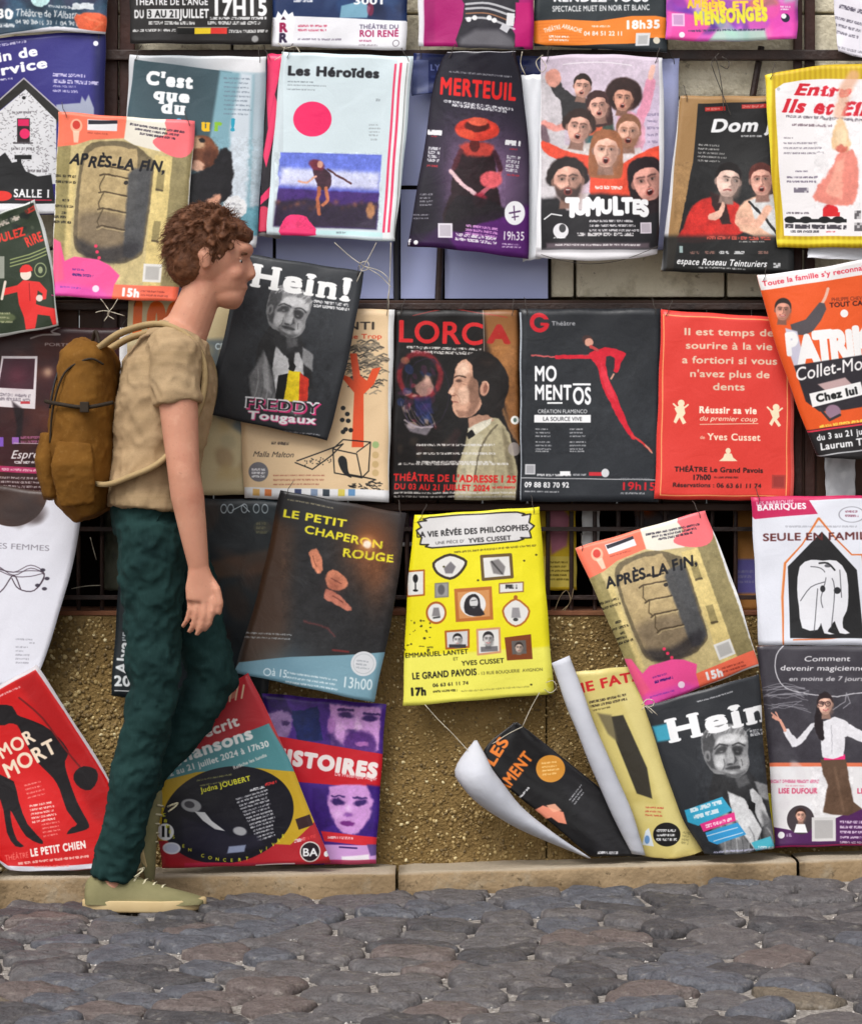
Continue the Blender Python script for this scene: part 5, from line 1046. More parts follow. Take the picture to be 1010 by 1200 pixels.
def a(A):
    A.rect(765, 360, 170, 230, (218, 66, 58)); A.rect(926, 372, 6, 214, (232, 120, 112), .6)
    for q in ([(780, 369), (922, 376)], [(923, 376), (921, 580)], [(778, 369), (774, 580)], [(774, 580), (922, 581)]): A.line(q, 1, (246, 196, 120), .85)
    for i, t in enumerate(('Il est temps de', 'sourire à la vie', 'a fortiori si vous', "n'avez plus de", 'dents')): A.text(t, 854 + (0, 0, 1, 1, 0)[i], 393 + i * 16 + (0, 0, 1, 1, 0)[i], 8.2, (226, 206, 180), 1, 'c', bold=2, fit=(106, 102, 112, 94, 38)[i], jit=.015)
    CR = (240, 224, 190)
    A.ell(798, 472, 4, 4, CR); A.poly([(795, 475), (801, 475), (803, 484), (800, 488), (804, 495), (800, 497), (796, 489), (792, 496), (789, 494), (793, 484), (790, 478)], CR); A.line([(801, 478), (806, 474)], 2, CR); A.line([(794, 478), (789, 473)], 2, CR)
    A.ell(909, 477, 4, 4, CR); A.poly([(906, 480), (912, 480), (913, 488), (910, 491), (915, 498), (912, 500), (907, 493), (904, 499), (901, 496), (905, 489), (902, 482)], CR); A.line([(911, 482), (916, 478)], 2, CR); A.line([(904, 482), (899, 477)], 2, CR)
    A.text('Réussir sa vie', 853, 484, 7.4, (250, 240, 220), 1, 'c', bold=4, serif=3, fit=68); A.text('du premier coup', 853, 493, 5.6, (246, 226, 200), 1, 'c', bold=1, shear=.25, fit=68); A.line([(820, 497), (888, 496)], .8, CR)
    A.text('de', 820, 514, 4, CR, 1, bold=1); A.text('Yves Cusset', 829, 515, 7.6, (250, 236, 210), 1, bold=2, serif=3, fit=62); A.ell(853, 528, 3, 3.4, CR); A.poly([(849, 531), (857, 531), (859, 536), (864, 540), (842, 540), (847, 536)], CR)
    A.text('THÉÂTRE Le Grand Pavois', 790, 552, 5.6, (34, 22, 24), 1, bold=3, fit=104); A.text('17h00', 811, 562, 6, (34, 22, 24), 0, bold=4, fit=22); A.greek(836, 558, 34, 2.2, (60, 26, 26)); A.text('Réservations : 06 63 61 11 74', 788, 570, 5, (34, 22, 24), 1, bold=2, fit=104); A.block(904, 556, 16, (170, 60, 54), (110, 40, 40))
poster('plain red poster with five lines of pale text, Il est temps de sourire', [(775, 363), (767, 585)], [(930, 373), (930, 587)], 6.945, a)

def a(A):
    A.poly([(880, 300), (1060, 290), (1060, 590), (900, 590)], (228, 92, 44)); A.poly([(886, 318), (1060, 290), (1060, 314), (960, 330), (892, 340)], (234, 230, 230)); A.text("Toute la famille s'y reconnaît", 894, 335, 6, (220, 60, 80), -9, bold=2, fit=124)
    A.poly([(893, 345), (905, 400), (930, 470), (955, 536), (948, 536), (900, 420)], (226, 90, 70), 1, 4)
    A.text('PHILIPPE CHEVALLIER', 974, 353, 4.4, (90, 40, 30), -3, fit=52); A.text('TOUT CAMUS', 972, 360, 5.4, (60, 30, 26), -4, bold=3, fit=56)
    A.line([(945, 382), (956, 366), (966, 350), (970, 338)], 3.4, (226, 180, 160), 1, 1, 3); A.poly([(926, 380), (944, 374), (960, 354), (968, 362), (952, 388), (934, 392)], (86, 80, 84), 1, 1, 2); A.poly([(920, 384), (934, 388), (942, 420), (944, 450), (936, 446), (924, 410)], (200, 196, 214), 1, 2)
    A.face(917, 363, 11.5, (214, 150, 130), (52, 44, 42), 4, 'smile')
    for ch, x, y, h in (('P', 922, 415, 24), ('A', 937, 427, 32), ('T', 956, 424, 34), ('R', 974, 421, 32), ('I', 993, 418, 30), ('K', 1001, 416, 32)): A.text(ch, x, y, h, (238, 236, 236), -6, bold=7, sx=.74)
    A.ell(989, 367, 4.6, 4.6, (238, 236, 236))
    A.poly([(930, 428), (1060, 408), (1060, 468), (990, 480), (960, 482), (944, 470), (936, 446)], (52, 48, 54), 1, 1.5); A.poly([(958, 450), (990, 442), (1000, 452), (970, 460)], (190, 160, 160), 1, 2); A.text('Collet-Moïn', 932, 446, 15, (240, 236, 236), -10, bold=1, shear=.2, fit=94, jit=.03)
    A.poly([(948, 461), (1008, 447), (1012, 462), (952, 477)], (240, 238, 238)); A.text('Chez lui', 957, 471, 8.6, K_, -12, bold=5, fit=50); A.ell(976, 482, 9, 8, (150, 120, 140), 1, 10, 2); A.line([(960, 478), (972, 492), (984, 486)], 3, (60, 56, 60), 1, 1)
    A.greek(960, 498, 60, 3, (246, 226, 90), -8, .95, ragged=0); A.poly([(944, 504), (1060, 488), (1060, 552), (950, 552)], (44, 42, 44)); A.line([(944, 506), (1060, 490)], 2, (220, 60, 80)); A.text('du 3 au 21 juillet à 17h', 957, 516, 7, W_, -8, bold=3, fit=96); A.text('Laurum Théâtre', 961, 527, 8, W_, -7, bold=3, fit=84); A.line([(958, 534), (1020, 526)], 1.5, (190, 190, 194))
poster('orange poster with big white letters PATRI, hanging askew at the right edge', [(887, 322), (905, 390), (932, 470), (957, 534)], [(1060, 292), (1066, 400), (1062, 530)], 6.905, a, bend=lambda u, v: .03 * math.sin(math.pi * min(1, u * 1.3)), sag=(4, 6))
poster('pale grey crumpled sheet hanging below the orange PATRI poster', [(966, 528), (968, 590)], [(1002, 528), (1002, 590)], 6.975, lambda A: A.mottle(966, 528, 1002, 590, 20, 3, 9, [(150, 150, 154), (206, 206, 208), (170, 170, 176)], .4, 3), bg=(184, 184, 188))

# ---------------------------------------------------------------- fourth row
def a(A):
    A.rect(-60, 560, 160, 250, (214, 214, 224)); A.ell(14, 574, 42, 43, (62, 44, 38)); A.mottle(-18, 560, 44, 606, 8, 8, 16, [(80, 56, 44), (50, 36, 34)], .5, 8); A.text('DES FEMMES', -14, 642, 6.6, (130, 126, 136), 3, bold=0, fit=72)
    r = A.r
    for _ in range(4): A.line([(-30, 650 + r.uniform(-8, 8)), (-4, 664 + r.uniform(-4, 4)), (16, 676 + r.uniform(-8, 8)), (36, 670 + r.uniform(-8, 8)), (52, 676 + r.uniform(-4, 4)), (40, 692), (22, 690), (14, 678)], 1, (60, 44, 56), .8, .3, 4)
    A.line([(-10, 702), (4, 690), (16, 674), (24, 690)], 1.4, (60, 44, 56), .9, .3, 4)
    for x, y in ((50, 668), (44, 686), (52, 690), (55, 678)): A.ell(x, y, 3, 2, (44, 36, 50), .9, 0, 1)
    for k, ww in enumerate((22, 8, 16, 10, 20, 18, 18)): A.greek(18 if ww > 9 else 34, 748 + k * 4.6, ww, 2, (140, 138, 150), 2, .7)
poster('white curled poster with a dark disc and ink scribble, under the maroon poster', [(-60, 560), (-60, 812)], [(96, 582), (90, 640), (66, 730), (42, 800)], 6.93, a, bend=lambda u, v: .04 * u * v)

def a(A):
    A.rect(110, 560, 240, 290, (38, 44, 48)); A.mottle(220, 600, 330, 780, 26, 8, 24, [(50, 54, 58), (30, 34, 38), (70, 50, 40), (44, 56, 62)], .5, 10); A.poly([(236, 660), (330, 640), (330, 670), (240, 680)], (110, 74, 50), .5, 10)
    for x in (262, 270, 286, 300, 310): A.ell(x, 596, 3.4, 5, (190, 200, 206), .8, 0, 0, 1)
    A.line([(272, 598), (284, 592), (292, 600)], 1, (190, 200, 206)); A.text('l\'Espace', 150, 752, 7, (196, 206, 210), -86, bold=2, fit=38); A.text('Alya', 150, 790, 14, (230, 234, 236), -86, bold=3, fit=38); A.text('20h15', 134, 804, 11.5, (230, 234, 236), 0, bold=4, fit=50); A.line([(134, 810), (168, 810)], 1, W_)
    A.greek(246, 778, 28, 2, (150, 160, 166), 0, .8, 2, 16); A.line([(286, 770), (286, 790)], 1, (190, 200, 206)); A.ell(307, 618, 10, 8, (70, 70, 60), .7, 0, 2); A.greek(300, 612, 14, 3, (130, 126, 90), 0, .6, 3, 5)
poster('large dark slate poster lettered Alya and 20h, behind the legs of the walking man', [(146, 582), (130, 816)], [(336, 586), (312, 838)], 6.965, a)

def a(A):
    A.rect(260, 560, 230, 280, (44, 44, 46)); A.poly([(318, 600), (344, 620), (340, 720), (330, 790), (280, 780), (300, 660)], (88, 60, 42), .7, 26); A.glow(434, 640, 30, (150, 84, 44), .75, 40); A.glow(440, 670, 16, (120, 76, 50), .6, 40); A.rect(466, 596, 12, 110, (52, 48, 52), .5, 0, 8); A.glow(372, 700, 30, (36, 34, 36), .6, 50)
    A.greek(337, 584, 56, 1.8, (170, 160, 130), 11, .7)
    YL = (228, 216, 52)
    A.text('LE PETIT', 331, 605, 8.8, YL, 10, bold=3, fit=76); A.text('CHAPERON', 356, 624, 8.8, YL, 12, bold=3, fit=94); A.text('ROUGE', 401, 652, 9.4, YL, 7, bold=3, fit=60)
    A.glow(430, 638, 9, (250, 170, 100), .8); A.ell(430, 638, 4.6, 4.4, (255, 236, 214), 1, 0, 3)
    SK = (206, 130, 100)
    A.poly([(362, 648), (370, 643), (376, 652), (378, 668), (372, 672), (366, 664)], SK, 1, 2, 2); A.line([(366, 652), (371, 664)], 1, (120, 66, 50), .8, 1)
    A.poly([(382, 674), (390, 668), (402, 674), (408, 684), (404, 690), (394, 692), (386, 690), (382, 684)], SK, 1, 2, 2); A.poly([(382, 690), (398, 698), (408, 708), (412, 716), (402, 714), (390, 706), (380, 702)], (190, 116, 96), 1, 2, 2); A.line([(388, 678), (400, 684)], 1.4, (110, 60, 50), .8, 1); A.line([(390, 698), (402, 706)], 1.4, (110, 60, 50), .8, 1); A.glow(392, 686, 10, (120, 60, 50), .5)
    A.line([(356, 728), (384, 736), (392, 746)], 2, (130, 60, 60), .6, 3); A.line([(390, 762), (408, 764)], 2.4, (130, 50, 50), .8, 2)
    A.photo(330, 636, 470, 760, .4, 9, 0)
    A.poly([(280, 776), (340, 770), (400, 768), (460, 764), (440, 828), (360, 808), (270, 790)], (122, 160, 176), 1, 1); A.glow(330, 790, 30, (90, 130, 150), .5)
    A.greek(280, 740, 76, 2, (170, 176, 180), 3, .8, 2, 5); A.ell(313, 788, 4, 4, (200, 216, 224), 1, 0, 0, 1.4); A.text('à 15', 318, 792, 9, (206, 220, 226), 8, bold=1, fit=18); A.greek(336, 787, 62, 2.2, (220, 230, 234), 9, .8, 3, 5.4)
    A.text('13h00', 400, 805, 12.5, (216, 228, 232), 7, bold=1, fit=36); A.ell(426, 778, 15, 14.5, (214, 216, 220)); A.ell(426, 778, 12, 11.5, (176, 182, 188), .8, 0, 0, .8); A.greek(418, 773, 16, 2, (150, 156, 164), 8, .8, 3, 4)
poster('dark poster with yellow title Le Petit Chaperon Rouge and a pale blue foot', [(328, 574), (306, 680), (274, 788)], [(476, 602), (462, 710), (438, 824)], 6.905, a, bend=lambda u, v: .02 * v + .02 * math.sin(math.pi * u), rough=.34)

def a(A):
    A.rect(465, 585, 190, 250, (232, 220, 38)); A.poly([(465, 770), (660, 756), (660, 840), (465, 840)], (232, 226, 96), 1, 3)
    A.line([(485, 613), (632, 602)], .8, (190, 176, 40)); fr = [(488, 622), (494, 618), (490, 612), (500, 610), (504, 606), (606, 600), (612, 604), (622, 602), (620, 612), (626, 616), (620, 622), (622, 630), (610, 630), (606, 634), (506, 642), (502, 638), (492, 638), (494, 630)]
    A.poly(fr, (216, 214, 214), 1, 0, 2); A.line(fr, 1.8, (44, 40, 36), 1, 0, 2, True)
    A.text('LA VIE RÊVÉE DES PHILOSOPHES', 488, 630, 6.4, (34, 32, 34), -4, bold=3, fit=132); A.text('UNE PIÈCE D\'', 510, 638, 3.4, (60, 58, 60), -4, fit=34); A.text('YVES CUSSET', 549, 636, 5, (34, 32, 34), -4, bold=2, fit=50); A.greek(532, 646, 96, 2.4, (110, 100, 30), -5, .9, ragged=0)
    BR = (170, 96, 40)
    def frame(pts, c, w_=2.4, f=(222, 220, 216), sm=0): A.poly(pts, f, 1, 0, sm); A.line(pts, w_, c, 1, 0, sm, True)
    frame([(508, 660), (516, 654), (527, 650), (538, 653), (546, 658), (543, 666), (536, 674), (527, 678), (516, 674), (510, 668)], (60, 50, 40), 3, sm=2); A.poly([(520, 666), (528, 658), (534, 664), (530, 672), (522, 672)], (110, 106, 110), .9, 1.5)
    frame([(564, 652), (598, 650), (600, 676), (566, 679)], (104, 84, 50), 3.6); A.poly([(574, 658), (584, 655), (592, 664), (590, 674), (578, 672)], (120, 116, 116), .9, 2); A.line([(576, 658), (588, 672)], 2, (60, 58, 58), .8, 1)
    frame([(477, 670), (497, 668), (497, 697), (477, 699)], BR, 2); A.ell(487, 678, 3, 5, K_); A.line([(487, 682), (487, 692)], 1.6, K_); A.ell(487, 692, 3, 1.4, K_)
    frame([(510, 684), (525, 683), (525, 699), (510, 700)], (130, 126, 120), 1.6, (150, 148, 146)); A.ell(517, 691, 4, 6, (90, 88, 90), .9, 0, 1.5)
    A.poly([(532, 690), (576, 687), (578, 726), (534, 729)], (180, 108, 52)); A.poly([(536, 694), (573, 691), (574, 722), (538, 725)], (206, 144, 90)); A.ell(554, 708, 15, 14.5, (224, 222, 220)); A.poly([(545, 718), (544, 706), (549, 698), (557, 696), (562, 702), (563, 712), (568, 720), (556, 722)], (44, 40, 44), 1, 1, 2); A.ell(555, 706, 5, 6.4, (206, 204, 204), 1, 0, 1); A.line([(552, 704), (558, 703)], .8, K_, .8); A.line([(551, 711), (559, 711)], 2, K_, .8, 1)
    frame([(585, 684), (613, 682), (613, 693), (585, 695)], (150, 110, 70), 1.6); A.greek(592, 685, 14, 5, K_, 0, .9, ragged=0)
    A.ell(511, 718, 10.5, 11.5, (222, 220, 216)); A.ell(511, 718, 11, 12, BR, 1, 0, 0, 2.4); A.poly([(506, 722), (508, 712), (514, 712), (516, 722)], (120, 116, 118), .9, 1.5); A.line([(508, 724), (515, 723)], 2, K_, .8, 1)
    frame([(604, 702), (614, 708), (620, 716), (615, 728), (604, 734), (594, 728), (589, 716), (594, 708)], (176, 104, 44), 2.2, sm=2); A.poly([(599, 724), (600, 712), (608, 712), (610, 724)], (130, 126, 130), .8, 1.5); A.ell(604, 726, 3, 2, K_, .8); A.ell(604, 700, 2.4, 2.6, BR)
    frame([(522, 740), (549, 738), (549, 758), (523, 760)], BR, 2.4, (206, 204, 204)); A.face(536, 750, 6.5, (200, 196, 194), (40, 38, 40), 0, 'closed'); A.rect(526, 755, 20, 4, (60, 58, 62))
    frame([(559, 738), (585, 736), (586, 764), (560, 767)], (206, 150, 110), 2.4); A.face(572, 749, 7.5, (190, 186, 184), (44, 42, 44), 0, 'smile'); A.rect(563, 758, 20, 6, (90, 88, 92), .8, -3, 1)
    A.poly([(591, 747), (622, 743), (624, 772), (594, 774)], (126, 66, 34)); A.rect(599, 751, 17, 16, (100, 94, 92), 1, -4); A.face(608, 759, 5.6, (190, 170, 156), (60, 50, 46), 0, 'closed')
    A.greek(500, 757, 10, 2.4, (70, 66, 30)); A.text('EMMANUEL LANTET', 475, 771, 5.4, (44, 42, 20), -4, bold=2, fit=74); A.text('ET', 531, 774, 3.6, (90, 86, 30), -4, bold=1); A.text('YVES CUSSET', 541, 780, 5.4, (44, 42, 20), -4, bold=2, fit=50)
    A.text('LE GRAND PAVOIS', 483, 796, 7.4, (30, 28, 20), -4, bold=3, fit=76); A.text('- 13 RUE BOUQUERIE  AVIGNON', 560, 791, 3.6, (90, 86, 40), -4, bold=1, fit=76); A.text('17h', 480, 815, 8.6, (24, 22, 16), -3, bold=6, fit=20); A.text('06 63 61 11 74', 507, 805, 4, (30, 28, 20), -4, bold=2, fit=42); A.greek(507, 809, 34, 2.6, (50, 48, 20), -3, .9); A.greek(540, 809, 90, 2, (140, 134, 60), -4, .7)
    for _ in range(26): x, y = A.r.uniform(474, 505), A.r.uniform(726, 764); A.ell(x, y, A.r.uniform(.5, 1.8), A.r.uniform(.5, 1.5), (60, 56, 20), .9)
    for x, y in ((614, 657), (628, 650), (520, 664), (622, 802), (560, 680)): A.ell(x, y, 1.4, 1.2, (60, 56, 20), .9)
    A.ell(644, 800, 4, 6, (216, 206, 60), .8); A.line([(640, 606), (652, 812)], 1.4, (246, 240, 120), .5, 1)
poster('bright yellow poster of small framed portraits, La vie rêvée des philosophes', [(486, 604), (477, 700), (472, 828)], [(632, 594), (640, 700), (649, 813)], 6.92, a, bend=roll(.012))

P = Place((674, 642), (826, 598), (888, 776), (757, 830), 160, 220)
poster('second sand coloured hatch poster, leaning above the big black Hein! poster', [(674, 642), (716, 736), (757, 831)], [(826, 598), (862, 690), (889, 780)], 6.90, lambda A: art_hatch(A, P), bend=lambda u, v: .02 * math.sin(math.pi * v))

def a(A):
    A.rect(870, 570, 190, 190, (222, 224, 234)); A.poly([(875, 578), (1060, 578), (1060, 582), (948, 586), (958, 602), (884, 608), (876, 600)], (196, 44, 92)); A.text('LES BARRIQUES', 886, 592, 4.4, (240, 206, 220), -2, bold=2, fit=44); A.text('BARRIQUES', 887, 598, 6.6, W_, -2, bold=4, fit=58)
    A.greek(920, 616, 84, 2, (150, 150, 160), 0, .7, ragged=0); A.ell(998, 603, 15, 9, (120, 118, 128), .7, 0, 0, .9); A.greek(990, 598, 18, 3, (130, 70, 90), 0, .8, 2, 5)
    OR = (216, 116, 60)
    for dx in (0, 1.4): A.line([(918, 755), (916 + dx, 700), (919 + dx, 660), (940, 638), (960 - dx, 607), (980, 632), (998, 650), (1010, 650), (1016 + dx, 690), (1040, 750)], 1.6, OR if dx else (226, 140, 80), .95, .3)
    A.line([(930, 750), (975, 748), (1010, 744)], 1.6, (220, 110, 60), .9)
    A.poly([(963, 623), (1004, 668), (1012, 748), (926, 748), (923, 664)], (40, 40, 42), 1, 0); A.mottle(928, 660, 1008, 746, 20, 1, 2, [(70, 70, 72), (30, 30, 32)], .6, .5)
    A.text('SEULE EN FAMILLE', 894, 634, 8.6, (96, 44, 44), -1, bold=2, fit=138, jit=.03)
    WH = (226, 226, 232); L_ = (70, 70, 76)
    A.poly([(937, 664), (950, 656), (964, 657), (980, 657), (992, 672), (994, 700), (992, 716), (988, 724), (988, 736), (996, 742), (984, 742), (978, 728), (974, 734), (970, 740), (978, 743), (966, 742), (962, 730), (958, 738), (940, 736), (936, 710), (934, 690)], WH, 1, 0, 2)
    A.line([(950, 664), (962, 666), (968, 676), (962, 700), (964, 712)], 1, L_, .9, 0, 3); A.line([(938, 704), (950, 688), (966, 682)], 1, L_, .9, 0, 3); A.line([(958, 690), (954, 740)], 1, L_, .9); A.line([(972, 672), (978, 690), (974, 736)], 1, L_, .9, 0, 3); A.line([(984, 668), (986, 700)], 1, L_, .9); A.line([(960, 660), (970, 660), (978, 668)], 2, (40, 40, 42), 1, 0, 3); A.ell(964, 690, 3, 4, (50, 50, 54)); A.ell(981, 692, 4, 4, (50, 50, 54)); A.ell(972, 673, 6, 5, WH); A.ell(970, 663, 4, 2, L_, .8)
poster('white poster of huddled line drawn figures in a black house shape, above the chalkboard poster', [(880, 582), (889, 756)], [(1060, 580), (1060, 757)], 6.935, a)

def a(A):
    A.rect(880, 750, 190, 260, (66, 63, 70)); A.mottle(890, 760, 1010, 890, 26, 8, 22, [(76, 74, 80), (58, 55, 62)], .5, 8); A.line([(885, 756), (1060, 754)], 2.6, (226, 120, 84)); A.line([(1060, 812), (1010, 812), (980, 816), (950, 814), (920, 806), (909, 788), (910, 768), (918, 757)], 1.3, (200, 198, 204), .9, .3, 3)
    A.text('Comment', 942, 775, 6, (222, 220, 224), 0, bold=1, shear=.1, jit=.04, fit=54); A.text('devenir magicienne', 914, 786, 6, (222, 220, 224), 0, bold=1, shear=.1, jit=.04, fit=100); A.text('en moins de 7 jours', 924, 798, 5, (222, 220, 224), 0, bold=1, shear=.15, jit=.04, fit=88)
    r = A.r
    for _ in range(16): y = r.uniform(806, 834); A.line([(896 + r.uniform(-4, 10), y), (920, y + r.uniform(-8, 6)), (946 + r.uniform(-8, 4), y + r.uniform(-6, 6))], 1, (150, 148, 156), .6, .4, 3)
    A.line([(976, 832), (990, 822), (992, 812), (996, 824), (988, 830)], 1.2, (160, 158, 166), .8, .4)
    A.rect(880, 896, 190, 110, (228, 226, 228)); A.rect(880, 894, 190, 4.5, (222, 118, 86)); A.mottle(900, 900, 960, 960, 12, 5, 14, [(218, 214, 218), (234, 234, 238)], .5, 4)
    A.greek(903, 914, 58, 4, (210, 120, 150), 0, .9, ragged=0); A.greek(920, 920, 26, 2, (220, 150, 170)); A.text('LISE DUFOUR', 912, 930, 6, (206, 60, 100), 0, bold=3, fit=46); A.text('LE 3', 1004, 930, 6, (206, 60, 100), 0, bold=3)
    A.poly([(900, 968), (940, 976), (1000, 950), (1060, 940), (1060, 1010), (900, 1010)], (84, 44, 92), 1, 1, 0)
    A.poly([(961, 890), (991, 890), (996, 920), (1000, 940), (1010, 948), (994, 956), (976, 955), (964, 952), (970, 920), (964, 905)], (98, 76, 62), 1, 1.5); A.line([(978, 900), (984, 930), (988, 950)], 3, (126, 100, 82), .6, 3); A.rect(965, 885, 25, 6, (232, 50, 120), 1, -2)
    A.poly([(966, 845), (978, 840), (992, 846), (1000, 852), (1040, 872), (1036, 880), (1000, 866), (990, 864), (988, 886), (964, 888), (962, 866), (954, 852), (944, 866), (932, 876), (926, 872), (918, 858), (924, 854), (934, 866), (950, 848)], (224, 222, 228), 1, 1, 2); A.line([(974, 850), (975, 884)], .8, (150, 148, 156), .7)
    A.line([(906, 840), (914, 844), (920, 856)], 3.4, (222, 160, 140), 1, .8); A.line([(904, 836), (912, 842)], 1.6, (222, 160, 140)); A.line([(909, 835), (913, 842)], 1.6, (222, 160, 140))
    A.poly([(957, 826), (960, 814), (970, 812), (964, 842), (966, 866), (960, 866), (954, 850)], (40, 32, 36), 1, 1.5, 2); A.face(967, 826, 11, (228, 180, 160), (48, 36, 38), -3, 'smile'); A.line([(960, 824), (966, 824)], .8, (60, 40, 44), .9); A.ell(962, 825, 3.2, 2.8, (60, 40, 44), .9, 0, 0, .8); A.ell(970, 825, 3.2, 2.8, (60, 40, 44), .9, 0, 0, .8)
    A.photo(900, 808, 1010, 890, .3, 5, 0); A.photo(950, 900, 1000, 956, .3, 7)
    A.ell(938, 961, 16, 17, (70, 62, 66)); A.face(938, 956, 7, (220, 170, 150), (60, 40, 36), 0, 'smile'); A.poly([(930, 976), (933, 966), (943, 966), (946, 976)], W_, 1, 1); A.block(951, 958, 28, (214, 212, 212), (120, 116, 116)); A.ell(915, 979, 4, 4, W_); A.greek(921, 977, 8, 4, (200, 180, 210))
    A.greek(984, 962, 44, 3, (220, 200, 224), 0, .9, 6, 6, ragged=.1); A.line([(900, 993), (1060, 988)], 1.6, (180, 40, 100))
poster('dark chalkboard poster of a woman in a white blouse and brown skirt, lower right', [(887, 757), (900, 880), (908, 994)], [(1060, 757), (1060, 990)], 6.915, a)

# ---------------------------------------------------------------- posters standing on the kerb
def a(A):
    A.poly([(-90, 760), (170, 760), (170, 1040), (-90, 1040)], (196, 24, 26)); A.poly([(40, 786), (120, 905), (150, 980), (110, 960), (60, 860), (20, 800)], (150, 14, 20), .6, 12); A.glow(40, 940, 40, (226, 44, 46), .6)
    for q in ([(-60, 838), (42, 780), (78, 832), (128, 912), (160, 980)],): A.line(q, 7, (190, 184, 188), 1, 0)
    A.line([(-20, 1000), (8, 1018), (60, 1019), (130, 1014)], 6, (206, 204, 214)); A.greek(-4, 816, 30, 2.4, (230, 190, 190), -24, .9, ragged=0)
    BK = (26, 20, 24)
    A.poly([(-14, 830), (0, 826), (14, 828), (20, 838), (30, 842), (50, 850), (66, 862), (80, 880), (76, 892), (78, 906), (90, 940), (102, 962), (104, 970), (96, 974), (78, 978), (84, 970), (90, 966), (78, 950), (70, 926), (62, 912), (50, 900), (38, 886), (26, 862), (20, 850), (10, 848), (0, 850)], BK, 1, .6, 2)
    A.poly([(-20, 880), (0, 908), (16, 916), (22, 940), (32, 966), (50, 986), (46, 989), (30, 980), (18, 960), (12, 950), (14, 968), (20, 985), (28, 992), (18, 992), (8, 976), (4, 950), (-4, 930), (-20, 920)], BK, 1, .6, 2)
    A.line([(22, 818), (50, 842), (76, 878), (96, 902)], 2.2, (110, 20, 22), 1, .5, 3); A.poly([(88, 904), (98, 898), (112, 902), (114, 914), (106, 926), (94, 924), (86, 914)], BK, 1, .6, 2)
    CM = (234, 214, 190)
    A.text('MOR', 2, 890, 15, CM, -30, bold=3, fit=46, jit=.05); A.text('MORT', 8, 912, 17, CM, -27, bold=3, fit=68, jit=.05)
    A.greek(28, 920, 24, 2, (236, 150, 140), -14, .8, 4, 5); A.greek(34, 944, 30, 2.4, (240, 210, 200), -10, .95, 5, 4.8, ragged=.1); A.greek(48, 966, 22, 2, (236, 150, 140), -10, .8, 4, 4.6)
    A.text('THÉÂTRE', 6, 1009, 6.4, (236, 120, 110), -8, bold=1, fit=28); A.text('LE PETIT CHIEN', 36, 1004, 8.4, (240, 232, 226), -9, bold=5, fit=66); A.greek(20, 1011, 84, 3, (236, 190, 180), -6, .9, ragged=0); A.greek(40, 1015, 44, 2.4, (226, 120, 116), -2, .8)
poster('red poster with black silhouettes and a spade, leaning on the kerb behind the shoe', [(-78, 846), (-52, 950), (-6, 1006), (12, 1021)], [(43, 779), (84, 842), (128, 914), (158, 985), (150, 1016)], 6.89, a, nv=28, bend=lambda u, v: .03 * v, sag=(0, 2))

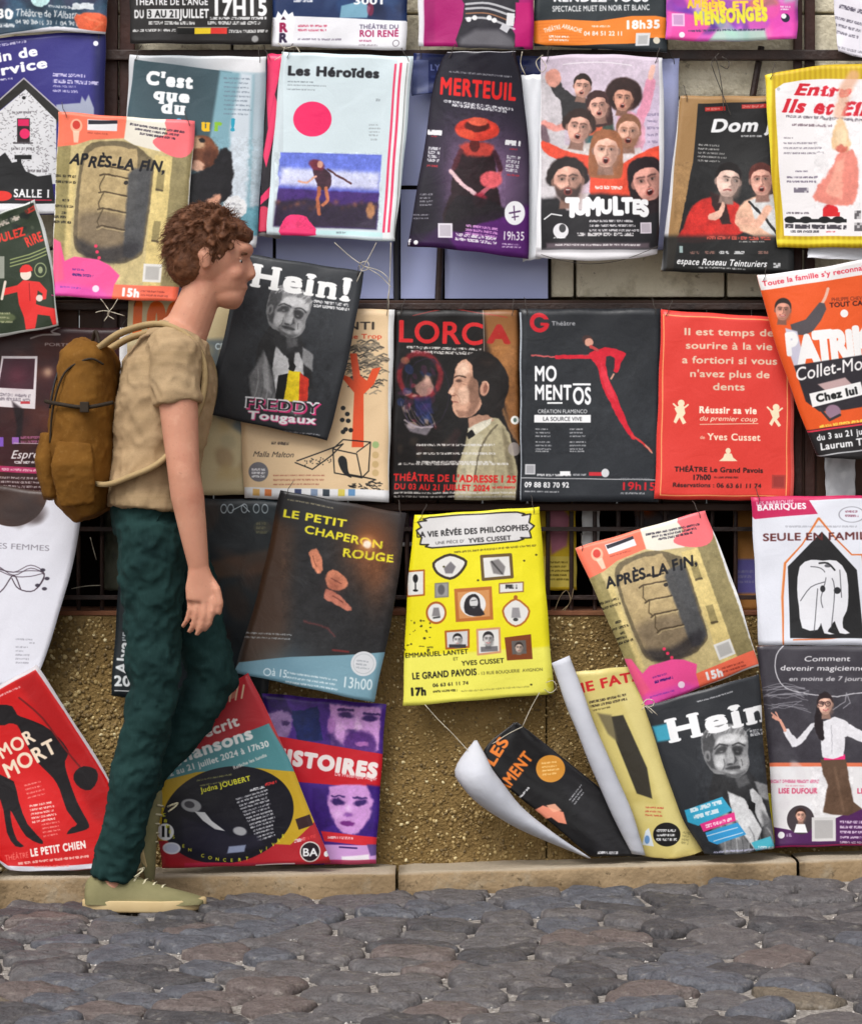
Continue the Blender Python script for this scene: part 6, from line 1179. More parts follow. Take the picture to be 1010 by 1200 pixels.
def a(A):
    RD = (176, 44, 52)
    A.rect(160, 780, 240, 245, RD); A.poly([(160, 900), (230, 876), (300, 850), (330, 846), (350, 910), (160, 960)], (84, 140, 146)); A.poly([(178, 850), (290, 790), (320, 846), (230, 880), (180, 895)], RD); A.poly([(170, 920), (230, 905), (300, 900), (350, 905), (372, 960), (340, 990), (180, 985)], (196, 160, 46)); A.poly([(302, 800), (336, 846), (362, 905), (352, 912), (316, 850)], (190, 50, 52), .9, 2)
    A.ell(267, 955, 78, 56, (28, 27, 36), 1, -12, 0); A.glow(240, 985, 34, (24, 26, 52), .7, 20); A.rect(216, 1011, 180, 12, (176, 44, 70))
    for k in range(4): A.line([(262 + k * 7, 824 - k * 2), (265 + k * 7, 806 - k)], 2, (226, 206, 170), .9)
    A.ell(271, 813, 6, 6, (214, 190, 150), .5, 0, 1)
    A.text('Monde écrit', 176, 888, 12, (240, 232, 228), -20, bold=4, fit=112); A.text('C', 194, 900, 19, (190, 206, 212), -10, bold=4); A.text('hansons', 215, 893, 14, (240, 240, 238), -19, bold=4, fit=88); A.text('du 2 au 21 juillet 2024 à 17h30', 186, 914, 7, (226, 226, 224), -17, bold=3, fit=136); A.text('Relâche les lundis', 274, 902, 4, (236, 226, 220), -22, bold=2, fit=42)
    A.greek(230, 914, 42, 2, (150, 150, 90), -10, .8, ragged=0); A.greek(234, 920, 36, 2, (150, 150, 90), -10, .8, ragged=0); A.text('Judna JOUBERT', 236, 929, 5.8, (224, 220, 60), -14, bold=3, fit=60)
    A.greek(310, 918, 14, 3.4, (220, 60, 60), -14, 1, ragged=0); A.greek(292, 925, 18, 3, W_, -14, 1, ragged=0)
    for k in range(7): A.greek(276 + k * 4, 936 + k * 7.4, 44 - k * 3, 2.2, (206, 206, 210), -17, .9, 2, 3.8, ragged=.2)
    A.ell(224, 944, 12, 7.5, (170, 170, 172), .9, 12, 1.5); A.ell(222, 943, 6, 4, (60, 58, 64), .9, 12, 1); A.poly([(228, 951), (240, 952), (248, 962), (264, 974), (252, 972), (238, 962)], (206, 206, 208), 1, 1, 0); A.poly([(212, 956), (236, 966), (270, 980), (300, 978), (310, 990), (262, 1004), (216, 990)], (40, 38, 52), .8, 6); A.ell(281, 974, 8, 5, (180, 180, 184), .9, 10, 2); A.poly([(268, 992), (288, 990), (286, 998), (266, 1000)], (150, 160, 190), .9, 2)
    A.ell(194, 975, 10, 10, (228, 228, 230)); A.rect(190, 968, 3, 13, K_); A.rect(196, 968, 3, 13, K_); A.ell(201, 994, 10.5, 7, (214, 214, 224)); A.ell(201, 994, 8, 5, (150, 160, 200), .4, 0, 1)
    for k in range(26):
        t = R(200 - k * 6.6); A.text('MUSICALES EN CONCERT VIVRE'[k], 267 + 77 * math.cos(t), 954 + 60 * abs(math.sin(t)) + (0 if k < 20 else -3) - 4, 3.8, (224, 220, 60), -math.degrees(t) + 90 - 180 + 180 if False else 0, bold=2)
    A.ell(363, 998, 12, 12, (220, 212, 206)); A.ell(363, 998, 10.6, 10.6, (44, 34, 40)); A.text('BA', 354, 1003, 9, W_, 0, bold=2, fit=18); A.rect(346, 960, 18, 13, (60, 40, 42), 1, -18); A.greek(344, 984, 14, 4, W_, -14); A.greek(352, 982, 18, 4, (220, 70, 70), -14); A.line([(300, 1014), (345, 1012)], 1.4, W_); A.ell(382, 1001, 3, 3.4, W_)
poster('red, teal and ochre poster lettered Chansons with a black oval, leaning behind the shoe', [(176, 852), (180, 930), (190, 1018)], [(291, 789), (334, 880), (388, 1012)], 6.872, a, bend=lambda u, v: .01 * math.sin(math.pi * v))

def a(A):
    A.rect(290, 800, 180, 220, (76, 44, 130)); PU = (206, 150, 214); DK = (50, 28, 92)
    A.poly([(340, 835), (372, 828), (378, 868), (350, 870)], (28, 40, 90), 1, 2); A.ell(325, 848, 17, 24, (150, 120, 170), 1, 10, 4); A.poly([(300, 818), (330, 812), (344, 840), (330, 832), (310, 836)], DK, 1, 4); A.ell(335, 848, 5, 3, (60, 40, 90), .9, 0, 2)
    A.poly([(386, 826), (446, 830), (444, 880), (436, 884), (410, 886), (388, 872)], PU, 1, 3); A.poly([(388, 840), (394, 866), (408, 878), (418, 888), (392, 880), (384, 862)], DK, .8, 6); A.poly([(404, 862), (420, 856), (438, 864), (440, 882), (420, 890), (404, 878)], (70, 34, 110), .85, 6, 2); A.ell(424, 872, 8, 2.6, (176, 110, 180), 1, 4, 1.5); A.ell(405, 838, 9, 3.6, DK, .9, 6, 2.5); A.ell(433, 842, 9, 3.6, DK, .9, 6, 2.5); A.line([(396, 832), (414, 832)], 3, DK, .9, 1.5); A.line([(426, 836), (444, 838)], 3, DK, .9, 1.5); A.poly([(418, 838), (424, 854), (414, 858)], (236, 196, 236), .7, 3); A.ell(412, 857, 6, 2.6, DK, .6, 0, 3); A.glow(398, 852, 6, (236, 190, 236), .6); A.ell(388, 850, 5, 10, (180, 120, 190), .9, 0, 3)
    A.photo(300, 812, 450, 885, .7, 8); A.photo(340, 918, 446, 984, .7, 8); A.poly([(320, 862), (448, 884), (450, 925), (330, 915)], (196, 30, 44)); A.text('HISTOIRES', 316, 892, 16, (238, 226, 224), 9, bold=7, fit=128); A.text('De Frédérique Auger', 392, 909, 4.4, (236, 210, 210), 7, bold=2, fit=50)
    A.poly([(336, 918), (446, 926), (446, 982), (350, 972)], (72, 44, 132)); A.poly([(386, 922), (436, 922), (438, 944), (430, 966), (416, 978), (402, 976), (390, 962), (384, 942)], PU, 1, 3, 3); A.poly([(430, 920), (446, 922), (446, 984), (418, 980), (432, 960), (438, 940)], (60, 32, 116), 1, 4); A.poly([(366, 924), (386, 924), (384, 944), (392, 968), (376, 974), (366, 950)], (60, 34, 112), 1, 4)
    A.ell(396, 940, 8, 3.8, DK, .95, 10, 2.5); A.ell(422, 941, 8, 3.8, DK, .95, -4, 2.5); A.line([(388, 934), (404, 934)], 2, DK, .9, 1.4); A.line([(414, 935), (430, 936)], 2, DK, .9, 1.4); A.ell(408, 955, 5, 2.6, (120, 64, 150), .8, 0, 2.5); A.ell(407, 965, 8, 3, (110, 40, 120), .95, 4, 1.5); A.glow(408, 948, 4, (240, 210, 244), .7); A.glow(396, 954, 6, (232, 190, 236), .6)
    A.photo(370, 920, 446, 982, .6, 6)
    A.poly([(376, 974), (444, 982), (444, 993), (380, 986)], (210, 50, 60)); A.greek(384, 980, 30, 3, (246, 210, 214), 2, .9, ragged=0); A.rect(380, 990, 62, 26, (206, 158, 216), 1, 1); A.line([(398, 993), (418, 994)], 2, DK, .9); A.poly([(430, 990), (444, 990), (444, 1002), (434, 1004)], (90, 70, 130), .9, 2); A.rect(400, 1004, 32, 10, (236, 230, 240), 1, -4, 2); A.rect(380, 1008, 60, 6, (180, 40, 80), .8)
poster('violet and red poster of close-up faces lettered HISTOIRES, beside the red oval poster', [(306, 812), (330, 1014)], [(452, 826), (440, 1013)], 6.935, a)

def a(A):
    A.rect(740, 770, 180, 240, (50, 52, 56))
    art_portrait(A, lambda x, y: (x, y), 1.0, 0, False); A.photo(815, 840, 915, 1000, .25, 9, 0)
    A.poly([(764, 852), (790, 846), (792, 866), (770, 870)], (70, 160, 186), 1, 4); A.greek(816, 822, 44, 1.8, (200, 200, 204), -16, .8, ragged=0); A.text('Hein!', 784, 870, 26, (238, 238, 240), -13, bold=4, serif=4, fit=146)
    A.greek(878, 856, 30, 3.4, (200, 200, 204), -10, .9, 2, 4, ragged=.2)
    A.poly([(802, 950), (846, 934), (858, 950), (818, 968), (806, 964)], (60, 160, 196), 1, 1.5); A.greek(808, 948, 38, 5, (226, 232, 236), -16, .95, ragged=0, dens=.8); A.greek(812, 956, 30, 5, (226, 232, 236), -16, .95, ragged=0, dens=.8)
    A.poly([(820, 966), (860, 952), (862, 962), (824, 975)], (222, 60, 134)); A.greek(826, 967, 32, 4, (250, 220, 232), -16, .95, ragged=0); A.poly([(826, 976), (864, 964), (874, 978), (840, 990), (830, 986)], (60, 150, 206), 1, 1); A.line([(828, 980), (864, 970)], 1, W_, .8); A.line([(836, 986), (870, 976)], 1, W_, .8)
    A.poly([(880, 988), (902, 980), (908, 992), (886, 998)], (80, 180, 200), 1, 1.5); A.greek(888, 992, 20, 3, W_); A.greek(836, 998, 60, 2.2, (190, 190, 220), -4, .8, ragged=0)
poster('big black Hein! poster with a grey portrait, standing beside the tan curled poster', [(755, 828), (776, 894), (800, 960), (826, 1002)], [(890, 790), (896, 890), (908, 994)], 6.885, a, bend=lambda u, v: .03 * math.sin(math.pi * u) + .02 * v, sag=(0, 3))
poster('thin yellow edge of a sheet between the black Hein! poster and the chalkboard poster', [(896, 930), (900, 985)], [(906, 930), (912, 990)], 6.93, None, bg=(196, 184, 40))

def a(A):
    A.rect(640, 770, 200, 250, (206, 190, 118)); A.mottle(690, 800, 820, 990, 18, 4, 16, [(190, 172, 100), (216, 202, 136), (182, 164, 96)], .4, 6); A.poly([(720, 800), (740, 800), (824, 990), (790, 1000), (760, 900)], (220, 206, 138), .7, 8)
    A.text('FEMME FATALE', 634, 823, 11, (196, 40, 44), -13, bold=3, fit=146); A.greek(690, 822, 44, 3, (60, 50, 40), -12, .9, 2, 5, ragged=0); A.greek(694, 832, 24, 2, (90, 80, 50), -12)
    A.poly([(716, 840), (730, 838), (758, 900), (764, 936), (746, 930), (722, 870)], (56, 52, 44), 1, 2); A.poly([(700, 836), (716, 838), (724, 870), (712, 860)], (96, 88, 70), .8, 4)
    A.greek(756, 945, 24, 2, (190, 80, 60), 3, .9, 3, 4.6); A.ell(781, 978, 16, 14, (30, 28, 28)); A.greek(769, 972, 24, 3, W_, 0, .9, 3, 5.2, ragged=.1); A.poly([(752, 990), (756, 974), (760, 970), (766, 992)], (214, 222, 230)); A.ell(758, 984, 3, 5, (80, 130, 190), .8); A.greek(800, 974, 9, 3, (150, 140, 90), 10, .8, 4, 4)
roll_poster = poster('tan poster with red letters FATALE and a white rolled edge, standing on the kerb', [(652, 790), (690, 880), (742, 990), (758, 1003)], [(745, 780), (776, 860), (806, 930), (822, 990), (822, 998)], 6.905, a, bend=lambda u, v: .02 * math.sin(math.pi * u), sag=(0, 6), nv=28)

def a(A):
    A.rect(530, 840, 230, 175, (26, 25, 27)); A.poly([(620, 850), (700, 900), (750, 1000), (700, 1000)], (34, 33, 36), 1, 12)
    OR = (226, 124, 50)
    A.text('LES', 578, 899, 13, OR, -58, bold=4, fit=36); A.text('AMENT', 592, 930, 13.5, OR, -52, bold=4, fit=54); A.greek(608, 934, 16, 2.6, (226, 226, 228), -48, .95, ragged=0)
    A.ell(645, 901, 17, 16, (206, 140, 56)); A.greek(634, 894, 20, 2, (250, 216, 150), -6, .8, 4, 4.4, ragged=.15); A.greek(666, 938, 24, 1.8, (170, 170, 174), -52, .9, 3, 3.6)
    A.poly([(622, 952), (636, 944), (648, 948), (660, 952), (664, 966), (654, 964), (646, 958), (634, 962)], (222, 138, 112), 1, 1.5); A.poly([(640, 944), (650, 942), (658, 950), (648, 952)], (236, 170, 140), .9, 1.5); A.greek(700, 998, 30, 3, (220, 220, 224), 0, .9)
cone_poster = poster('black poster with orange lettering, half rolled into a white cone on the kerb', [(602, 847), (566, 892), (640, 960), (692, 1004)], [(606, 847), (680, 905), (728, 950), (752, 1004)], 6.90, a, nv=28, bend=lambda u, v: .015 * v)

CURLP = node_mat('curl_paper', (172, 174, 184), rough=.6, spec=.25, var=(196, 197, 204), scale=9, vmix=.8, bump=.6, bscale=14, dist=.008)
def curl(o, L0, R0, Y0, puff, name, mat=None):
    """white back of a sheet, rolled forward on itself: an open spiral strip between two edge lines"""
    n, m = 22, 16; V = []; F = []
    for j in range(n + 1):
        t = j / n; a = _along(L0, t); b = _along(R0, t); c = (a + b) / 2; h = (b[0] - a[0]) / 2
        hx = h / FPX * 6.9
        for i in range(m + 1):
            th = R(-215 + 335 * i / m); k = 1 - .18 * i / m
            k *= 1 + .05 * math.sin(t * 9 + i * .7) + .03 * math.sin(t * 23 + i)
            px = c[0] + math.cos(th) * h * k; py = c[1] + math.cos(th) * (b[1] - a[1]) / 2 * k
            V.append(Vector(at(px, py, Y0 - puff * hx + math.sin(th) * hx * puff * k)) - o.location)
    for j in range(n):
        for i in range(m): F.append((j * (m + 1) + i, (j + 1) * (m + 1) + i, (j + 1) * (m + 1) + i + 1, j * (m + 1) + i + 1))
    me = pydata(name, V, F)
    q = obj(name, me, CURLP, o, True)
    sd = q.modifiers.new('thickness', 'SOLIDIFY'); sd.thickness = .0012; sd.offset = 0
    return q
curl(roll_poster, [(647, 777), (668, 840), (706, 930), (740, 1001)], [(668, 768), (699, 850), (737, 940), (757, 1003)], 6.885, .7, 'rolled_edge')
curl(cone_poster, [(556, 868), (533, 912), (590, 962), (689, 1006)], [(559, 868), (582, 903), (625, 957), (692, 1006)], 6.89, .9, 'rolled_edge')

# ---------------------------------------------------------------- sheets seen dimly inside the barred window, and odd scraps
def a(A):
    A.rect(630, 580, 50, 120, (206, 172, 50)); A.poly([(640, 600), (655, 590), (668, 606), (664, 640), (646, 650)], (160, 90, 140), .8, 5); A.rect(636, 652, 40, 36, (214, 190, 90)); A.greek(642, 658, 26, 2, (90, 76, 30), 0, .8, 5, 5)
poster('dim yellow sheet inside the barred window, right of the bright yellow poster', [(630, 582), (636, 692)], [(674, 582), (676, 692)], 7.085, a, spec=.1)
def a(A):
    A.rect(675, 570, 50, 150, (214, 214, 214)); A.mottle(680, 575, 700, 720, 10, 3, 9, [(170, 170, 172), (235, 235, 236)], .5, 3)
poster('grey torn strip inside the barred window above the leaning hatch poster', [(682, 570), (682, 650)], [(703, 570), (702, 650)], 7.085, a, spec=.1)
def a(A):
    A.rect(850, 570, 50, 150, (176, 124, 72)); A.glow(872, 610, 14, (150, 104, 56), .8, 30); A.rect(850, 655, 50, 40, (104, 98, 160), 1, 0, 4); A.greek(858, 668, 26, 3, (140, 138, 170), 0, .8, 3, 6)
poster('dim brown and violet sheet inside the barred window, left of the huddled figures poster', [(858, 572), (862, 716)], [(900, 572), (900, 716)], 7.085, a, spec=.1)
def a(A):
    A.rect(740, 570, 100, 100, (60, 52, 54)); A.glow(757, 598, 10, (190, 90, 40), .9, 7); A.mottle(745, 580, 830, 640, 20, 3, 9, [(110, 60, 70), (40, 40, 60), (120, 110, 110), (70, 40, 50)], .5, 3)
poster('dim dark sheet with an orange spot inside the barred window', [(742, 570), (746, 660)], [(824, 570), (820, 660)], 7.085, a, spec=.1)
def a(A):
    A.rect(430, 575, 120, 60, (56, 40, 56)); A.mottle(440, 578, 540, 620, 24, 4, 12, [(110, 40, 100), (40, 34, 40), (90, 70, 60), (150, 70, 110)], .5, 4)
poster('dim purple sheet inside the barred window, just above the bright yellow poster', [(436, 572), (440, 640)], [(520, 572), (522, 640)], 7.085, a, spec=.1)
def a(A):
    A.rect(90, 590, 80, 130, (84, 86, 74)); A.mottle(118, 600, 150, 710, 10, 4, 10, [(104, 104, 90), (60, 62, 58)], .5, 4)
poster('dim olive sheet inside the barred window, beside the back leg of the walking man', [(120, 594), (122, 692)], [(150, 594), (152, 692)], 7.085, a, spec=.1)
# ================================================================ the walking man
PYY = 6.72
def L(px, py, dy=0.0): return Vector(at(px, py, PYY)) + Vector((0, dy, 0))
def loft(pts, rad, n=20):
    """closed tube through pts; rad = (radius in the walking plane, radius across)"""
    V = []; F = []
    m = len(pts)
    for i in range(m):
        t = (pts[min(m - 1, i + 1)] - pts[max(0, i - 1)]).normalized()
        s = t.cross(Vector((0, 1, 0)))
        s = s.normalized() if s.length > .1 else Vector((1, 0, 0)); q = s.cross(t).normalized()
        for k in range(n):
            a = 2 * math.pi * k / n; V.append(pts[i] + s * math.cos(a) * rad[i][0] + q * math.sin(a) * rad[i][1])
    for i in range(m - 1):
        for k in range(n): F.append((i * n + k, i * n + (k + 1) % n, (i + 1) * n + (k + 1) % n, (i + 1) * n + k))
    F.append(tuple(range(n))[::-1]); F.append(tuple((m - 1) * n + k for k in range(n)))
    return V, F
def ball(c, r, rot=0.0):
    bm = bmesh.new(); bmesh.ops.create_uvsphere(bm, u_segments=20, v_segments=14, radius=1)
    M = Matrix.Rotation(rot, 3, 'Y')
    V = [Vector(c) + M @ Vector((v.co.x * r[0], v.co.y * r[1], v.co.z * r[2])) for v in bm.verts]
    F = [tuple(v.index for v in f.verts) for f in bm.faces]; bm.free(); return V, F
def fuse(name, pieces, mat, parent, voxel=.006, sm=6, disp=0, dscale=.12):
    V, F = [], []
    for v, f in pieces:
        b = len(V); V += v; F += [tuple(i + b for i in q) for q in f]
    me = pydata(name + '_src', V, F); bm = bmesh.new(); bm.from_mesh(me); bmesh.ops.recalc_face_normals(bm, faces=bm.faces[:]); bm.to_mesh(me); bm.free()
    o = bpy.data.objects.new('tmp', me); C.objects.link(o)
    md = o.modifiers.new('r', 'REMESH'); md.mode = 'VOXEL'; md.voxel_size = voxel
    s = o.modifiers.new('s', 'SMOOTH'); s.iterations = sm; s.factor = .5
    if disp:
        tx = bpy.data.textures.new('folds', 'CLOUDS'); tx.noise_scale = dscale; tx.noise_depth = 2
        d = o.modifiers.new('d', 'DISPLACE'); d.texture = tx; d.strength = disp; d.mid_level = .5; d.texture_coords = 'LOCAL'
        t2 = bpy.data.textures.new('creases', 'MUSGRAVE'); t2.noise_scale = dscale * .42; t2.musgrave_type = 'RIDGED_MULTIFRACTAL' if hasattr(t2, 'musgrave_type') else t2.musgrave_type
        d2 = o.modifiers.new('d2', 'DISPLACE'); d2.texture = t2; d2.strength = disp * .16; d2.mid_level = .5; d2.texture_coords = 'LOCAL'
    dg = bpy.context.evaluated_depsgraph_get(); ev = o.evaluated_get(dg)
    m2 = bpy.data.meshes.new_from_object(ev); bpy.data.objects.remove(o)
    m2.materials.clear(); m2.name = name
    q = obj(name, m2, mat, parent, True); return q
NEAR, FAR = -.085, .085
skin = node_mat('skin', (178, 122, 98), rough=.58, spec=.3, var=(200, 146, 122), scale=14, vmix=.8, bump=.12, bscale=160, dist=.002)
weather(skin, (166, 96, 78), 9, .52, .7, .4); weather(skin, (214, 168, 142), 26, .56, .72, .35); weather(skin, (130, 84, 64), 130, .6, .68, .3)
skin.node_tree.nodes['Principled BSDF'].inputs['Subsurface Weight'].default_value = .08
hip = L(180, 592); chest = L(192, 470); neckb = L(208, 396)
hc = L(250, 303)           # centre of the skull
def H(x, y, z, tilt=R(10)):   # point in head space (x forward, y across, z up)
    M = Matrix.Rotation(tilt, 3, 'Y'); return hc + M @ Vector((x, y, z))
P = []
P.append(loft([L(178, 620), L(180, 580), L(184, 530), L(190, 480), L(200, 430), L(208, 402), L(217, 383)], [(.09, .14), (.095, .145), (.085, .13), (.10, .15), (.095, .165), (.07, .12), (.058, .062)]))
P.append(loft([L(210, 402), L(222, 378), L(232, 354), L(242, 330)], [(.066, .064), (.056, .056), (.052, .052), (.052, .050)]))
P += [ball(H(-.012, 0, .012), (.098, .076, .10), R(10)), ball(H(.035, 0, -.035), (.062, .056, .075), R(10)), ball(H(.05, 0, -.085), (.045, .042, .035), R(20)),
      ball(H(.068, 0, -.102), (.022, .022, .018)), ball(H(.068, 0, .035), (.03, .05, .022)), ball(H(.083, 0, -.06), (.018, .026, .009)), ball(H(.081, 0, -.074), (.016, .024, .009)),
      ball(H(.09, 0, -.028), (.024, .015, .014)), ball(H(.062, .033, -.03), (.024, .022, .024)), ball(H(.062, -.033, -.03), (.024, .022, .024))]
P.append(loft([H(.074, 0, .022), H(.092, 0, -.005), H(.108, 0, -.026)], [(.012, .008), (.014, .011), (.010, .013)]))
for sg in (-1, 1):
    P.append(loft([H(-.012, sg * .072, .018), H(-.016, sg * .084, 0), H(-.006, sg * .078, -.032)], [(.016, .008), (.02, .008), (.010, .007)]))
def leg(h, k, a, foot):
    P.append(loft([h, h.lerp(k, .3), h.lerp(k, .75), k, k.lerp(a, .25), k.lerp(a, .6), a], [(.066, .06), (.062, .058), (.045, .043), (.042, .04), (.042, .038), (.034, .032), (.030, .030)]))
    P.append(loft([a, foot], [(.036, .034), (.03, .035)]))
kn, an = L(184, 806, NEAR * .8), L(132, 1012, NEAR * .3 - .01)
kf, af = L(248, 800, FAR * .8), L(158, 925, FAR * .7)
hn, hf = L(180, 612, NEAR), L(188, 612, FAR)
leg(hn, kn, an, L(138, 1042, NEAR * .3 - .01)); leg(hf, kf, af, L(140, 960, FAR * .7))
P.append(loft([L(130, 1042, NEAR * .3 - .01), L(170, 1050, NEAR * .3 - .01)], [(.018, .024), (.010, .026)])); P.append(loft([L(150, 930, FAR * .7), L(150, 965, FAR * .7)], [(.018, .024), (.010, .026)]))
def arm(sh, el, wr, up):
    P.append(loft([sh, sh.lerp(el, .35), el.lerp(sh, .15), el, el.lerp(wr, .25), el.lerp(wr, .7), wr], [(.058, .055), (.05, .048), (.042, .04), (.04, .038), (.042, .038), (.033, .03), (.026, .022)]))
sn, en, wn = L(212, 420, -.17), L(224, 556, -.20), L(240, 662, -.18)
sf, ef, wf = L(210, 418, .16), L(196, 545, .18), L(214, 640, .165)
arm(sn, en, wn, 1); arm(sf, ef, wf, 1)
def hand(w, px0, py0, dy):
    def h(x, y, o=0.0): return L(px0 + x, py0 + y, dy + o)
    P.append(loft([w, h(1, 8), h(3, 22), h(2, 38)], [(.026, .021), (.031, .020), (.041, .017), (.036, .016)], 14))
    # four fingers, spread front to back, curled a little towards the thigh
    for x, ln, r, o in ((-13, 34, .0082, .010), (-5, 40, .0088, .002), (4, 43, .009, -.004), (13, 38, .0086, -.006)):
        b = h(x + 3, 34, o); P.append(loft([b, h(x + 3, 34 + ln * .42, o - .004), h(x - 1, 34 + ln * .78, o + .004), h(x - 7, 34 + ln, o + .016)], [(r * 1.1, r * 1.1), (r, r), (r * .92, r * .92), (r * .7, r * .7)], 10))
    P.append(loft([h(10, 10, .006), h(21, 24, -.008), h(25, 40, -.010), h(23, 53, -.004)], [(.013, .013), (.011, .011), (.0095, .0095), (.0075, .0075)], 10))
hand(wn, 240, 664, -.18); hand(wf, 216, 642, .165)
man = empty('person', L(175, 1062)); 
tag(man, 'person in beige T-shirt and dark teal trousers walking past the posters', 'person')
man.location = (0, 0, 0)
body = fuse('body', P, skin, man, .0042, 5)
# clothes
P = []
P.append(loft([L(179, 596), L(182, 560), L(185, 530), L(191, 480), L(200, 436), L(208, 408), L(218, 388)], [(.122, .172), (.120, .165), (.118, .157), (.126, .168), (.120, .184), (.092, .148), (.068, .072)], 28))
P.append(loft([L(204, 410, -.12), sn, sn.lerp(en, .3), sn.lerp(en, .42)], [(.064, .058), (.066, .062), (.062, .058), (.063, .057)], 20))
P.append(loft([L(204, 410, .12), sf, sf.lerp(ef, .3), sf.lerp(ef, .42)], [(.064, .058), (.066, .062), (.062, .058), (.063, .057)], 20))
shirt_m = node_mat('tshirt_cloth', (150, 126, 96), rough=.85, spec=.15, bump=.15, bscale=220, dist=.002)
n_ = shirt_m.node_tree.nodes; l_ = shirt_m.node_tree.links; b_ = n_['Principled BSDF']
weather(shirt_m, (172, 148, 116), 3.2, .45, .65, .6, (.5, .5, 3)); weather(shirt_m, (126, 106, 74), 4, .5, .66, .55, (.4, .4, 3.4)); weather(shirt_m, (120, 104, 74), 240, .5, .7, .35)
fuse('tshirt', P, shirt_m, man, .006, 6, .022, .09)
P = []
P.append(loft([L(180, 572), L(179, 600), L(178, 628)], [(.100, .156), (.104, .158), (.098, .15)], 28))
def tleg(h, k, a):
    P.append(loft([h, h.lerp(k, .25), h.lerp(k, .7), k, k.lerp(a, .3), k.lerp(a, .7), a], [(.088, .082), (.086, .08), (.070, .065), (.063, .060), (.063, .058), (.058, .053), (.055, .050)], 24))
tleg(hn, kn, an + Vector((.004, 0, -.034))); tleg(hf, kf, af)
trm = node_mat('trouser_cloth', (22, 42, 42), rough=.88, spec=.1, var=(32, 57, 55), scale=10, bump=.45, bscale=26, dist=.006); weather(trm, (44, 70, 68), 60, .52, .7, .35, (3, 3, .6)); weather(trm, (18, 36, 38), 7, .55, .7, .5)
fuse('trousers', P, trm, man, .0065, 7, .028, .075)
# hair: short, brown, uneven
P = []
P.append(ball(H(-.026, 0, .028), (.100, .084, .098), R(8))); P.append(ball(H(-.055, 0, -.02), (.062, .074, .066))); P.append(ball(H(.03, 0, .078), (.062, .062, .034), R(18))); P.append(ball(H(-.01, -.064, .03), (.05, .018, .035))); P.append(ball(H(-.01, .064, .03), (.05, .018, .035)))
for _ in range(150):
    u = Vector((rng.normal() - .25, rng.normal(), rng.normal() + .55)).normalized()
    if u.x > .75 or (u.z < -.2 and u.x > -.4): continue
    c = H(-.02 + u.x * .098, u.y * .082, .03 + u.z * .098); tipd = (Vector((-.4, 0, -.5)) + u * .8).normalized()
    P.append(loft([c, c + tipd * .012, c + tipd * .026], [(.011, .009), (.009, .007), (.003, .003)], 6))
hairm = node_mat('hair', (74, 44, 28), rough=.6, spec=.3, var=(112, 70, 44), scale=60, bump=.6, bscale=300, dist=.004)
fuse('hair', P, hairm, man, .004, 2, .01, .02)
V = []; F = []
for _ in range(2600):
    u = Vector((rng.normal() - .3, rng.normal(), rng.normal() + .6)).normalized()
    if u.x > .8 or (u.z < -.35 and u.x > -.5) or (u.z < .15 and u.x > .35): continue
    c = H(-.022 + u.x * .102, u.y * .086, .03 + u.z * .101); g = Vector((rng.normal() * .4 - .35, rng.normal() * .4, -.35)) + u * .8; g.normalize()
    sd = g.cross(Vector((rng.normal(), rng.normal(), rng.normal()))).normalized(); ln_ = rng.uniform(.014, .034); cu = rng.uniform(-.010, .010); r0 = rng.uniform(.0007, .0014)
    q = g.cross(sd); b0 = len(V)
    for k_, t_ in enumerate((0, .35, .7, 1)):
        m_ = c + g * ln_ * t_ + sd * cu * math.sin(t_ * 3.4) + Vector((0, 0, -.006 * t_ * t_)); rr = r0 * (1 - .7 * t_)
        for a_ in (0, 2.1, 4.2): V.append(m_ + sd * math.cos(a_) * rr + q * math.sin(a_) * rr)
    for k_ in range(3):
        for a_ in range(3): F.append((b0 + k_ * 3 + a_, b0 + k_ * 3 + (a_ + 1) % 3, b0 + k_ * 3 + 3 + (a_ + 1) % 3, b0 + k_ * 3 + 3 + a_))
tag(obj('curls', pydata('curls', V, F), hairm, man, True), kind='stuff')
# stitched seams and hems
def seam(name, pts, r, m): obj(name, tube_mesh(name, [Vector(q) for q in smooth([tuple(q) for q in pts], 6, False)], r, 5), m, man, True)
for sg in (-1, 1):
    v, f = ball(H(.066, sg * .030, .004), (.0105, .0095, .0085)); e = obj('eye', pydata('eye', v, f), node_mat('eye_white', (220, 214, 208), rough=.2), man, True)
    v, f = ball(H(.0745, sg * .0315, .003), (.003, .0045, .0045)); v2, f2 = loft([H(.072, sg * .020, .011), H(.0755, sg * .031, .0125), H(.069, sg * .042, .009)], [(.004, .004), (.0055, .004), (.003, .003)], 8); obj('eyelid', pydata('eyelid', v2, f2), skin, man, True); obj('iris', pydata('iris', v, f), node_mat('iris', (50, 34, 26), rough=.2), e, True)
    v, f = loft([H(.082, sg * .014, .022), H(.083, sg * .03, .026), H(.074, sg * .048, .020)], [(.004, .004), (.005, .004), (.003, .003)], 8); obj('eyebrow', pydata('eyebrow', v, f), hairm, man, True)

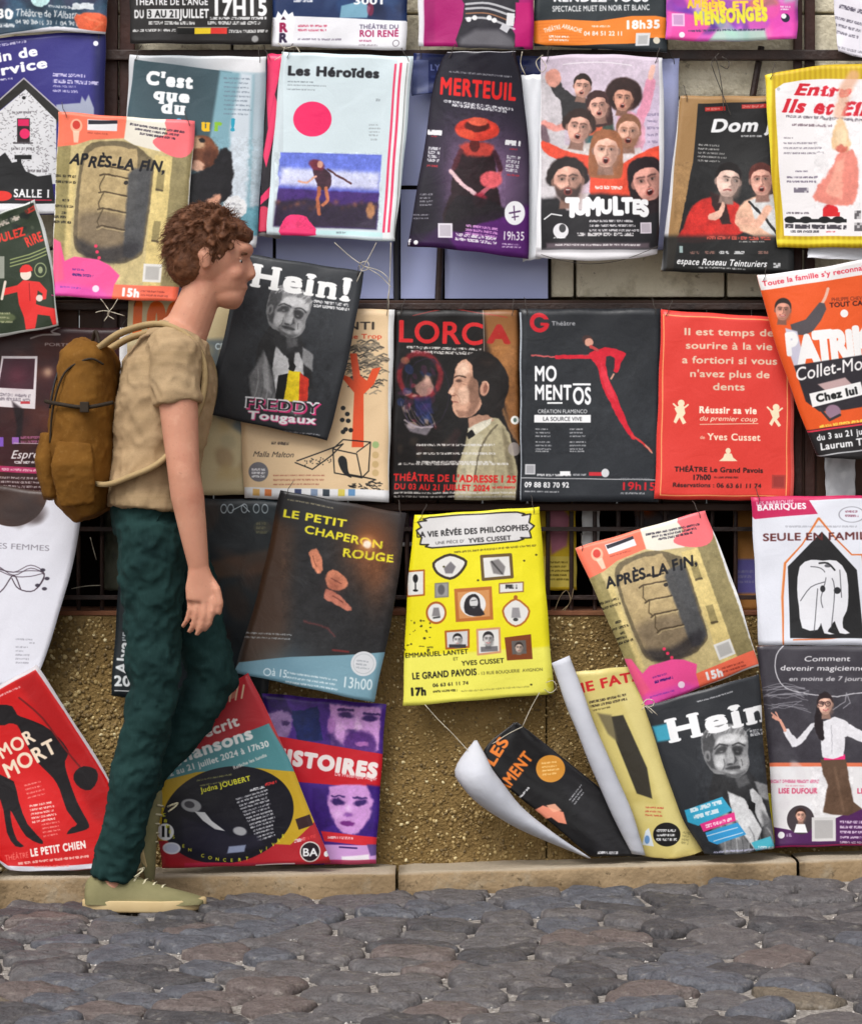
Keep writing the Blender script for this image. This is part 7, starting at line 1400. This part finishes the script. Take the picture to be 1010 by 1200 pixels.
# shoes
canvas = node_mat('khaki_canvas', (112, 108, 76), rough=.85, spec=.15, var=(132, 126, 92), scale=18, bump=.4, bscale=200, dist=.002)
rubber = node_mat('cream_rubber', (176, 152, 108), rough=.6, spec=.3, var=(192, 170, 128), scale=20)
def shoe(org, pitch):
    """org: heel bottom, length along +x"""
    M = Matrix.Rotation(pitch, 4, 'Y'); LN = .31
    st = [(.0, .030, .075), (.03, .040, .098), (.07, .041, .104), (.105, .040, .098), (.14, .042, .084), (.18, .047, .068), (.22, .050, .056), (.26, .047, .046), (.29, .036, .038), (.306, .018, .030)]
    root = obj('shoe', None, None, man) if False else None
    V = []; F = []; n = 16
    for x, w_, h in st:
        for k in range(n):
            a = math.pi * k / (n - 1); V.append(M @ Vector((x + .002, w_ * math.cos(a) * (1 - .12 * math.sin(a)), .018 + (h - .018) * math.sin(a) ** .8)) + org)
    for i in range(len(st) - 1):
        for k in range(n - 1): F.append((i * n + k, i * n + k + 1, (i + 1) * n + k + 1, (i + 1) * n + k))
    F.append(tuple(range(n))[::-1]); F.append(tuple((len(st) - 1) * n + k for k in range(n)))
    me = pydata('shoe', V, F); up = obj('shoe', me, canvas, man, True)
    sb = up.modifiers.new('s', 'SUBSURF'); sb.levels = 1; sb.render_levels = 2
    V = []; F = []; m = 40
    def out(t):
        a = 2 * math.pi * t; x = .155 + .158 * math.cos(a); w_ = float(np.interp(x, [s[0] for s in st], [s[1] for s in st])) + .005
        sy = math.sin(a); return x, w_ * (abs(sy) ** .6) * (1 if sy >= 0 else -1)
    for z, g in ((0, .97), (.004, 1.0), (.026, 1.0), (.029, .97)):
        for i in range(m):
            x, y = out(i / m); lift = .005 * max(0, (x - .23) / .08) ** 1.5
            V.append(M @ Vector((.155 + (x - .155) * g, y * g, z + lift)) + org)
    for r_ in range(3):
        for i in range(m): F.append((r_ * m + i, r_ * m + (i + 1) % m, (r_ + 1) * m + (i + 1) % m, (r_ + 1) * m + i))
    F.append(tuple(range(m))[::-1]); F.append(tuple(3 * m + i for i in range(m)))
    obj('sole', pydata('sole', V, F), rubber, up, True)
    lc = node_mat('lace', (186, 178, 150), rough=.8)
    for k in range(5):
        x = .115 + k * .022; h = float(np.interp(x, [s[0] for s in st], [s[2] for s in st])) + .001
        pts = [M @ Vector((x - .006, -.022, h - .010)) + org, M @ Vector((x, -.008, h + .001)) + org, M @ Vector((x + .004, .008, h + .001)) + org, M @ Vector((x, .022, h - .010)) + org]
        obj('lace', tube_mesh('lace', pts, .0026, 6), lc, up, True)
    for s_ in (-1, 1):
        b = M @ Vector((.118, s_ * .004, .098)) + org; pts = [b + Vector((.018 * math.sin(t) * 1.4 + .01, s_ * .012 * t / 2, .012 * math.sin(t * 1.1) - .003 * t)) for t in np.linspace(0, 3, 9)]
        obj('lace', tube_mesh('lace', pts, .0022, 6), lc, up, True)
ft = L(100, 1060, NEAR * .3 - .01); ft.z = gz(ft.x, 6.7) + .012
shoe(ft, 0)
shoe(L(134, 905, FAR * .7), R(78))

# rucksack on his back: a thing of its own
bag = empty('backpack', (0, 0, 0)); tag(bag, 'mustard brown rucksack on the back of the walking man', 'backpack')
bagm = node_mat('mustard_canvas', (96, 62, 20), rough=.88, spec=.12, var=(122, 84, 34), scale=9, bump=.5, bscale=30, dist=.006); weather(bagm, (70, 44, 18), 5, .5, .68, .5); weather(bagm, (140, 104, 56), 90, .54, .7, .3)
strm = node_mat('strap_web', (150, 128, 92), rough=.8, spec=.15)
P = [loft([L(112, 402), L(106, 418), L(100, 470), L(98, 530), L(102, 585), L(110, 604)], [(.05, .10), (.075, .135), (.088, .15), (.092, .155), (.08, .145), (.05, .12)], 28)]
q = fuse('bag_body', P, bagm, bag, .006, 6, .016, .1)
P = [loft([L(62, 508), L(60, 540), L(66, 584)], [(.03, .10), (.04, .115), (.03, .10)], 24)]
fuse('pocket', P, bagm, bag, .006, 5, .008, .06)
for dy in (-.1, .1):
    pts = [L(118, 412, dy * .7), L(150, 392, dy), L(196, 384, dy * 1.25), L(232, 404, dy * 1.35), L(246, 440, dy * 1.4), L(236, 490, dy * 1.5), L(200, 540, dy * 1.75), L(160, 560, dy * 1.62), L(134, 568, dy * 1.35), L(114, 566, dy * .9)]
    pts = [Vector(p) for p in smooth([tuple(p) for p in pts], 5, False)]
    V = []; F = []
    for i, p in enumerate(pts):
        t = (pts[min(len(pts) - 1, i + 1)] - pts[max(0, i - 1)]).normalized(); nrm = t.cross(Vector((0, 1, 0))).normalized(); 
        for a_, b_ in ((-.026, -.006), (.026, -.006), (.026, .007), (-.026, .007)): V.append(p + Vector((0, a_, 0)) + nrm * b_)
    for i in range(len(pts) - 1):
        for k in range(4): F.append((i * 4 + k, i * 4 + (k + 1) % 4, (i + 1) * 4 + (k + 1) % 4, (i + 1) * 4 + k))
    obj('strap', pydata('strap', V, F), strm, bag, True)
zp = [L(90, 404, -.04), L(72, 440, -.075), L(64, 480, -.085)]
obj('zip', tube_mesh('zip', [Vector(p) for p in smooth([tuple(p) for p in zp], 5, False)], .003, 6), fr_m, bag, True)

# side pocket, seams, compression strap and buckle on the rucksack
P = [loft([L(96, 520, -.145), L(94, 545, -.155), L(100, 592, -.135)], [(.045, .012), (.055, .022), (.045, .014)], 20)]
fuse('side_pocket', P, bagm, bag, .005, 4, .006, .05)
dkw = node_mat('dark_webbing', (40, 32, 24), rough=.7, spec=.2)
def bagline(name, pts, r, m): obj(name, tube_mesh(name, [Vector(q) for q in smooth([tuple(q) for q in pts], 6, False)], r, 6), m, bag, True)
bagline('zip', [L(128, 430, -.118), L(112, 424, -.135), L(84, 440, -.128), L(70, 480, -.118), L(66, 520, -.108)], .0028, dkw)
bagline('side_strap', [L(140, 474, -.135), L(110, 480, -.158), L(78, 476, -.145), L(60, 472, -.10)], .005, dkw)
obj('buckle', box_mesh('buckle', *[L(104, 0)[0], L(114, 0)[0]], PYY - .172, PYY - .155, L(0, 486)[2], L(0, 474)[2], .002), dkw, bag)
bagline('haul_loop', [L(118, 404, -.02), L(112, 388, 0), L(106, 404, .02)], .005, dkw)
# trouser pocket and side seam, sleeve and hem stitching
seam('pocket_seam', [L(196, 596, NEAR - .052), L(190, 612, NEAR - .070), L(178, 630, NEAR - .078)], .0016, trm)
# ================================================================ strings and wires
twine = node_mat('twine', (176, 168, 150), rough=.9, spec=.1, var=(196, 188, 172), scale=60)
wire = node_mat('tie_wire', (60, 54, 50), rough=.5, spec=.3)
def string(label, paths, m=twine, r=.0011, cat='string'):
    root = None
    for i, (Y, pts) in enumerate(paths):
        w_ = [Vector(at(x, y, Y - .004 * math.sin(k))) for k, (x, y) in enumerate(smooth(pts, 5, False))]
        if root is None:
            root = obj('string', tube_mesh('string', w_, r, 5), m, None, True); tag(root, label, cat)
        else: obj('strand', tube_mesh('strand', w_, r, 5), m, root, True)
string('knotted pale strings crossing below the pale blue dancer poster', [(6.89, [(392, 284), (410, 300), (427, 312), (444, 322), (458, 336)]), (6.888, [(441, 284), (434, 298), (426, 312), (418, 330)]), (6.89, [(458, 284), (457, 320), (455, 362)]), (6.886, [(427, 312), (446, 318), (456, 330), (454, 352)]), (6.885, [(422, 308), (430, 306), (432, 314), (424, 317), (421, 311)])])
string('slack string from the foot of the yellow poster to the paper cone', [(6.86, [(498, 826), (512, 842), (532, 862), (552, 884)])])
string('slack string from the yellow poster foot to the black half rolled poster', [(6.862, [(632, 812), (622, 830), (612, 852)]), (6.858, [(612, 852), (596, 860), (577, 872)])])
string('thin string sagging under the poster of the shouting crowd', [(6.90, [(634, 298), (655, 304), (690, 309), (730, 304), (772, 288)])], wire, .0009)
string('bent wire hook above the brown cardboard poster', [(6.94, [(842, 62), (834, 72), (836, 82), (842, 98), (849, 116), (856, 134)]), (6.938, [(838, 66), (842, 80), (846, 104), (848, 132)]), (6.937, [(846, 66), (854, 72), (852, 80), (844, 76)])], wire, .0013, 'wire')
string('white string bundle tied under the upright hatch poster', [(6.89, [(118, 350), (124, 358), (128, 366), (122, 376)]), (6.888, [(138, 350), (132, 360), (126, 368), (134, 374)]), (6.889, [(112, 366), (124, 364), (146, 370)])])
string('little white bow knotted at the corner of the big black Hein! poster', [(6.84, [(752, 826), (758, 820), (766, 822), (764, 828), (757, 828), (764, 836)]), (6.838, [(752, 832), (758, 828), (770, 838)])], twine, .0013)
string('frayed string ends under the white footed blue poster', [(6.9, [(326, 50), (334, 56), (346, 54), (352, 62)]), (6.9, [(334, 54), (330, 64), (322, 70)])])
string('loop of cord hanging at the blank sheet edge beside the crowd poster', [(6.90, [(636, 64), (628, 72), (634, 84), (640, 78), (634, 68)]), (6.9, [(612, 60), (610, 74), (616, 88)])])
string('pale string hanging over the dark low window beside the curled white poster', [(7.0, [(106, 630), (109, 642), (113, 656)]), (7.0, [(84, 690), (100, 687), (118, 686)])])
string('tuft of dry straw string in the window bars right of the yellow poster', [(7.0, [(650, 716), (656, 700), (664, 692), (668, 704), (660, 718)]), (7.0, [(658, 716), (668, 706), (672, 690)])], node_mat('straw', (130, 112, 84), rough=.9), .0009)
string('thin loop of twine on the yellow poster corner', [(6.89, [(640, 800), (648, 798), (652, 806), (645, 812), (638, 808)])])
# short wire ties that hold the hung sheets: part of each sheet
tiem = tube_mesh('tie', [(0, 0, -.012), (.002, -.004, 0), (-.001, -.003, .012), (.001, .010, .030), (.0, .03, .036)], .0010, 5); tiem.materials.append(wire)
for o in [q for q in C.objects if q.type == 'MESH' and q.name.startswith('theatre_poster')]:
    n = 21 * 29
    vs = o.data.vertices; 
    if len(vs) < 2 * n or o.location.y > 7.1: continue
    top = max(v.co.z for v in vs) + o.location.z
    if top < .85: continue
    for k in (1, 19):
        p = vs[k].co
        t = bpy.data.objects.new('tie', tiem); C.objects.link(t); t.parent = o; t.location = (p.x, p.y - .002, p.z - .004); t.rotation_euler = (0, rng.uniform(-.5, .5), 0)
